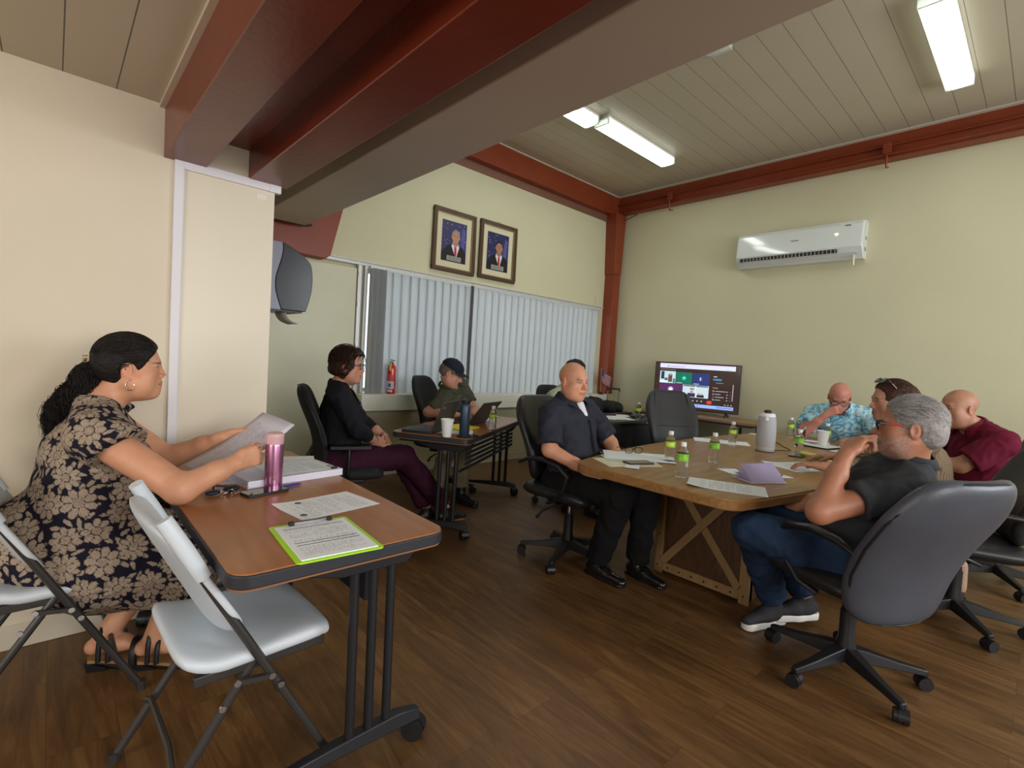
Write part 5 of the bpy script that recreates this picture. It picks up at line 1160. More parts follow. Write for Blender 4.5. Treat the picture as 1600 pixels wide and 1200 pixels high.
def to_obj(name, V, F, m, parent=None, col=None, origin=None):
    me = bpy.data.meshes.new(name); 
    W = V if origin is None else V-np.asarray(origin)
    me.vertices.add(len(W)); me.vertices.foreach_set('co', W.astype(np.float32).ravel())
    me.loops.add(len(F)*4); me.loops.foreach_set('vertex_index', F.astype(np.int32).ravel())
    me.polygons.add(len(F)); me.polygons.foreach_set('loop_start', np.arange(0,len(F)*4,4,dtype=np.int32))
    me.update(calc_edges=True); me.validate()
    me.polygons.foreach_set('use_smooth', np.ones(len(me.polygons),bool))
    if col is not None:
        a = me.color_attributes.new('Col','FLOAT_COLOR','POINT'); c4 = np.ones((len(V),4),np.float32); c4[:,:3] = col; a.data.foreach_set('color', c4.ravel())
    me.materials.append(m); o = bpy.data.objects.new(name, me); COL.objects.link(o)
    if parent is not None: o.parent = parent
    return o
def wnoise(P, sc, seed=0, oct_=3):
    r = np.random.RandomState(seed); out = np.zeros(len(P)); amp = 1
    for o in range(oct_):
        for _ in range(5):
            d = nrm(r.normal(size=3))*sc*(1.9**o); out += amp*np.sin(P@d+r.uniform(0,6.28)+1.5*np.sin(P@nrm(r.normal(size=3))*sc*0.6))/5
        amp *= 0.5
    return out
def ik(a, t, l1, l2, pole):
    a = np.asarray(a,float); t = np.asarray(t,float); d = t-a; L = np.linalg.norm(d); L = min(L, (l1+l2)*0.999); dn = nrm(d)
    x = (L*L+l1*l1-l2*l2)/(2*L); h = math.sqrt(max(l1*l1-x*x,0)); p = np.asarray(pole,float); p = p-(p@dn)*dn
    return a+dn*x+nrm(p)*h
def rotm(yaw, pitch=0, roll=0):
    # columns: right, forward, up; yaw measured from +x, pitch up positive, roll to the right ear
    f = V3(math.cos(math.radians(yaw))*math.cos(math.radians(pitch)), math.sin(math.radians(yaw))*math.cos(math.radians(pitch)), math.sin(math.radians(pitch)))
    r = nrm(np.cross(f, V3(0,0,1))); u = np.cross(r, f); c, s = math.cos(math.radians(roll)), math.sin(math.radians(roll))
    r2 = r*c - u*s; u2 = r*s + u*c
    return np.stack([r2,f,u2],1)

def head_prims(c, M, s=1.0, fat=0.0, female=False, jaw=1.0, nose=1.0, eyes=True, brow=1.0):
    W = lambda x,y,z: np.asarray(c)+M@(V3(x,y,z)*s)
    E = lambda x,y,z,a,b_,d,k=0.012,op='u': EL(W(x,y,z),(a*s,b_*s,d*s),M,k*s,op)
    C = lambda p,q,ra,rb,k=0.012,op='u',flat=None: RC(W(*p),W(*q),ra*s,rb*s,k*s,op,None,flat)
    f = 0.93 if female else 1.0
    P = [E(0,-0.010,0.034,0.076*f,0.097,0.086,0.02), E(0,0.030,-0.028,(0.061+fat*0.3)*f,0.062,0.084,0.03),
         C((-0.050*jaw*f,0.0,-0.050),(-0.020,0.066,-0.094),0.022+fat*0.4,0.017,0.028), C((0.050*jaw*f,0.0,-0.050),(0.020,0.066,-0.094),0.022+fat*0.4,0.017,0.028),
         E(0,0.074,-0.098,0.022,0.018,0.018,0.018),
         C((-0.030,0.0795,0.022),(0.030,0.0795,0.022),0.0125*brow,0.0125*brow,0.016),
         E(-0.042,0.055,-0.022,0.024,0.025,0.024,0.022), E(0.042,0.055,-0.022,0.024,0.025,0.024,0.022),
         E(0,0.070,-0.062,0.030,0.028,0.032,0.02)]
    if fat: P += [E(0,0.02,-0.095,0.055,0.052,0.035,0.03), E(-0.050,0.03,-0.06,0.026,0.04,0.04,0.03), E(0.050,0.03,-0.06,0.026,0.04,0.04,0.03)]
    for q in (-1,1): P.append(E(q*0.031,0.100,0.003,0.016,0.014,0.011,0.014,'s'))
    P += [C((0,0.086,0.010),(0,0.0995+0.0130*nose,-0.026),0.0075,0.0115*nose,0.010)]
    for q in (-1,1): P.append(E(q*0.0115,0.097+0.003*nose,-0.031,0.0085*nose,0.010,0.008,0.006))
    if eyes:
        for q in (-1,1):
            P.append(E(q*0.031,0.0765,0.003,0.0145,0.0135,0.0125,0.005))
            P.append(E(q*0.031,0.0925,0.0025,0.0125,0.0080,0.0044,0.0015,'s'))
    P += [C((-0.018,0.0925,-0.058),(0.018,0.0925,-0.058),0.0052,0.0052,0.005), C((0,0.096,-0.0575),(0,0.096,-0.0575),0.0060,0.0060,0.006),
          C((-0.015,0.0925,-0.067),(0.015,0.0925,-0.067),0.0066,0.0066,0.005),
          C((-0.024,0.092,-0.0625),(0.024,0.092,-0.0625),0.0024,0.0024,0.003,'s'), C((-0.012,0.102,-0.0622),(0.012,0.102,-0.0622),0.003,0.003,0.003,'s')]
    for q in (-1,1):
        ea = M@np.array([[math.cos(.35*q),math.sin(.35*q),0],[-math.sin(.35*q),math.cos(.35*q),0],[0,0,1]])
        P.append(EL(W(q*0.0785*f,-0.010,-0.008),(0.0085*s,0.0195*s,0.031*s),ea,0.008*s)); P.append(EL(W(q*0.0875*f,-0.007,-0.004),(0.007*s,0.0105*s,0.019*s),ea,0.004*s,'s'))
        P.append(EL(W(q*0.079*f,0.004,-0.010),(0.005*s,0.005*s,0.008*s),ea,0.004*s))
    return P
def hand_prims(w, d, n, side, curl=(20,30,20), thumb=(0.6,0.5,0.3), s=1.0, spread=4, curls=None):
    # w wrist, d along the palm, n out of the palm; thumb lies on +l where l = side * (d x n)
    d = nrm(d); n = np.asarray(n,float); n = nrm(n-(n@d)*d); l = np.cross(d,n)*side
    P = [RC(w-d*0.02, w+d*0.022, 0.027*s,0.030*s,0.02,flat=(n,1.45)), RC(w+d*0.030*s+l*0.012,w+d*0.082*s+l*0.022,0.024*s,0.019*s,0.015,flat=(n,1.5)), RC(w+d*0.030*s-l*0.010,w+d*0.078*s-l*0.022,0.024*s,0.017*s,0.015,flat=(n,1.5)),
         RC(w+d*0.03*s,w+d*0.085*s,0.024*s,0.020*s,0.015,flat=(n,1.5))]
    spec = ((0.031,0.090,(0.042,0.026,0.020),0.0093),(0.0105,0.094,(0.046,0.029,0.021),0.0095),(-0.0105,0.091,(0.043,0.027,0.020),0.0092),(-0.030,0.084,(0.034,0.021,0.018),0.0082))
    for i,(lo,do,ln,r) in enumerate(spec):
        cu = curls[i] if curls else curl; p = w+(l*lo+d*do)*s; sp = math.radians(spread*(1.5-i)); dd = nrm(d*math.cos(sp)+l*math.sin(sp)); a = 0
        P.append(RC(p-dd*0.02*s,p,r*1.05*s,r*1.08*s,0.008))
        for j in range(3):
            a += math.radians(cu[j]); v = dd*math.cos(a)+n*math.sin(a); q = p+v*ln[j]*s
            P.append(RC(p,q,(r-0.0005*j)*s,(r-0.0008*(j+1))*s,0.004)); p = q
    tb = w+(d*0.028+l*0.026)*s; v = nrm(d*thumb[0]+l*thumb[1]+n*thumb[2]); q = tb+v*0.042*s; v2 = nrm(v*0.9+d*0.35+n*0.15); q2 = q+v2*0.034*s; 
    P += [RC(w+(d*0.015+l*0.012)*s,tb+v*0.015*s,0.017*s,0.0155*s,0.012),RC(tb,q,0.0145*s,0.0115*s,0.010),RC(q,q2,0.0112*s,0.0092*s,0.005)]
    return P

SKIN = mat('skin', (0.6,0.35,0.24), 0.48, attr='Col', sub=0.06, bump=0.06, bscale=260, var=0.04, vscale=35)
EYEM = mat('eyeball', (0.8,0.8,0.8), 0.12, attr='Col')
def hairmat(nm, c=(0.1,0.1,0.1)): return mat('hair_'+nm, c, 0.48, bump=0.5, bscale=90, stretch=(1,1,1), var=0.25, vscale=60, spec=0.2)
def cloth(nm, c=(0.5,0.5,0.5), rough=0.85, var=0.06, vs=14, bump=0.25, bs=500): return mat('cloth_'+nm, c, rough, bump=bump, bscale=bs, var=var, vscale=vs, spec=0.25, sheen=0.0)

def strands(pts_fn, n, seg, r, name, m, parent, seed=1, origin=None):
    rnd = random.Random(seed); V=[]; F=[]; 
    for i in range(n):
        P = pts_fn(rnd)
        if P is None: continue
        k = len(P); base = len(V)
        for j,p in enumerate(P):
            p = np.asarray(p); t = nrm(np.asarray(P[min(j+1,k-1)])-np.asarray(P[max(j-1,0)])+1e-9); a = np.cross(t, V3(0.31,0.52,0.79)); a = nrm(a); b_ = np.cross(t,a); rr_ = r*(1-0.75*(j/(k-1))**2)
            for q in range(3): an = 2.094*q; V.append(p+rr_*(a*math.cos(an)+b_*math.sin(an)))
        for j in range(k-1):
            for q in range(3): F.append((base+3*j+q,base+3*j+(q+1)%3,base+3*j+3+(q+1)%3,base+3*j+3+q))
    return to_obj(name, np.array(V), np.array(F), m, parent)

class Person:
    def __init__(s, label, pelvis, yaw, neck, head, hyaw, hpitch=0, hroll=0, size=1.0, fat=0.0, female=False, hs=1.0, skin=(0.6,0.35,0.24), shw=0.39, hfat=0.0, jaw=1.0, nose=1.0, group=None):
        s.P = np.asarray(pelvis,float); s.N = np.asarray(neck,float); s.H = np.asarray(head,float); s.yaw = yaw; s.size = size; s.fat = fat; s.female = female; s.hs = hs; s.skin = skin
        s.root = thing('person', label, 'person', tuple(s.P*V3(1,1,0)), 0)
        s.O = s.P*V3(1,1,0)
        s.U = nrm(s.N-s.P); f = V3(math.cos(math.radians(yaw)),math.sin(math.radians(yaw)),0); s.F = nrm(f-(f@s.U)*s.U); s.Rt = np.cross(s.F,s.U)
        s.M = rotm(hyaw,hpitch,hroll); s.T = np.stack([s.Rt,s.F,s.U],1)
        s.fw = f; s.rt = np.cross(f,V3(0,0,1))
        s.sh = {1: s.N - s.U*0.062 + s.Rt*shw/2*size - s.F*0.005, -1: s.N - s.U*0.062 - s.Rt*shw/2*size - s.F*0.005}
        s.hip = {1: s.P+s.rt*0.095*size+s.fw*0.02, -1: s.P-s.rt*0.095*size+s.fw*0.02}
        s.hfat=hfat; s.jaw=jaw; s.nose=nose
        s.arm = {}; s.leg = {}; s.hands = []
    def setarm(s, side, wrist, pole, l1=0.29, l2=0.25): 
        w = np.asarray(wrist,float); e = ik(s.sh[side], w, l1*s.size, l2*s.size, pole); s.arm[side] = (s.sh[side], e, w)
    def setarm2(s, side, elbow, wrist): s.arm[side] = (s.sh[side], np.asarray(elbow,float), np.asarray(wrist,float))
    def setleg(s, side, ankle, pole=None, l1=0.43, l2=0.42, toe=None):
        a = np.asarray(ankle,float); k = ik(s.hip[side], a, l1*s.size, l2*s.size, s.fw*0.5+V3(0,0,1) if pole is None else pole); s.leg[side] = (s.hip[side], k, a, nrm(toe if toe is not None else s.fw))
    def setleg2(s, side, knee, ankle, toe): s.leg[side] = (s.hip[side], np.asarray(knee,float), np.asarray(ankle,float), nrm(toe))
    def torso(s, o=0.0, k=0.05):
        z = s.size; f = s.fat; L = np.linalg.norm(s.N-s.P); Q = lambda r,fw,u: s.P+s.Rt*r+s.F*fw+s.U*u*L
        E = lambda c,r,kk=k: EL(c,tuple(x+o for x in r),s.T,kk)
        P = [E(s.P+s.fw*0.0+V3(0,0,0.0),(0.165*z+f*0.5,0.125*z+f*0.3,0.11*z)), E(Q(0,0.015+f*0.55,0.30),(0.150*z+f*0.75,0.110*z+f*0.85,0.145*z+f*0.5)),
             E(Q(0,0.010+f*0.2,0.64),(0.160*z+f*0.35,0.108*z+f*0.35,0.165*z)),
             RC(s.sh[1]*0.86+s.sh[-1]*0.14,s.sh[-1]*0.86+s.sh[1]*0.14,0.058*z+o,0.058*z+o,0.04),
             RC(s.N+s.U*0.01-s.F*0.012,s.sh[1]*0.9+s.N*0.1,0.046*z+o,0.050*z+o,0.04), RC(s.N+s.U*0.01-s.F*0.012,s.sh[-1]*0.9+s.N*0.1,0.046*z+o,0.050*z+o,0.04)]
        if s.female:
            for q in (-1,1): P.append(EL(Q(q*0.075*z,0.100+f*0.5,0.58),tuple(x+o+f*0.3 for x in (0.068,0.062,0.070)),s.T,0.045))
        return P
    def armp(s, o=0.0, to=1.0, fr=1.0, k=0.03, sides=(1,-1), fore=True, puff=1.0):
        P = []; g = 1+s.fat*1.6
        for q in sides:
            if q not in s.arm: continue
            a,e,w = s.arm[q]; r1,r2 = 0.052*s.size*g*puff,0.043*s.size*g*puff
            P.append(RC(a,e,r1+o,r2+o,k))
            if fore: P += [RC(e,e*0.35+w*0.65,0.043*s.size*g+o,0.034*s.size*(1+s.fat)+o,0.02), RC(e*0.35+w*0.65,w,0.034*s.size*(1+s.fat)+o,0.0265*s.size+o,0.02)]
        return P
    def sleeve(s, q, frac, o, fr2=None, rr=(0.060,0.058), k=0.02):
        # sleeve ending at a clean cuff 'frac' of the way down the upper arm (or forearm when > 1)
        a,e,w = s.arm[q]; g = 1+s.fat*1.6; d1 = nrm(e-a)
        if frac <= 1:
            c = a+(e-a)*frac; return [RC(a,e,rr[0]*g*s.size,rr[1]*g*s.size,k,clip=[(c,d1)])]
        d2 = nrm(w-e); c = e+(w-e)*(frac-1)
        return [RC(a,e,rr[0]*g*s.size,rr[1]*g*s.size*0.92,k), RC(e,w,rr[1]*g*s.size*0.92,rr[1]*g*s.size*0.66,k,clip=[(c,d2)])]
    def body(s, vox=0.0045, legs='none', colfn=None, eyes=True, feet=False):
        P = s.torso()+s.armp()
        for h in s.hands: P += h
        nk0 = s.H+s.M@(V3(0,-0.022,-0.050)*s.hs); g = (0.9 if s.female else 1.0)
        P += head_prims(s.H, s.M, s.hs, s.hfat, s.female, s.jaw, s.nose, eyes)
        P.append(RC(nk0, s.N-s.U*0.02-s.F*0.005, (0.052+s.fat*0.12)*g, (0.062+s.fat*0.15)*g, 0.028))
        for q,(h,kn,an,toe) in s.leg.items():
            g2 = 1+s.fat*0.9
            P += [RC(h,kn,0.085*g2,0.058*g2,0.04), RC(kn,kn*0.6+an*0.4,0.054*g2,0.052*g2,0.03), RC(kn*0.6+an*0.4,an,0.050*g2,0.036*g2,0.02)]
            if feet:
                fl = V3(0,0,1); P += [RC(an-toe*0.035-V3(0,0,0.035),an+toe*0.06-V3(0,0,0.028),0.030,0.032,0.02), RC(an+toe*0.05-V3(0,0,0.03),an+toe*0.15-V3(0,0,0.050),0.034,0.020,0.02,flat=(fl,1.3))]
                lt = np.cross(toe,fl)
                for i in range(5):
                    b0 = an+toe*(0.145-0.006*i)-V3(0,0,0.052)+lt*(0.024-0.012*i)*(-q); P.append(RC(b0,b0+toe*(0.032-0.003*i),0.0115-0.001*i,0.0095-0.001*i,0.004))
        V,F = surface(P, vox); V = smoothv(V,F,1,0.35)
        col = s.color(V, colfn)
        o = to_obj('body', V-s.O, F, SKIN, s.root, col); s.bodyobj = o
        if eyes:
            for q in (-1,1):
                b = MB(); b.sphere(0.0122*s.hs,20); e = b.build('eye', EYEM, s.root, smooth=80)
                mw = Matrix([list(r) for r in s.M]).to_4x4(); c = s.H+s.M@(V3(q*0.031,0.0765,0.003)*s.hs)-s.O; mw.translation = Vector(c); e.matrix_basis = mw
                me = e.data; a = me.color_attributes.new('Col','FLOAT_COLOR','POINT'); cc = []
                for v in me.vertices:
                    d = v.co.normalized(); ang_ = d.angle(Vector((0,1,0)))
                    cc += [0.01,0.008,0.007,1] if ang_ < 0.24 else ([0.07,0.035,0.018,1] if ang_ < 0.48 else [0.62,0.56,0.53,1])
                a.data.foreach_set('color', cc)
        return o
    def color(s, V, fn=None):
        L = (V-s.H)@s.M/s.hs; x,y,z = L.T; c = np.tile(np.array(s.skin),(len(V),1))
        def blend(m, t, a): 
            nonlocal c
            m = np.clip(m,0,1)[:,None]*a; c = c*(1-m)+np.array(t)*m
        sm = lambda d,w: np.clip(1-d/w,0,1)
        sk = np.array(s.skin); near = (np.linalg.norm(L,axis=1)<0.16)
        lip = sm(np.sqrt((x/0.026)**2+((z+0.0628)/0.0105)**2)-0.85,0.35)*(y>0.085)*near
        blend(lip, sk*np.array([0.80,0.48,0.48]), 0.75 if not s.female else 0.9)
        br = np.maximum.reduce([sm(np.sqrt(((x-q*0.032)/0.020)**2+((z-0.0225-0.10*np.abs(x-q*0.026)*-1+0.0)/0.0042)**2)-0.8,0.4) for q in (-1,1)])*(y>0.06)*near
        blend(br, s.browc if hasattr(s,'browc') else (0.03,0.02,0.015), 0.8 if not hasattr(s,'browa') else s.browa)
        ck = np.maximum.reduce([sm(np.sqrt(((x-q*0.045)/0.03)**2+((z+0.025)/0.03)**2)-0.3,0.8) for q in (-1,1)])*(y>0.02)*near
        blend(ck, sk*np.array([1.06,0.82,0.80]), 0.45)
        ns = sm(np.sqrt((x/0.016)**2+((z+0.028)/0.016)**2)-0.6,0.6)*(y>0.095)*near; blend(ns, sk*np.array([1.05,0.80,0.78]), 0.5)
        er = ((np.abs(x)>0.074)&(np.abs(z)<0.045)&(np.abs(y)<0.04)).astype(float)*near; blend(er, sk*np.array([1.08,0.78,0.74]), 0.4)
        lash = np.maximum.reduce([sm(np.abs(np.sqrt(((x-q*0.031)/0.0140)**2+((z-0.0030)/0.0066)**2)-1.0),0.30)*(z>0.001) for q in (-1,1)])*(y>0.075)*near
        blend(lash, (0.02,0.012,0.01), 0.9)
        n = wnoise(V,60,3,2); c = c*(1+0.05*n)[:,None]
        if fn: c = fn(c, L, V)
        return np.clip(c,0,1)
    def garment(s, name, prims, m, vox=0.007, wr=0.006, wsc=22, seed=1, col=None, label=None, sm=1):
        V,F = surface(prims, vox)
        N = vnormals(V,F)
        if wr: 
            a = wnoise(V,wsc,seed,3); a2 = 1-np.abs(wnoise(V,wsc*0.8,seed+9,2))*2
            V = V+N*(wr*(0.45*a+0.75*np.clip(a2,-1,1)))[:,None]
        V = smoothv(V,F,sm,0.4); c = col(V,vnormals(V,F)) if col else None
        o = to_obj(name, V-s.O, F, m, s.root, c)
        if label: o['label'] = label
        return o
    def shirt(s, m, name='shirt', frac=0.62, off=0.013, neckcut=0.074, vdeep=0.09, bottom=-0.07, vox=0.007, wr=0.008, wsc=50, seed=1, label=None, puff=(0.064,0.064), extra=None, collar=True, cm=None):
        P = s.torso(off,0.05)
        for q in (1,-1):
            if q in s.arm: P += s.sleeve(q, frac if not isinstance(frac,dict) else frac[q], off, rr=puff)
        if extra: P += extra
        nk = s.H+s.M@(V3(0,-0.022,-0.06)*s.hs)
        nd = nrm(nk-s.N)
        P.append(RC(s.N+nd*0.035, s.N+nd*0.20, neckcut, neckcut*1.3, 0.012,'s'))
        if vdeep: P.append(RC(s.N+s.F*0.075+s.U*0.05, s.N+s.F*0.16-s.U*vdeep, 0.040,0.004,0.008,'s'))
        P.append(HS(s.P+s.U*bottom, -s.U, 0.01))
        o = s.garment(name,P,m,vox,wr,wsc,seed,label=label)
        if collar:
            cm = cm or m; b = MB(); n = 30
            ctr = s.N+nd*0.052+s.F*0.006; pts0=[];pts1=[];pts2=[]
            tw = lambda a,r,dz,ff=1.0: tuple(ctr+s.Rt*r*math.cos(a)*1.02+s.F*(r*math.sin(a)*ff)+nd*dz-s.O)
            g = 1+s.fat*1.1
            for i in range(n+1):
                a = math.radians(-270+32+ (360-64)*i/n) ; a = math.radians(90+32+(296)*i/n)
                fr = abs(i/n-0.5)*2; dip = -0.045*fr**3
                pts0.append(tw(a,0.082*g,-0.010+dip)); pts1.append(tw(a,0.079*g,0.028*(1-0.5*fr**4)+dip)); pts2.append(tw(a,0.112*g+0.026*fr**3,-0.018+dip-0.018*fr**2))
            m1 = n+1
            b.add(pts0+pts1+pts2,[(i,i+1,m1+i+1,m1+i) for i in range(n)]+[(m1+i,m1+i+1,2*m1+i+1,2*m1+i) for i in range(n)])
            c = b.build('collar', cm, s.root, smooth=60); sd = c.modifiers.new('s','SOLIDIFY'); sd.thickness = 0.004
        return o
    def trousers(s, m, cuff=0.97, off=0.020, vox=0.009, wr=0.009, wsc=45, seed=5, name='trousers', wide=1.0, label=None):
        P = [EL(s.P+V3(0,0,-0.005),(0.168*s.size+s.fat*0.5+off,0.130*s.size+s.fat*0.4+off,0.115*s.size+off),s.T,0.05)]
        for q,(h,kn,an,toe) in s.leg.items():
            d = nrm(an-kn); c = kn+(an-kn)*cuff; g2 = 1+s.fat*0.9
            P += [RC(h,kn,(0.092*g2+off)*wide,(0.060*g2+off)*wide,0.05), RC(kn,an,(0.056*g2+off)*wide,(0.043*g2+off)*wide,0.03,clip=[(c,d)])]
        P.append(HS(s.P+s.U*0.15, s.U, 0.01))
        return s.garment(name,P,m,vox,wr,wsc,seed,label=label)
    def shoe(s, q, m, sole, name='shoe', tilt=0.0, L=0.275, up=0.0, laces=None, solem=None, high=0.0):
        h,kn,an,toe = s.leg[q]; fl = nrm(V3(0,0,1)+toe*(-tilt)); t = nrm(toe+V3(0,0,tilt)); lt = np.cross(t,fl)
        b0 = an-fl*0.058
        P = [RC(b0-t*0.045,b0+t*0.06,0.038,0.040,0.02), RC(b0+t*0.06-fl*0.012,b0+t*(L-0.10)-fl*0.018,0.040,0.030,0.03,flat=(fl,1.1)), RC(an+V3(0,0,0.01+high),b0,0.042,0.044,0.03,clip=[(an+fl*(0.012+high),fl)]), HS(b0-fl*0.030,-fl,0.003)]
        V,F = surface(P,0.0045); V = smoothv(V,F,1,0.4); o = to_obj(name,V-s.O,F,m,s.root)
        P = [RC(b0-t*0.050-fl*0.038,b0+t*0.05-fl*0.038,0.038,0.036,0.03,flat=(fl,0.4)), RC(b0+t*0.05-fl*0.038,b0+t*(L-0.115)-fl*0.038,0.036,0.036,0.03,flat=(fl,0.4)), HS(b0-fl*(0.030+sole),-fl,0.002), HS(b0-fl*0.026,fl,0.003)]
        V,F = surface(P,0.0045); so = to_obj('sole',V-s.O,F,solem or m,o)
        if laces:
            b = MB()
            for i in range(5):
                u = 0.035+0.022*i; top = b0+t*u+fl*(0.040-0.008*i)
                b.tube([tuple(top-lt*0.024-fl*0.012-s.O),tuple(top+fl*0.003-s.O),tuple(top+lt*0.024-fl*0.012-s.O)],0.003,5)
            b.build('laces', laces, o)
        return o
    def glasses(s, m, temple=None, w=1.0, down=0.0, fwd=0.0, up=0.004, lens=None, tr=0.0022):
        b = MB(); mw = Matrix([list(r) for r in s.M]).to_4x4(); c = s.H+s.M@(V3(0,0.103+fwd,up)*s.hs)-s.O; mw.translation = Vector(c)
        glasses_mb(b, Matrix.Diagonal((w,1,1,1)), m=m, temple=temple, tr=tr)
        o = b.build('eyeglasses', m, s.root); o.matrix_basis = mw
        g = MB()
        for q in (-1,1): g.add([(q*0.033+0.0245*math.cos(2*math.pi*i/16),0.0,0.018*math.sin(2*math.pi*i/16)) for i in range(16)],[tuple(range(16))])
        l = g.build('lens', lens or mat('lens_clear',(0.9,0.95,0.95),0.02,trans=0.0,alpha=0.12,spec=1.0), o, weld=False); l.modifiers.new('s','SOLIDIFY').thickness=0.0012
        return o
# ------------------------------------------------------------------ the people
def local(s, x, y, z): return s.H + s.M@(V3(x,y,z)*s.hs)
def scalp_hair(s, m, off=0.012, front=0.045, seed=1, extra=None, cut=None, nape=-0.055, wr=0.002, name='hair', vox=0.004, back=0.0, fr2=-0.02):
    h = s.hs; f = 0.93 if s.female else 1.0
    P = [EL(local(s,0,-0.012,0.036),tuple(v*h for v in (0.076*f+off,0.097+off,0.086+off)),s.M,0.02),
         EL(local(s,0,-0.040,-0.005),tuple(v*h for v in (0.066*f+off,0.068+off,0.070+off)),s.M,0.03)]
    if extra: P += extra
    for q in (-1,1): P.append(EL(local(s,q*0.085*f,-0.004,-0.014),tuple(v*h for v in (0.030,0.028,0.034)),s.M,0.006,'s'))
    if cut is None:
        P.append(EL(local(s,0,0.115,-0.035),tuple(v*h for v in (0.085,0.085,0.125)),s.M,0.010,'s'))
        P.append(RC(local(s,-0.05,0.10,front-0.02),local(s,0.05,0.10,front-0.02),0.045*h,0.045*h,0.012,'s'))
    else: P += cut
    P.append(HS(local(s,0,-0.05,nape),-s.M[:,2]+s.M[:,1]*-0.3,0.006))
    V,F = surface(P,vox); N_ = vnormals(V,F); V = V+N_*(wr*wnoise(V,90,seed,3))[:,None]
    return to_obj(name,V-s.O,F,m,s.root)
def scalp_strands(s, parent, m, n, length, r, off, region, flow, seed=2, lift=0.004, seg=6):
    h = s.hs; f = 0.93 if s.female else 1.0; A = np.array([0.076*f+off,0.097+off,0.086+off]); c0 = V3(0,-0.012,0.036)
    def fn(rnd):
        for _ in range(60):
            u = nrm(V3(rnd.gauss(0,1),rnd.gauss(0,1),rnd.gauss(0,1))); p = c0+u*A
            if region(p): break
        else: return None
        L = length*rnd.uniform(0.6,1.2); pts=[]; wv = rnd.uniform(-1,1)
        for j in range(seg):
            pts.append(s.H+s.M@(p*h)-s.O)
            g = np.asarray(flow(p,rnd,wv),float); n_ = nrm((p-c0)/A**2); g = g-(g@n_)*n_; p = p+nrm(g)*L/seg
            q = (p-c0)/A; p = c0+q/np.linalg.norm(q)*A*(1+lift/0.08*(j/seg)*rnd.uniform(0,1))
        return pts
    return strands(fn, n, seg, r, 'hair_strands', m, parent, seed)

# ---- A: woman in the floral dress, reading
A = Person('woman in a floral dress with a long dark ponytail, reading a sheet',
    (0.03,2.46,0.50), 0, (0.135,2.415,1.035), (0.222,2.405,1.185), -8, 0, 0, size=1.05, fat=0.055, female=True, hs=1.0, skin=(0.60,0.295,0.175), shw=0.40, hfat=0.020, jaw=1.0, nose=0.55)
A.sh[1] = V3(0.125,2.215,0.945)
A.setarm2(1, (0.325,1.975,0.795), (0.505,2.035,0.855)); A.setarm2(-1, (0.36,2.50,0.80), (0.535,2.37,0.895))
A.setleg2(1, (0.45,2.31,0.50), (0.31,2.33,0.115), (0.9,-0.45,0)); A.setleg2(-1, (0.44,2.53,0.50), (0.165,2.43,0.125), (0.92,-0.38,0))
A.hands = [hand_prims(V3(0.505,2.035,0.855),(0.88,0.28,0.22),(-0.25,0.90,-0.10),1,thumb=(0.90,0.22,0.30),curls=[(35,50,25),(38,52,25),(40,54,25),(42,55,25)],s=0.95,spread=1),
           hand_prims(V3(0.535,2.37,0.895),(0.93,-0.12,0.12),(0.0,-0.8,-0.5),-1,thumb=(0.8,0.3,0.25),curls=[(22,40,20),(25,42,20),(28,45,20),(30,45,20)],s=0.95)]
A.body(0.0036, feet=True)
def floral(V,N):
    rnd = np.random.RandomState(5); C=[]; idx = rnd.permutation(len(V))[:6000]
    for i in idx:
        p = V[i]
        if all(((p-c[0])**2).sum() > 0.083**2 for c in C): C.append((p,N[i],rnd.uniform(0,6.28),rnd.randint(8,12),rnd.uniform(0.038,0.054)))
    base = np.array([0.010,0.009,0.020]); bg = np.array([0.36,0.285,0.215]); mid = np.array([0.245,0.18,0.13])
    col = np.tile(base,(len(V),1)); done = np.zeros(len(V),bool)
    # leaves first
    idx = rnd.permutation(len(V))[:9000]; Lf=[]
    for i in idx:
        p = V[i]
        if all(((p-c[0])**2).sum() > 0.026**2 for c in Lf): Lf.append((p,N[i],rnd.uniform(0,6.28)))
    for p,n,a in Lf:
        d = V-p; m = (np.abs(d)<0.024).all(1)
        if not m.any(): continue
        t1 = nrm(np.cross(n,V3(0.3,0.5,0.8))); t2 = np.cross(n,t1); dd = d[m]; x = dd@t1; y = dd@t2; u = x*math.cos(a)+y*math.sin(a); v = -x*math.sin(a)+y*math.cos(a)
        w = 0.0066*np.clip(1-(u/0.019)**2,0,1)**0.8*(1+0.3*u/0.019); ins = (np.abs(v)<w)&(np.abs(u)<0.019); vein = (np.abs(v)<0.0008)&ins
        ii = np.where(m)[0]; col[ii[ins]] = bg*0.95; col[ii[vein]] = mid
    for p,n,a,k,r in C:
        d = V-p; m = (np.abs(d)<r*1.1).all(1); dd = d[m]; t1 = nrm(np.cross(n,V3(0.3,0.5,0.8))); t2 = np.cross(n,t1); x = dd@t1; y = dd@t2
        rad = np.sqrt(x*x+y*y+(dd@n)**2*0.3); th = np.arctan2(y,x)+a; ed = np.abs(np.cos(th*k/2)); lim = r*(0.60+0.40*ed**0.6)
        ii = np.where(m)[0]; halo = rad<lim+0.004; col[ii[halo]] = base
        ins = rad<lim; c = np.tile(bg,(len(rad),1)); c[(ed<0.22)&(rad>0.32*r)] = base*2; c[(np.abs(rad-0.34*r)<0.0012)] = base; st = (np.abs(np.sin(th*k*2))<0.35)&(rad>0.45*r); c[st] = mid; c[rad<0.30*r] = mid; c[(rad<0.30*r)&(np.sin(rad*2600)>0.2)] = bg
        col[ii[ins]] = c[ins]
    return col
DRESS = mat('floral_cloth', (0.3,0.25,0.2), 0.85, attr='Col', bump=0.2, bscale=500, spec=0.2)
dp_ = A.torso(0.020,0.05)
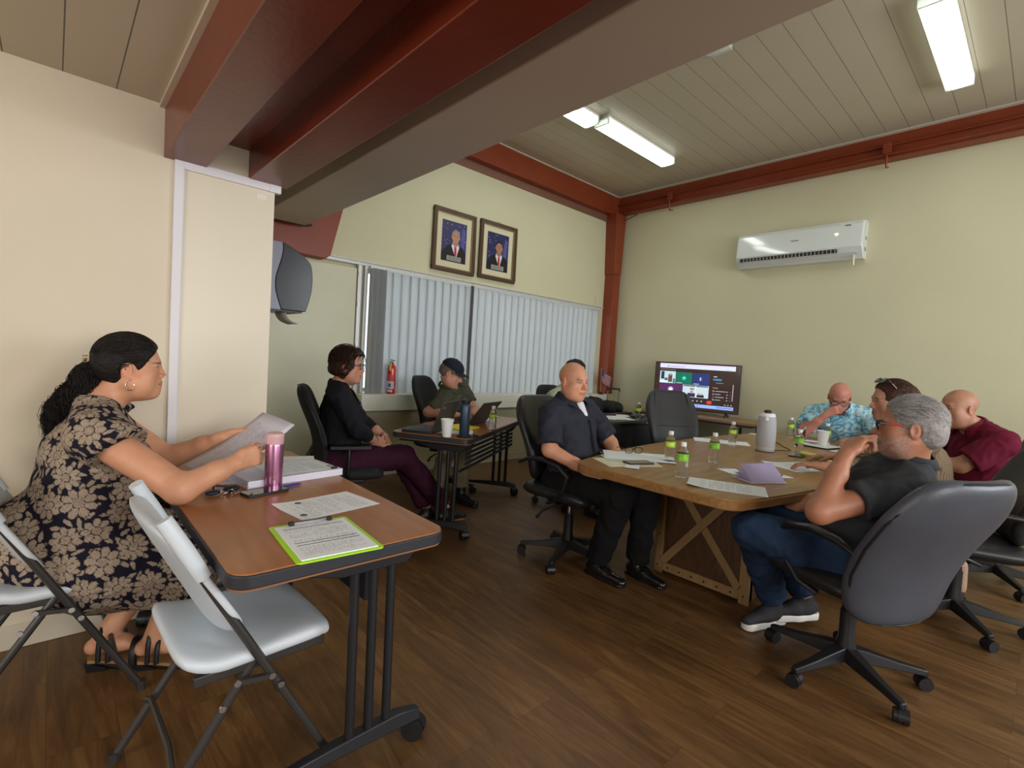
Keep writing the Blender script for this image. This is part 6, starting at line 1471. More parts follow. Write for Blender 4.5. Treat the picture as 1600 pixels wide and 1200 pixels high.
for q in (1,-1):
    h,kn,an,toe = A.leg[q]; dp_ += [RC(h,kn+V3(-0.02,0,0.015),0.148,0.115,0.06), RC(kn,kn*0.45+an*0.55+V3(0,0,0.02),0.112,0.115,0.05)]
    a_,e_,w_ = A.arm[q]; d1 = nrm(e_-a_); dp_.append(RC(a_-d1*0.02,a_+d1*0.11,0.088,0.098,0.02,clip=[(a_+d1*0.075,nrm(d1*0.8+V3(0,0,-0.35)))]))
dp_ += [RC(V3(-0.06,2.46,0.52),V3(0.10,2.45,0.42),0.175,0.15,0.06), RC(V3(0.16,2.43,0.36),V3(0.27,2.38,0.34),0.13,0.13,0.06), RC(V3(0.13,2.335,0.43),V3(0.40,2.335,0.40),0.142,0.135,0.05)]
nk = A.H+A.M@V3(0,-0.022,-0.06)
dp_ += [RC(A.N+V3(0.02,0,0.045),A.N+V3(0.05,0,0.20),0.088,0.105,0.012,'s'), RC(A.N+A.F*0.10+A.U*0.03,A.N+A.F*0.22-A.U*0.14,0.055,0.006,0.01,'s'), HS(V3(0,0,0.245),V3(0.12,0,-1),0.006)]
A.garment('dress', dp_, DRESS, 0.0038, 0.007, 38, 3, floral, sm=1)
HA = hairmat('near_black', (0.010,0.0075,0.007))
hk = scalp_hair(A, HA, 0.012, 0.058, 3, nape=-0.06, wr=0.0012, vox=0.0035, cut=[EL(local(A,0,0.122,-0.040),(0.12,0.105,0.112),A.M,0.012,'s'),EL(local(A,0,0.115,0.045),(0.058,0.045,0.040),A.M,0.012,'s')])
knot = V3(0,-0.118,0.012)
def flowA(p, rnd, wv): return (knot-p)+V3(0,0,0.02)*wv
regA = lambda p: (p[2] > -0.02-0.6*p[1]-0.02 or p[1] < 0.0) and not (p[1] > 0.062 and p[2] < 0.085) and not (p[1]>0.0 and p[2]<0.028) and p[2] > -0.045
scalp_strands(A, hk, HA, 1500, 0.12, 0.0010, 0.0125, regA, flowA, 4, 0.003, 8)
scalp_strands(A, hk, mat('hair_soft_brown',(0.026,0.018,0.014),0.4,spec=0.35), 700, 0.12, 0.0010, 0.0128, regA, flowA, 14, 0.003, 8)
pt = [local(A,0,-0.100,0.010),local(A,0,-0.128,-0.030),local(A,0,-0.140,-0.085),local(A,0.0,-0.165,-0.130),local(A,0,-0.190,-0.180),local(A,0,-0.195,-0.235),local(A,0,-0.180,-0.275)]
rad_ = [0.026,0.036,0.046,0.050,0.052,0.046,0.026]
P = [RC(pt[i],pt[i+1],rad_[i]*0.72,rad_[i+1]*0.72,0.03) for i in range(6)]
V,F = surface(P,0.005); N_ = vnormals(V,F); V = V+N_*(0.009*wnoise(V,55,7,3))[:,None]; pn = to_obj('ponytail',V-A.O,F,HA,A.root)
def pony(rnd):
    a = rnd.uniform(0,6.28); rr_ = rnd.uniform(0.75,1.15); ph = rnd.uniform(0,6.28); fr = rnd.uniform(3.5,7.0); L = []; end = rnd.randint(20,28); st_ = rnd.choice((0,0,2,5,8)); amp = rnd.uniform(0.006,0.020)
    for j in range(st_,end):
        u = j/27*5.999; i = int(u); t = u-i; c = pt[i]*(1-t)+pt[i+1]*t; r_ = (rad_[i]*(1-t)+rad_[i+1]*t)*rr_
        e1 = A.M[:,0]; e2 = nrm(np.cross(pt[i+1]-pt[i],e1)); w_ = amp*(u/6+0.2)
        L.append(c+e1*(r_*math.cos(a)+w_*math.sin(ph+fr*u))+e2*(r_*math.sin(a)+w_*math.cos(ph*1.3+fr*u))-A.O)
    return L
strands(pony, 1100, 20, 0.0014, 'curls', HA, pn, 6)
b = MB(); c = local(A,0,-0.128,0.022)-A.O
for q in (-1,1):
    b.tube([tuple(c+A.M[:,0]*q*0.022+A.M[:,1]*0.012+A.M[:,2]*dz) for dz in (0.022,0.0,-0.022)],[0.004,0.006,0.003],6)
    for k in range(4): b.tube([tuple(c+A.M[:,0]*q*0.022+A.M[:,2]*(0.016-0.011*k)),tuple(c+A.M[:,0]*q*0.006-A.M[:,1]*0.014+A.M[:,2]*(0.014-0.011*k))],0.0025,5)
b.box(-0.003,0.003,-0.02,0.0,-0.02,0.02,None,T(*c)); b.build('hair_claw', mat('tortoiseshell',(0.30,0.17,0.05),0.2,coat=0.5), A.root)
for q in (1,-1):
    b = MB(); c = local(A,q*0.080,0.002,-0.055)-A.O; b.tube([tuple(c+A.M[:,1]*0.013*math.cos(i*0.449)+A.M[:,2]*(0.017*math.sin(i*0.449)-0.012)) for i in range(14)],0.0016,6,closed=True); b.sphere(0.005,10,None,T(*(c+A.M[:,2]*0.012))); b.build('earring', mat('earring_silver',(0.6,0.55,0.48),0.25,1.0), A.root)
STR = mat('sandal_black',(0.008,0.008,0.010),0.45); CORK = mat('sandal_footbed',(0.33,0.18,0.07),0.6)
for q in (1,-1):
    h,kn,an,toe = A.leg[q]; t = toe; fl = V3(0,0,1); lt = np.cross(t,fl); an0 = an
    sd_ = []
    b = MB(); 
    def fp_(u,v,z): return tuple(an0+t*u+lt*v+fl*z-A.O)
    out = [(-0.055,0),(-0.045,0.028),(0.0,0.034),(0.07,0.036),(0.13,0.044),(0.17,0.036),(0.195,0.008),(0.19,-0.015),(0.16,-0.036),(0.10,-0.040),(0.0,-0.034),(-0.045,-0.028)]
    n=len(out); zz = lambda u: -0.075+0.0 if u<0.0 else -0.075-0.02*min(1,u/0.10)
    b.add([fp_(u,v,zz(u)) for u,v in out]+[fp_(u,v,zz(u)-0.012) for u,v in out],[tuple(range(n)),tuple(range(2*n-1,n-1,-1))]+[(i,i+n,(i+1)%n+n,(i+1)%n) for i in range(n)]); s1 = b.build('sandal', CORK, A.root)
    b = MB(); 
    H_ = an0[2]-0.087
    b.add([fp_(u,v,-0.087) for u,v in ((-0.055,-0.03),(0.02,-0.032),(0.02,0.032),(-0.055,0.03))]+[fp_(u,v,-an0[2]+0.001) for u,v in ((-0.048,-0.026),(0.012,-0.028),(0.012,0.028),(-0.048,0.026))],[(0,1,2,3),(7,6,5,4),(0,4,5,1),(1,5,6,2),(2,6,7,3),(3,7,4,0)]); 
    b.add([fp_(u,v,zz(u)-0.012) for u,v in out]+[fp_(u,v,-an0[2]+0.001 if u>0.05 else zz(u)-0.016) for u,v in out],[tuple(range(n)),tuple(range(2*n-1,n-1,-1))]+[(i,i+n,(i+1)%n+n,(i+1)%n) for i in range(n)]); b.build('heel', STR, s1)
    for u,w_,zt,rr_ in ((0.105,0.049,-0.022,0.014),(0.025,0.045,0.010,0.009),(-0.005,0.047,0.040,0.009)):
        b = MB(); b.tube([fp_(u,w_*math.cos(math.radians(a)),zz(u)+(zt-zz(u))*math.sin(math.radians(a))**0.7 if 0<a<180 else zz(u)) for a in range(0,181,15)],rr_,8); b.build('strap', STR, s1)
# held sheet
hp_ = thing('held_sheet', 'printed sheet of paper the woman in the floral dress holds in both hands', 'paper', (0.575,2.235,0.885), 0)
b = MB(); n=8; e1 = Vector((0.115,0.02,0.075)); e2 = Vector((-0.03,0.125,-0.0)); nn_ = e1.cross(e2).normalized(); 
e1 = Vector((0.150,0.02,0.098)); e2 = Vector((-0.045,0.140,0.02))
vs = [tuple(e1*u+e2*v*0.75+nn_*0.012*(u*u)-nn_*0.006*v*v) for v in [-1+2*j/n for j in range(n+1)] for u in [-1+2*i/n for i in range(n+1)]]
b.add(vs,[(j*(n+1)+i,j*(n+1)+i+1,(j+1)*(n+1)+i+1,(j+1)*(n+1)+i) for j in range(n) for i in range(n)]); o = b.build('sheet', paper_mat('held_paper_print',40,(0.62,0.60,0.66),(0.2,0.2,0.25),0.5), hp_, smooth=80); o.modifiers.new('s','SOLIDIFY').thickness = 0.0005

# ---- B: woman in the black cardigan
B = Person('woman with short brown hair, glasses, black cardigan and plum trousers, hands in lap', (1.47,3.40,0.52), -20, (1.49,3.39,1.045), (1.530,3.360,1.195), -40, -4, 0, size=1.0, fat=0.028, female=True, skin=(0.52,0.25,0.165), shw=0.39, hfat=0.010, nose=0.8)
B.setarm2(1,(1.50,3.10,0.78),(1.70,3.235,0.665)); B.setarm2(-1,(1.72,3.52,0.78),(1.84,3.36,0.675))
B.setleg2(1,(1.93,3.20,0.54),(2.25,3.10,0.13),(0.9,-0.2,0.0)); B.setleg2(-1,(1.96,3.33,0.52),(2.16,3.22,0.11),(0.95,-0.15,0.0))
B.hands = [hand_prims(V3(1.70,3.235,0.665),(0.75,0.25,-0.12),(-0.1,0.8,-0.5),1,curls=[(30,40,25)]*4,thumb=(0.7,0.4,0.3),s=0.92), hand_prims(V3(1.84,3.36,0.675),(-0.10,-0.80,-0.20),(-0.6,0,-0.6),-1,curls=[(30,45,25)]*4,thumb=(0.7,0.4,0.3),s=0.92)]
B.body(0.0045)
BLKC = cloth('black_knit',(0.009,0.009,0.013)); PLUM = cloth('plum',(0.040,0.006,0.022),0.8)
B.shirt(BLKC,'cardigan',1.55,0.014,0.070,0.11,-0.10,0.007,0.008,55,5,puff=(0.062,0.056),collar=False)
b = MB()
for q in (-1,1): b.tube([tuple(B.N+B.Rt*q*0.062+B.U*0.02-B.O),tuple(B.N+B.Rt*q*0.055+B.F*0.085-B.U*0.02-B.O),tuple(B.N+B.Rt*q*0.020+B.F*0.145-B.U*0.115-B.O)],[0.012,0.014,0.010],8,flat=0.5)
b.build('neckline', BLKC, B.root)
B.trousers(PLUM,0.93,0.018)
for q in (1,-1): B.shoe(q, mat('flat_shoe_black',(0.010,0.009,0.009),0.35), 0.010, L=0.25, solem=mat('shoe_sole_tan',(0.20,0.10,0.05),0.6))
HB = hairmat('brown',(0.030,0.014,0.009))
ex_ = [EL(local(B,q*0.066,-0.012,-0.030),(0.030,0.055,0.062),B.M,0.03) for q in (-1,1)]+[EL(local(B,0,-0.075,-0.035),(0.072,0.048,0.070),B.M,0.03)]+[EL(local(B,0.02,0.06,0.088),(0.062,0.045,0.028),B.M,0.02)]
hb = scalp_hair(B,HB,0.022,0.060,8,extra=ex_,nape=-0.085,wr=0.006)
scalp_strands(B,hb,HB,700,0.09,0.0013,0.030,lambda p:(p[1]<0.055 and p[2]>-0.03 and not(p[1]>0.02 and p[2]<0.0)) or p[2]>0.085,lambda p,r,w_:V3(p[0]*6+w_*0.4,-0.35,-0.9-w_*0.3),9,0.006)
B.glasses(mat('glasses_black',(0.01,0.01,0.012),0.25))
b = MB(); 
b.tube([tuple(B.N+B.Rt*0.05+B.F*0.05-B.O),tuple(B.N+B.Rt*0.03+B.F*0.150-B.U*0.10-B.O),tuple(B.N+B.Rt*0.0+B.F*0.205-B.U*0.27-B.O),tuple(B.N+B.F*0.20-B.U*0.36-B.O),tuple(B.N-B.Rt*0.015+B.F*0.205-B.U*0.27-B.O),tuple(B.N-B.Rt*0.03+B.F*0.150-B.U*0.10-B.O),tuple(B.N-B.Rt*0.05+B.F*0.05-B.O)],0.004,6,flat=0.5)
b.build('lanyard', mat('lanyard_blue',(0.03,0.05,0.25),0.6), B.root)
b = MB(); w_ = V3(1.70,3.235,0.665)-nrm(V3(1.70,3.235,0.665)-V3(1.50,3.10,0.78))*0.02; ax = nrm(V3(1.70,3.235,0.665)-V3(1.50,3.10,0.78)); p1 = nrm(np.cross(ax,V3(0,0,1))); p2 = np.cross(ax,p1)
b.tube([tuple(w_+p1*0.033*math.cos(i*0.5236)+p2*0.033*math.sin(i*0.5236)-B.O) for i in range(12)],0.004,6,closed=True); b.build('bracelet', mat('bracelet_beads',(0.35,0.33,0.36),0.3,0.5), B.root)

# ---- C: man in the cap
Cc = Person('man in a navy cap and olive polo bent over a laptop', (2.87,3.95,0.51), -59, (2.72,3.765,1.03), (2.635,3.655,1.155), -48, -24, 0, size=1.02, fat=0.030, skin=(0.48,0.235,0.16), shw=0.40, hfat=0.012)
Cc.setarm2(1,(2.46,3.72,0.80),(2.58,3.49,0.800)); Cc.setarm2(-1,(2.98,3.72,0.80),(2.80,3.55,0.800))
Cc.setleg2(1,(2.62,3.60,0.53),(2.50,3.62,0.12),(0.2,-1,0)); Cc.setleg2(-1,(2.76,3.58,0.53),(2.70,3.50,0.11),(0.2,-1,0))
Cc.hands = [hand_prims(V3(2.58,3.49,0.800),(0.75,-0.45,0.0),(0,0,-1),1,curls=[(25,30,20)]*4,thumb=(0.7,0.5,0.2)), hand_prims(V3(2.80,3.55,0.800),(-0.05,-0.95,0.0),(0,0,-1),-1,curls=[(25,30,20)]*4,thumb=(0.7,0.5,0.2))]
Cc.body(0.0048)
Cc.shirt(cloth('olive',(0.060,0.060,0.038)),'polo_shirt',0.72,0.015,seed=6)
Cc.trousers(cloth('khaki',(0.185,0.145,0.085)),0.93)
for q in (1,-1): Cc.shoe(q, mat('boot_black',(0.008,0.008,0.008),0.4), 0.018, high=0.03)
HC = hairmat('grey_brown',(0.12,0.095,0.075)); scalp_hair(Cc,HC,0.006,0.05,4,wr=0.0015,vox=0.0045)
CAP = cloth('navy_cap',(0.010,0.015,0.026),0.8)
P = [EL(local(Cc,0,-0.010,0.045),(0.089,0.110,0.090),Cc.M,0.01), HS(local(Cc,0,0,0.040),-Cc.M[:,2]+Cc.M[:,1]*-0.10,0.004)]
cp = Cc.garment('cap',P,CAP,0.005,0.0,20)
b = MB(); n=12; vs=[]
for k in (0,1):
    for j in range(4):
        for i in range(n+1):
            a = math.radians(-62+124*i/n); r_ = 0.088+0.072*j/3*math.cos(a*0.9); vs.append(tuple(local(Cc,r_*math.sin(a)*0.95,r_*math.cos(a)*1.02+0.004,0.046-0.020*(math.sin(a)**2)-0.010*j/3+0.004*k)-Cc.O))
m1=(n+1)*4; fs=[]
for j in range(3):
    for i in range(n): a=j*(n+1)+i; fs += [(a,a+1,a+n+2,a+n+1),(m1+a+n+1,m1+a+n+2,m1+a+1,m1+a)]
b.add(vs,fs+[(m1+i,m1+i+1,i+1,i) for i in range(n)]+[(3*(n+1)+i,3*(n+1)+i+1,m1+3*(n+1)+i+1,m1+3*(n+1)+i) for i in range(n)]); b.build('brim',CAP,cp,smooth=60)
b = MB(); e_ = local(Cc,-0.030,0.099,0.078)-Cc.O; e2_ = local(Cc,-0.012,0.104,0.074)-Cc.O; e3_ = local(Cc,-0.022,0.096,0.094)-Cc.O; b.tube([tuple(e_),tuple(e3_),tuple(e2_)],0.003,5); b.build('cap_emblem', mat('emblem_white',(0.6,0.6,0.6),0.6), cp)
b = MB(); b.sphere(0.007,8,None,T(*(local(Cc,0,-0.01,0.137)-Cc.O)),(1,1,0.5)); b.build('cap_button',CAP,cp)

# ---- D: bald man in the navy shirt
D_ = Person('bald man in a dark navy shirt and black trousers, seated at the left table tip', (2.57,2.15,0.52), -84, (2.545,2.165,1.045), (2.515,2.125,1.190), -93, -5, 0, size=1.04, fat=0.035, skin=(0.56,0.27,0.165), shw=0.42, hfat=0.014, hs=1.03)
D_.setarm2(1,(2.27,2.07,0.765),(2.37,1.83,0.665)); D_.setarm2(-1,(2.83,2.02,0.775),(2.68,1.80,0.655))
D_.setleg2(1,(2.44,1.64,0.57),(2.50,1.82,0.105),(-0.05,-1,0)); D_.setleg2(-1,(2.60,1.58,0.57),(2.70,1.66,0.105),(-0.12,-1,0))
D_.hands = [hand_prims(V3(2.37,1.83,0.665),(0.55,-0.75,-0.1),(0.5,0.3,-0.75),1,curls=[(20,30,20)]*4), hand_prims(V3(2.68,1.80,0.655),(-0.55,-0.60,-0.1),(-0.4,0.2,-0.8),-1,curls=[(20,30,20)]*4)]
D_.browa = 0.55
D_.body(0.0040)
NAVY = cloth('dark_navy_shirt',(0.022,0.023,0.036),0.75)
ds = D_.shirt(NAVY,'button_shirt',0.86,0.016,0.076,0.10,-0.05,0.006,0.009,50,7,puff=(0.064,0.072))
P = [RC(D_.N+D_.F*0.045+D_.U*0.0,D_.N+D_.F*0.105-D_.U*0.075,0.052,0.030,0.02),RC(D_.N+D_.F*0.03+D_.U*0.03,D_.N+D_.F*0.04+D_.U*0.12,0.063,0.07,0.006,'s')]
D_.garment('undershirt',P,cloth('white_tee',(0.68,0.70,0.74)),0.005,0,20)
b = MB(); 
pk = [D_.N+D_.F*(0.145+0.05*min(1,k/3)+0.006)-D_.U*(0.10+0.075*k)+D_.Rt*0.0-D_.O for k in range(5)]
b.tube([tuple(p) for p in pk],0.012,6,flat=0.3); b.build('placket', NAVY, ds)
D_.trousers(cloth('black_trouser',(0.006,0.006,0.007)),0.985,0.024,seed=8)
SHB = mat('polished_black_shoe',(0.008,0.008,0.009),0.18,coat=0.4)
for q in (1,-1): D_.shoe(q,SHB,0.014,L=0.29,laces=mat('lace_black',(0.02,0.02,0.02),0.6))

# ---- E: person half hidden behind
E_ = Person('person with dark hair and light grey-green top, almost hidden behind the bald man', (3.445,3.02,0.52), -80, (3.455,2.99,1.055), (3.500,2.935,1.215), -88, 0, 0, size=0.98, fat=0.02, female=True, skin=(0.42,0.21,0.14), shw=0.40)
E_.setarm2(1,(3.185,2.86,0.80),(3.285,2.68,0.70)); E_.setarm2(-1,(3.745,2.90,0.80),(3.645,2.66,0.70))
E_.setleg2(1,(3.425,2.58,0.52),(3.445,2.60,0.11),(0,-1,0)); E_.setleg2(-1,(3.625,2.58,0.52),(3.605,2.56,0.11),(0,-1,0))
E_.hands = [hand_prims(V3(3.285,2.68,0.70),(0.4,-0.7,-0.2),(0,0,-1),1), hand_prims(V3(3.645,2.66,0.70),(-0.3,-0.7,-0.2),(0,0,-1),-1)]
E_.body(0.0055); E_.shirt(cloth('pale_sage',(0.36,0.38,0.28)),'blouse',1.3,0.016,seed=3); E_.trousers(cloth('black_trouser'),0.97)
for q in (1,-1): E_.shoe(q,mat('flat_shoe_black'),0.01)
scalp_hair(E_,hairmat('dark',(0.014,0.010,0.009)),0.016,0.055,5,nape=-0.07,wr=0.004)

# ---- F: man in the blue aloha shirt
F_ = Person('bald man in glasses and a pale blue patterned shirt, chin on his fist', (5.74,1.33,0.52), 184, (5.515,1.335,1.035), (5.315,1.305,1.155), 196, -34, 0, size=1.08, fat=0.045, skin=(0.50,0.205,0.145), shw=0.44, hs=1.09)
F_.setarm2(1,(5.16,1.53,0.80),(5.16,1.36,0.985)); F_.setarm2(-1,(5.44,1.00,0.80),(5.17,1.13,0.79))
F_.setleg2(1,(5.36,1.50,0.55),(5.40,1.50,0.11),(-1,0,0)); F_.setleg2(-1,(5.36,1.14,0.55),(5.40,1.14,0.11),(-1,0,0))
F_.hands = [hand_prims(V3(5.16,1.36,0.985),(0.15,-0.72,0.55),(0.75,0.05,-0.35),1,curls=[(45,60,35)]*4,thumb=(0.8,0.3,0.3)), hand_prims(V3(5.17,1.13,0.79),(-0.85,0.30,-0.05),(0.1,0.1,-1),-1,curls=[(15,25,15)]*4)]
def beardF(c,L,V):
    x,y,z = L.T; m = ((z<-0.050)&(y>0.0)&(z>-0.14)).astype(float)*np.clip((y+0.01)/0.03,0,1)*(np.linalg.norm(L,axis=1)<0.15); m *= 1-np.clip(1.2-np.sqrt((x/0.024)**2+((z+0.063)/0.009)**2),0,1)
    n = wnoise(V,400,2,2); return c*(1-0.6*m[:,None])+np.array([0.42,0.38,0.34])*(0.6*m*(0.85+0.3*n))[:,None]
F_.body(0.0050,colfn=beardF)
ALO = mat('aloha_cloth',(0.16,0.42,0.60),0.8); N,L,bs_ = nodes_of(ALO)
n1 = N.new('ShaderNodeTexNoise'); n1.inputs['Scale'].default_value=13; n1.inputs['Detail'].default_value=3; n1.inputs['Distortion'].default_value=2.2; L.new(N['Texture Coordinate'].outputs['Object'],n1.inputs[0])
rp = N.new('ShaderNodeValToRGB'); e=rp.color_ramp.elements; e[0].position=0.40; e[0].color=(0.10,0.34,0.52,1); e[1].position=0.60; e[1].color=(0.52,0.72,0.76,1); q_=rp.color_ramp.elements.new(0.49); q_.color=(0.22,0.52,0.68,1); q2_=rp.color_ramp.elements.new(0.53); q2_.color=(0.46,0.70,0.76,1)
L.new(n1.outputs[0],rp.inputs[0]); L.new(rp.outputs[0],bs_.inputs['Base Color'])
F_.shirt(ALO,'aloha_shirt',0.70,0.018,0.080,0.08,-0.05,seed=9,puff=(0.068,0.078)); F_.trousers(cloth('dark_blue_trouser',(0.012,0.016,0.03)),0.97)
for q in (1,-1): F_.shoe(q,mat('flat_shoe_black'),0.015)
F_.glasses(mat('glasses_dark_red',(0.03,0.008,0.010),0.25))
b = MB(); w0 = V3(5.44,1.00,0.80)*0.12+V3(5.17,1.13,0.79)*0.88; ax = nrm(V3(5.17,1.13,0.79)-V3(5.44,1.00,0.80)); p1 = nrm(np.cross(ax,V3(0,0,1))); p2 = np.cross(ax,p1); b.tube([tuple(w0+p1*0.034*math.cos(i*0.5236)+p2*0.034*math.sin(i*0.5236)-F_.O) for i in range(12)],0.008,6,closed=True); b.build('wristwatch', BLACK, F_.root)

# ---- G: woman with sunglasses on her hair
G_ = Person('woman in a tan top with sunglasses pushed up on her brown hair', (3.72,0.34,0.52), 110, (3.66,0.53,1.045), (3.625,0.625,1.200), 124, -6, 0, size=0.98, fat=0.022, female=True, skin=(0.44,0.215,0.14), shw=0.38, hfat=0.006, nose=0.8)
G_.setarm2(-1,(3.46,0.62,0.81),(3.35,0.88,0.79)); G_.setarm2(1,(3.92,0.68,0.80),(3.86,0.94,0.79))
G_.setleg2(1,(3.80,0.78,0.52),(3.72,0.62,0.11),(0.1,1,0)); G_.setleg2(-1,(3.55,0.76,0.52),(3.52,0.46,0.12),(-0.4,0.9,0))
G_.hands = [hand_prims(V3(3.35,0.88,0.79),(-0.1,0.95,0),(0,0,-1),-1,curls=[(20,30,15)]*4), hand_prims(V3(3.86,0.94,0.79),(-0.3,0.9,0),(0,0,-1),1,curls=[(20,30,15)]*4)]
G_.body(0.0045)
TAN = cloth('tan_stripe',(0.25,0.185,0.115)); N,L,bs_ = nodes_of(TAN)
wv = N.new('ShaderNodeTexWave'); wv.inputs['Scale'].default_value=24; wv.inputs['Distortion'].default_value=1.2; L.new(N['Texture Coordinate'].outputs['Object'],wv.inputs[0])
mx = N.new('ShaderNodeMix'); mx.data_type='RGBA'; mx.inputs[6].default_value=(0.26,0.19,0.12,1); mx.inputs[7].default_value=(0.12,0.085,0.055,1); L.new(wv.outputs[1],mx.inputs[0]); L.new(mx.outputs[2],bs_.inputs['Base Color'])
G_.shirt(TAN,'top',1.75,0.015,0.072,0.07,-0.08,seed=4,collar=False); G_.trousers(cloth('brown_trouser',(0.06,0.04,0.03)),0.96)
for q in (1,-1): G_.shoe(q,mat('tan_suede',(0.42,0.18,0.045),0.7),0.016,L=0.26)
HG = hairmat('chestnut',(0.050,0.022,0.013))
ex_ = [EL(local(G_,0,-0.095,0.01),(0.060,0.050,0.075),G_.M,0.03),EL(local(G_,0,-0.100,-0.06),(0.055,0.040,0.080),G_.M,0.03)]
hg = scalp_hair(G_,HG,0.011,0.060,6,extra=ex_,nape=-0.12,wr=0.002)
scalp_strands(G_,hg,HG,700,0.10,0.0011,0.013,lambda p:(p[2]>0.03 and not(p[1]>0.060 and p[2]<0.085)) or p[1]<-0.02,lambda p,r,w_:V3(0,-1,-0.15+w_*0.1),9,0.003)
b = MB(); mw = Matrix([list(r) for r in G_.M]).to_4x4(); X = Matrix.Translation((0,0.052,0.125))@Matrix.Rotation(math.radians(50),4,'X')
SG = mat('sunglasses_brown',(0.03,0.015,0.012),0.15,coat=0.5); glasses_mb(b,X,m=None)
for q in (-1,1): b.add([tuple(X@Vector((q*0.033+0.026*math.cos(2*math.pi*i/16),dy,0.020*math.sin(2*math.pi*i/16)))) for dy in (0.0,0.002) for i in range(16)],[tuple(range(16)),tuple(range(31,15,-1))])
mw.translation = Vector(G_.H-G_.O); o = b.build('sunglasses',SG,G_.root); o.matrix_basis = mw

# ---- H: man in the maroon polo
H_ = Person('bald man in a maroon polo shirt at the right edge, looking toward the left', (4.74,0.18,0.52), 128, (4.60,0.33,1.035), (4.50,0.41,1.165), 136, -4, 0, size=1.06, fat=0.045, skin=(0.40,0.19,0.115), shw=0.43, hs=1.06, hfat=0.016, nose=1.15)
H_.setarm2(-1,(4.36,0.36,0.80),(4.24,0.62,0.80)); H_.setarm2(1,(4.86,0.62,0.78),(4.62,0.82,0.79))
H_.setleg2(1,(4.62,0.60,0.54),(4.60,0.62,0.11),(-0.5,0.85,0)); H_.setleg2(-1,(4.40,0.46,0.54),(4.38,0.48,0.11),(-0.6,0.8,0))
H_.hands = [hand_prims(V3(4.24,0.62,0.80),(-0.2,0.9,0),(0,0,-1),-1,curls=[(25,35,20)]*4), hand_prims(V3(4.62,0.82,0.79),(-0.8,0.4,0),(0,0,-1),1,curls=[(25,35,20)]*4)]
H_.browa = 0.4
H_.body(0.0050); H_.shirt(cloth('maroon',(0.125,0.006,0.024)),'polo_shirt',0.80,0.017,0.078,0.08,-0.05,seed=11,puff=(0.068,0.076)); H_.trousers(cloth('black_trouser'),0.97)
for q in (1,-1): H_.shoe(q,mat('flat_shoe_black'),0.015)

# ---- I: grey-haired man
I_ = Person('grey-haired man in a charcoal polo, jeans and red-armed glasses, knuckles at his mouth', (2.655,0.56,0.51), 101, (2.635,0.385,0.985), (2.545,0.372,1.130), 104, -2, 0, size=1.04, fat=0.034, skin=(0.40,0.175,0.105), shw=0.42, hs=1.03, hfat=0.006)
I_.sh[-1] = V3(2.455,0.335,0.905)
I_.setarm2(-1,(2.215,0.575,0.785),(2.365,0.540,1.005)); I_.setarm2(1,(2.90,0.64,0.76),(2.72,0.82,0.66))
I_.setleg2(-1,(2.44,0.90,0.575),(2.80,0.90,0.125),(-0.95,0.32,0)); I_.setleg2(1,(2.66,0.90,0.58),(2.95,0.80,0.150),(-0.85,0.5,0))
I_.hands = [hand_prims(V3(2.365,0.540,1.005),(0.72,-0.22,0.66),(0.45,-0.30,-0.62),-1,curls=[(42,62,40),(46,66,40),(50,68,40),(52,70,40)],thumb=(0.85,-0.1,0.45)), hand_prims(V3(2.72,0.82,0.66),(-0.4,0.6,-0.2),(0,0,-1),1)]
def beardI(c,L,V):
    x,y,z = L.T; near = (np.linalg.norm(L,axis=1)<0.15); m = ((z<-0.030)&(y>-0.005)&(z>-0.135))*np.clip((-z-0.030)/0.02,0,1)*np.clip((y+0.005)/0.02,0,1)*near; m = m*(1-np.clip(1.2-np.sqrt((x/0.024)**2+((z+0.063)/0.009)**2),0,1))
    sb = (np.abs(x)>0.055)*(y>-0.005)*(y<0.035)*(z<0.03)*(z>-0.05)*near; m = np.maximum(m,sb*0.7); n = wnoise(V,500,2,2); return c*(1-0.38*m[:,None])+np.array([0.40,0.36,0.34])*(0.38*m*np.clip(0.8+0.6*n,0,1.5))[:,None]
I_.browc = (0.08,0.06,0.05)
I_.body(0.0036,colfn=beardI)
I_.shirt(cloth('charcoal_polo',(0.036,0.040,0.046),0.8),'polo_shirt',0.60,0.016,0.072,0.08,-0.06,0.006,0.009,52,12,puff=(0.066,0.072))
JE = mat('denim',(0.017,0.034,0.075),0.85,bump=0.4,bscale=700,var=0.45,vscale=7,spec=0.2)
I_.trousers(JE,0.90,0.022,0.007,0.010,48,6,'jeans')
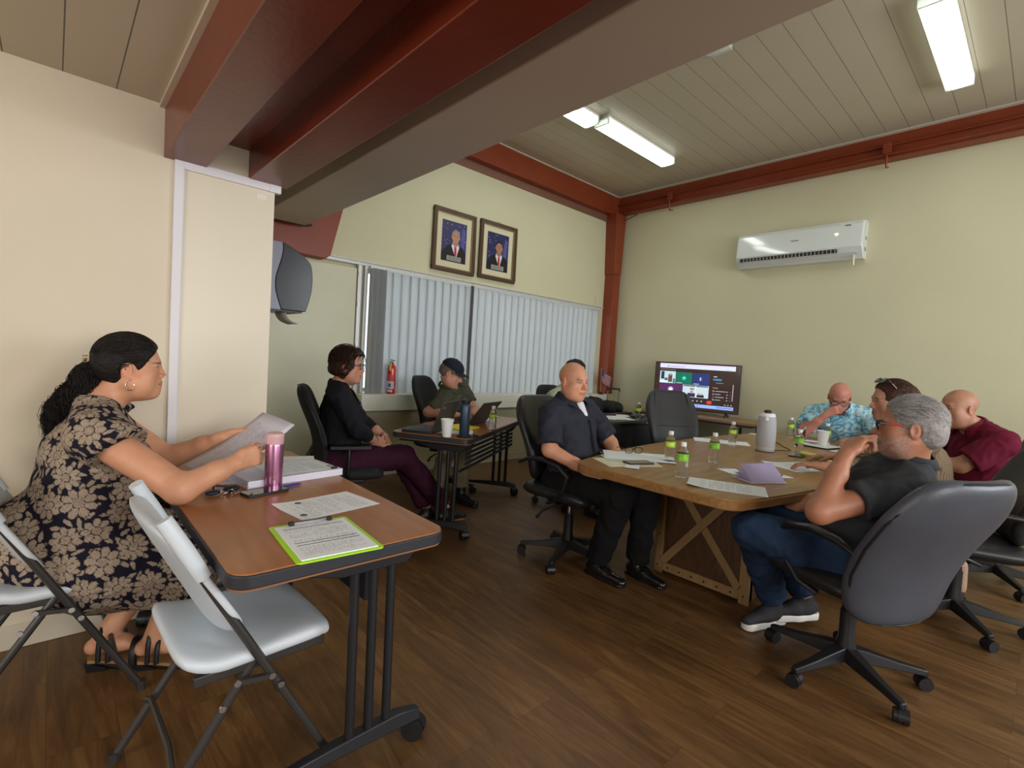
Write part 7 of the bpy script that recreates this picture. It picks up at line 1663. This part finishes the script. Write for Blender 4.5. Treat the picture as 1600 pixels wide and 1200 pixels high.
for q in (1,-1): I_.shoe(q,mat('sneaker_black_knit',(0.014,0.012,0.014),0.75,bump=0.3,bscale=400),0.032,'sneaker',L=0.285,laces=mat('lace_black'),solem=mat('sneaker_sole_white',(0.62,0.60,0.56),0.5))
HI = hairmat('silver',(0.27,0.25,0.245))
ex_ = [EL(local(I_,0,-0.072,-0.030),(0.058,0.040,0.050),I_.M,0.03)]
hi = scalp_hair(I_,HI,0.004,0.052,7,extra=ex_,nape=-0.082,wr=0.002,vox=0.0036)
HI2 = mat('hair_silver_light',(0.50,0.48,0.47),0.35,spec=0.5); HI3 = mat('hair_steel',(0.13,0.12,0.12),0.4,spec=0.4)
regI = lambda p: (p[2]>0.0 or p[1]<-0.03) and p[2]>-0.045 and not (p[1]>0.068 and p[2]<0.075) and not (p[1]>0.045 and p[2]<0.05) and not (abs(p[1]+0.004)<0.03 and p[2]<0.02 )
fI = lambda p,r,w_: V3(-p[0]*1.5+w_*0.25,-1.0,-0.30+w_*0.25-3.5*max(0,-p[1]))
scalp_strands(I_,hi,HI2,1900,0.060,0.0008,0.0055,regI,fI,11,0.014)
scalp_strands(I_,hi,HI3,1300,0.050,0.0008,0.0050,regI,fI,12,0.008)
scalp_strands(I_,hi,HI2,500,0.05,0.0009,0.0100,lambda p: p[1]<-0.06 and p[2]<0.0 and p[2]>-0.05,lambda p,r,w_:V3(p[0]*5+w_*0.5,-0.9,-0.5+0.5*w_),13,0.012)
I_.glasses(mat('glasses_black'),mat('glasses_red',(0.55,0.02,0.02),0.3),up=0.006,tr=0.0032)

# bag on the floor and the woven bag
wb = thing('handbag', 'small tan woven handbag on the floor behind the charcoal leather chair', 'bag', (4.30,0.33,0.0), 20)
b = MB(); b.pillow(0.20,0.22,0.10,None,R(90,'X'),lambda x,y,z:(x*(1-0.15*(y/0.11)),y+0.112,z),16,0.2,e=6,p=0.4); b.build('bag_body', mat('woven_tan',(0.42,0.27,0.19),0.7,bump=0.8,bscale=140), wb)
b = MB(); b.tube([(-0.06,0,0.20),(-0.05,0,0.29),(0.0,0,0.32),(0.05,0,0.29),(0.06,0,0.20)],0.006,8); b.build('strap', mat('strap_tan',(0.30,0.17,0.10),0.6), wb)
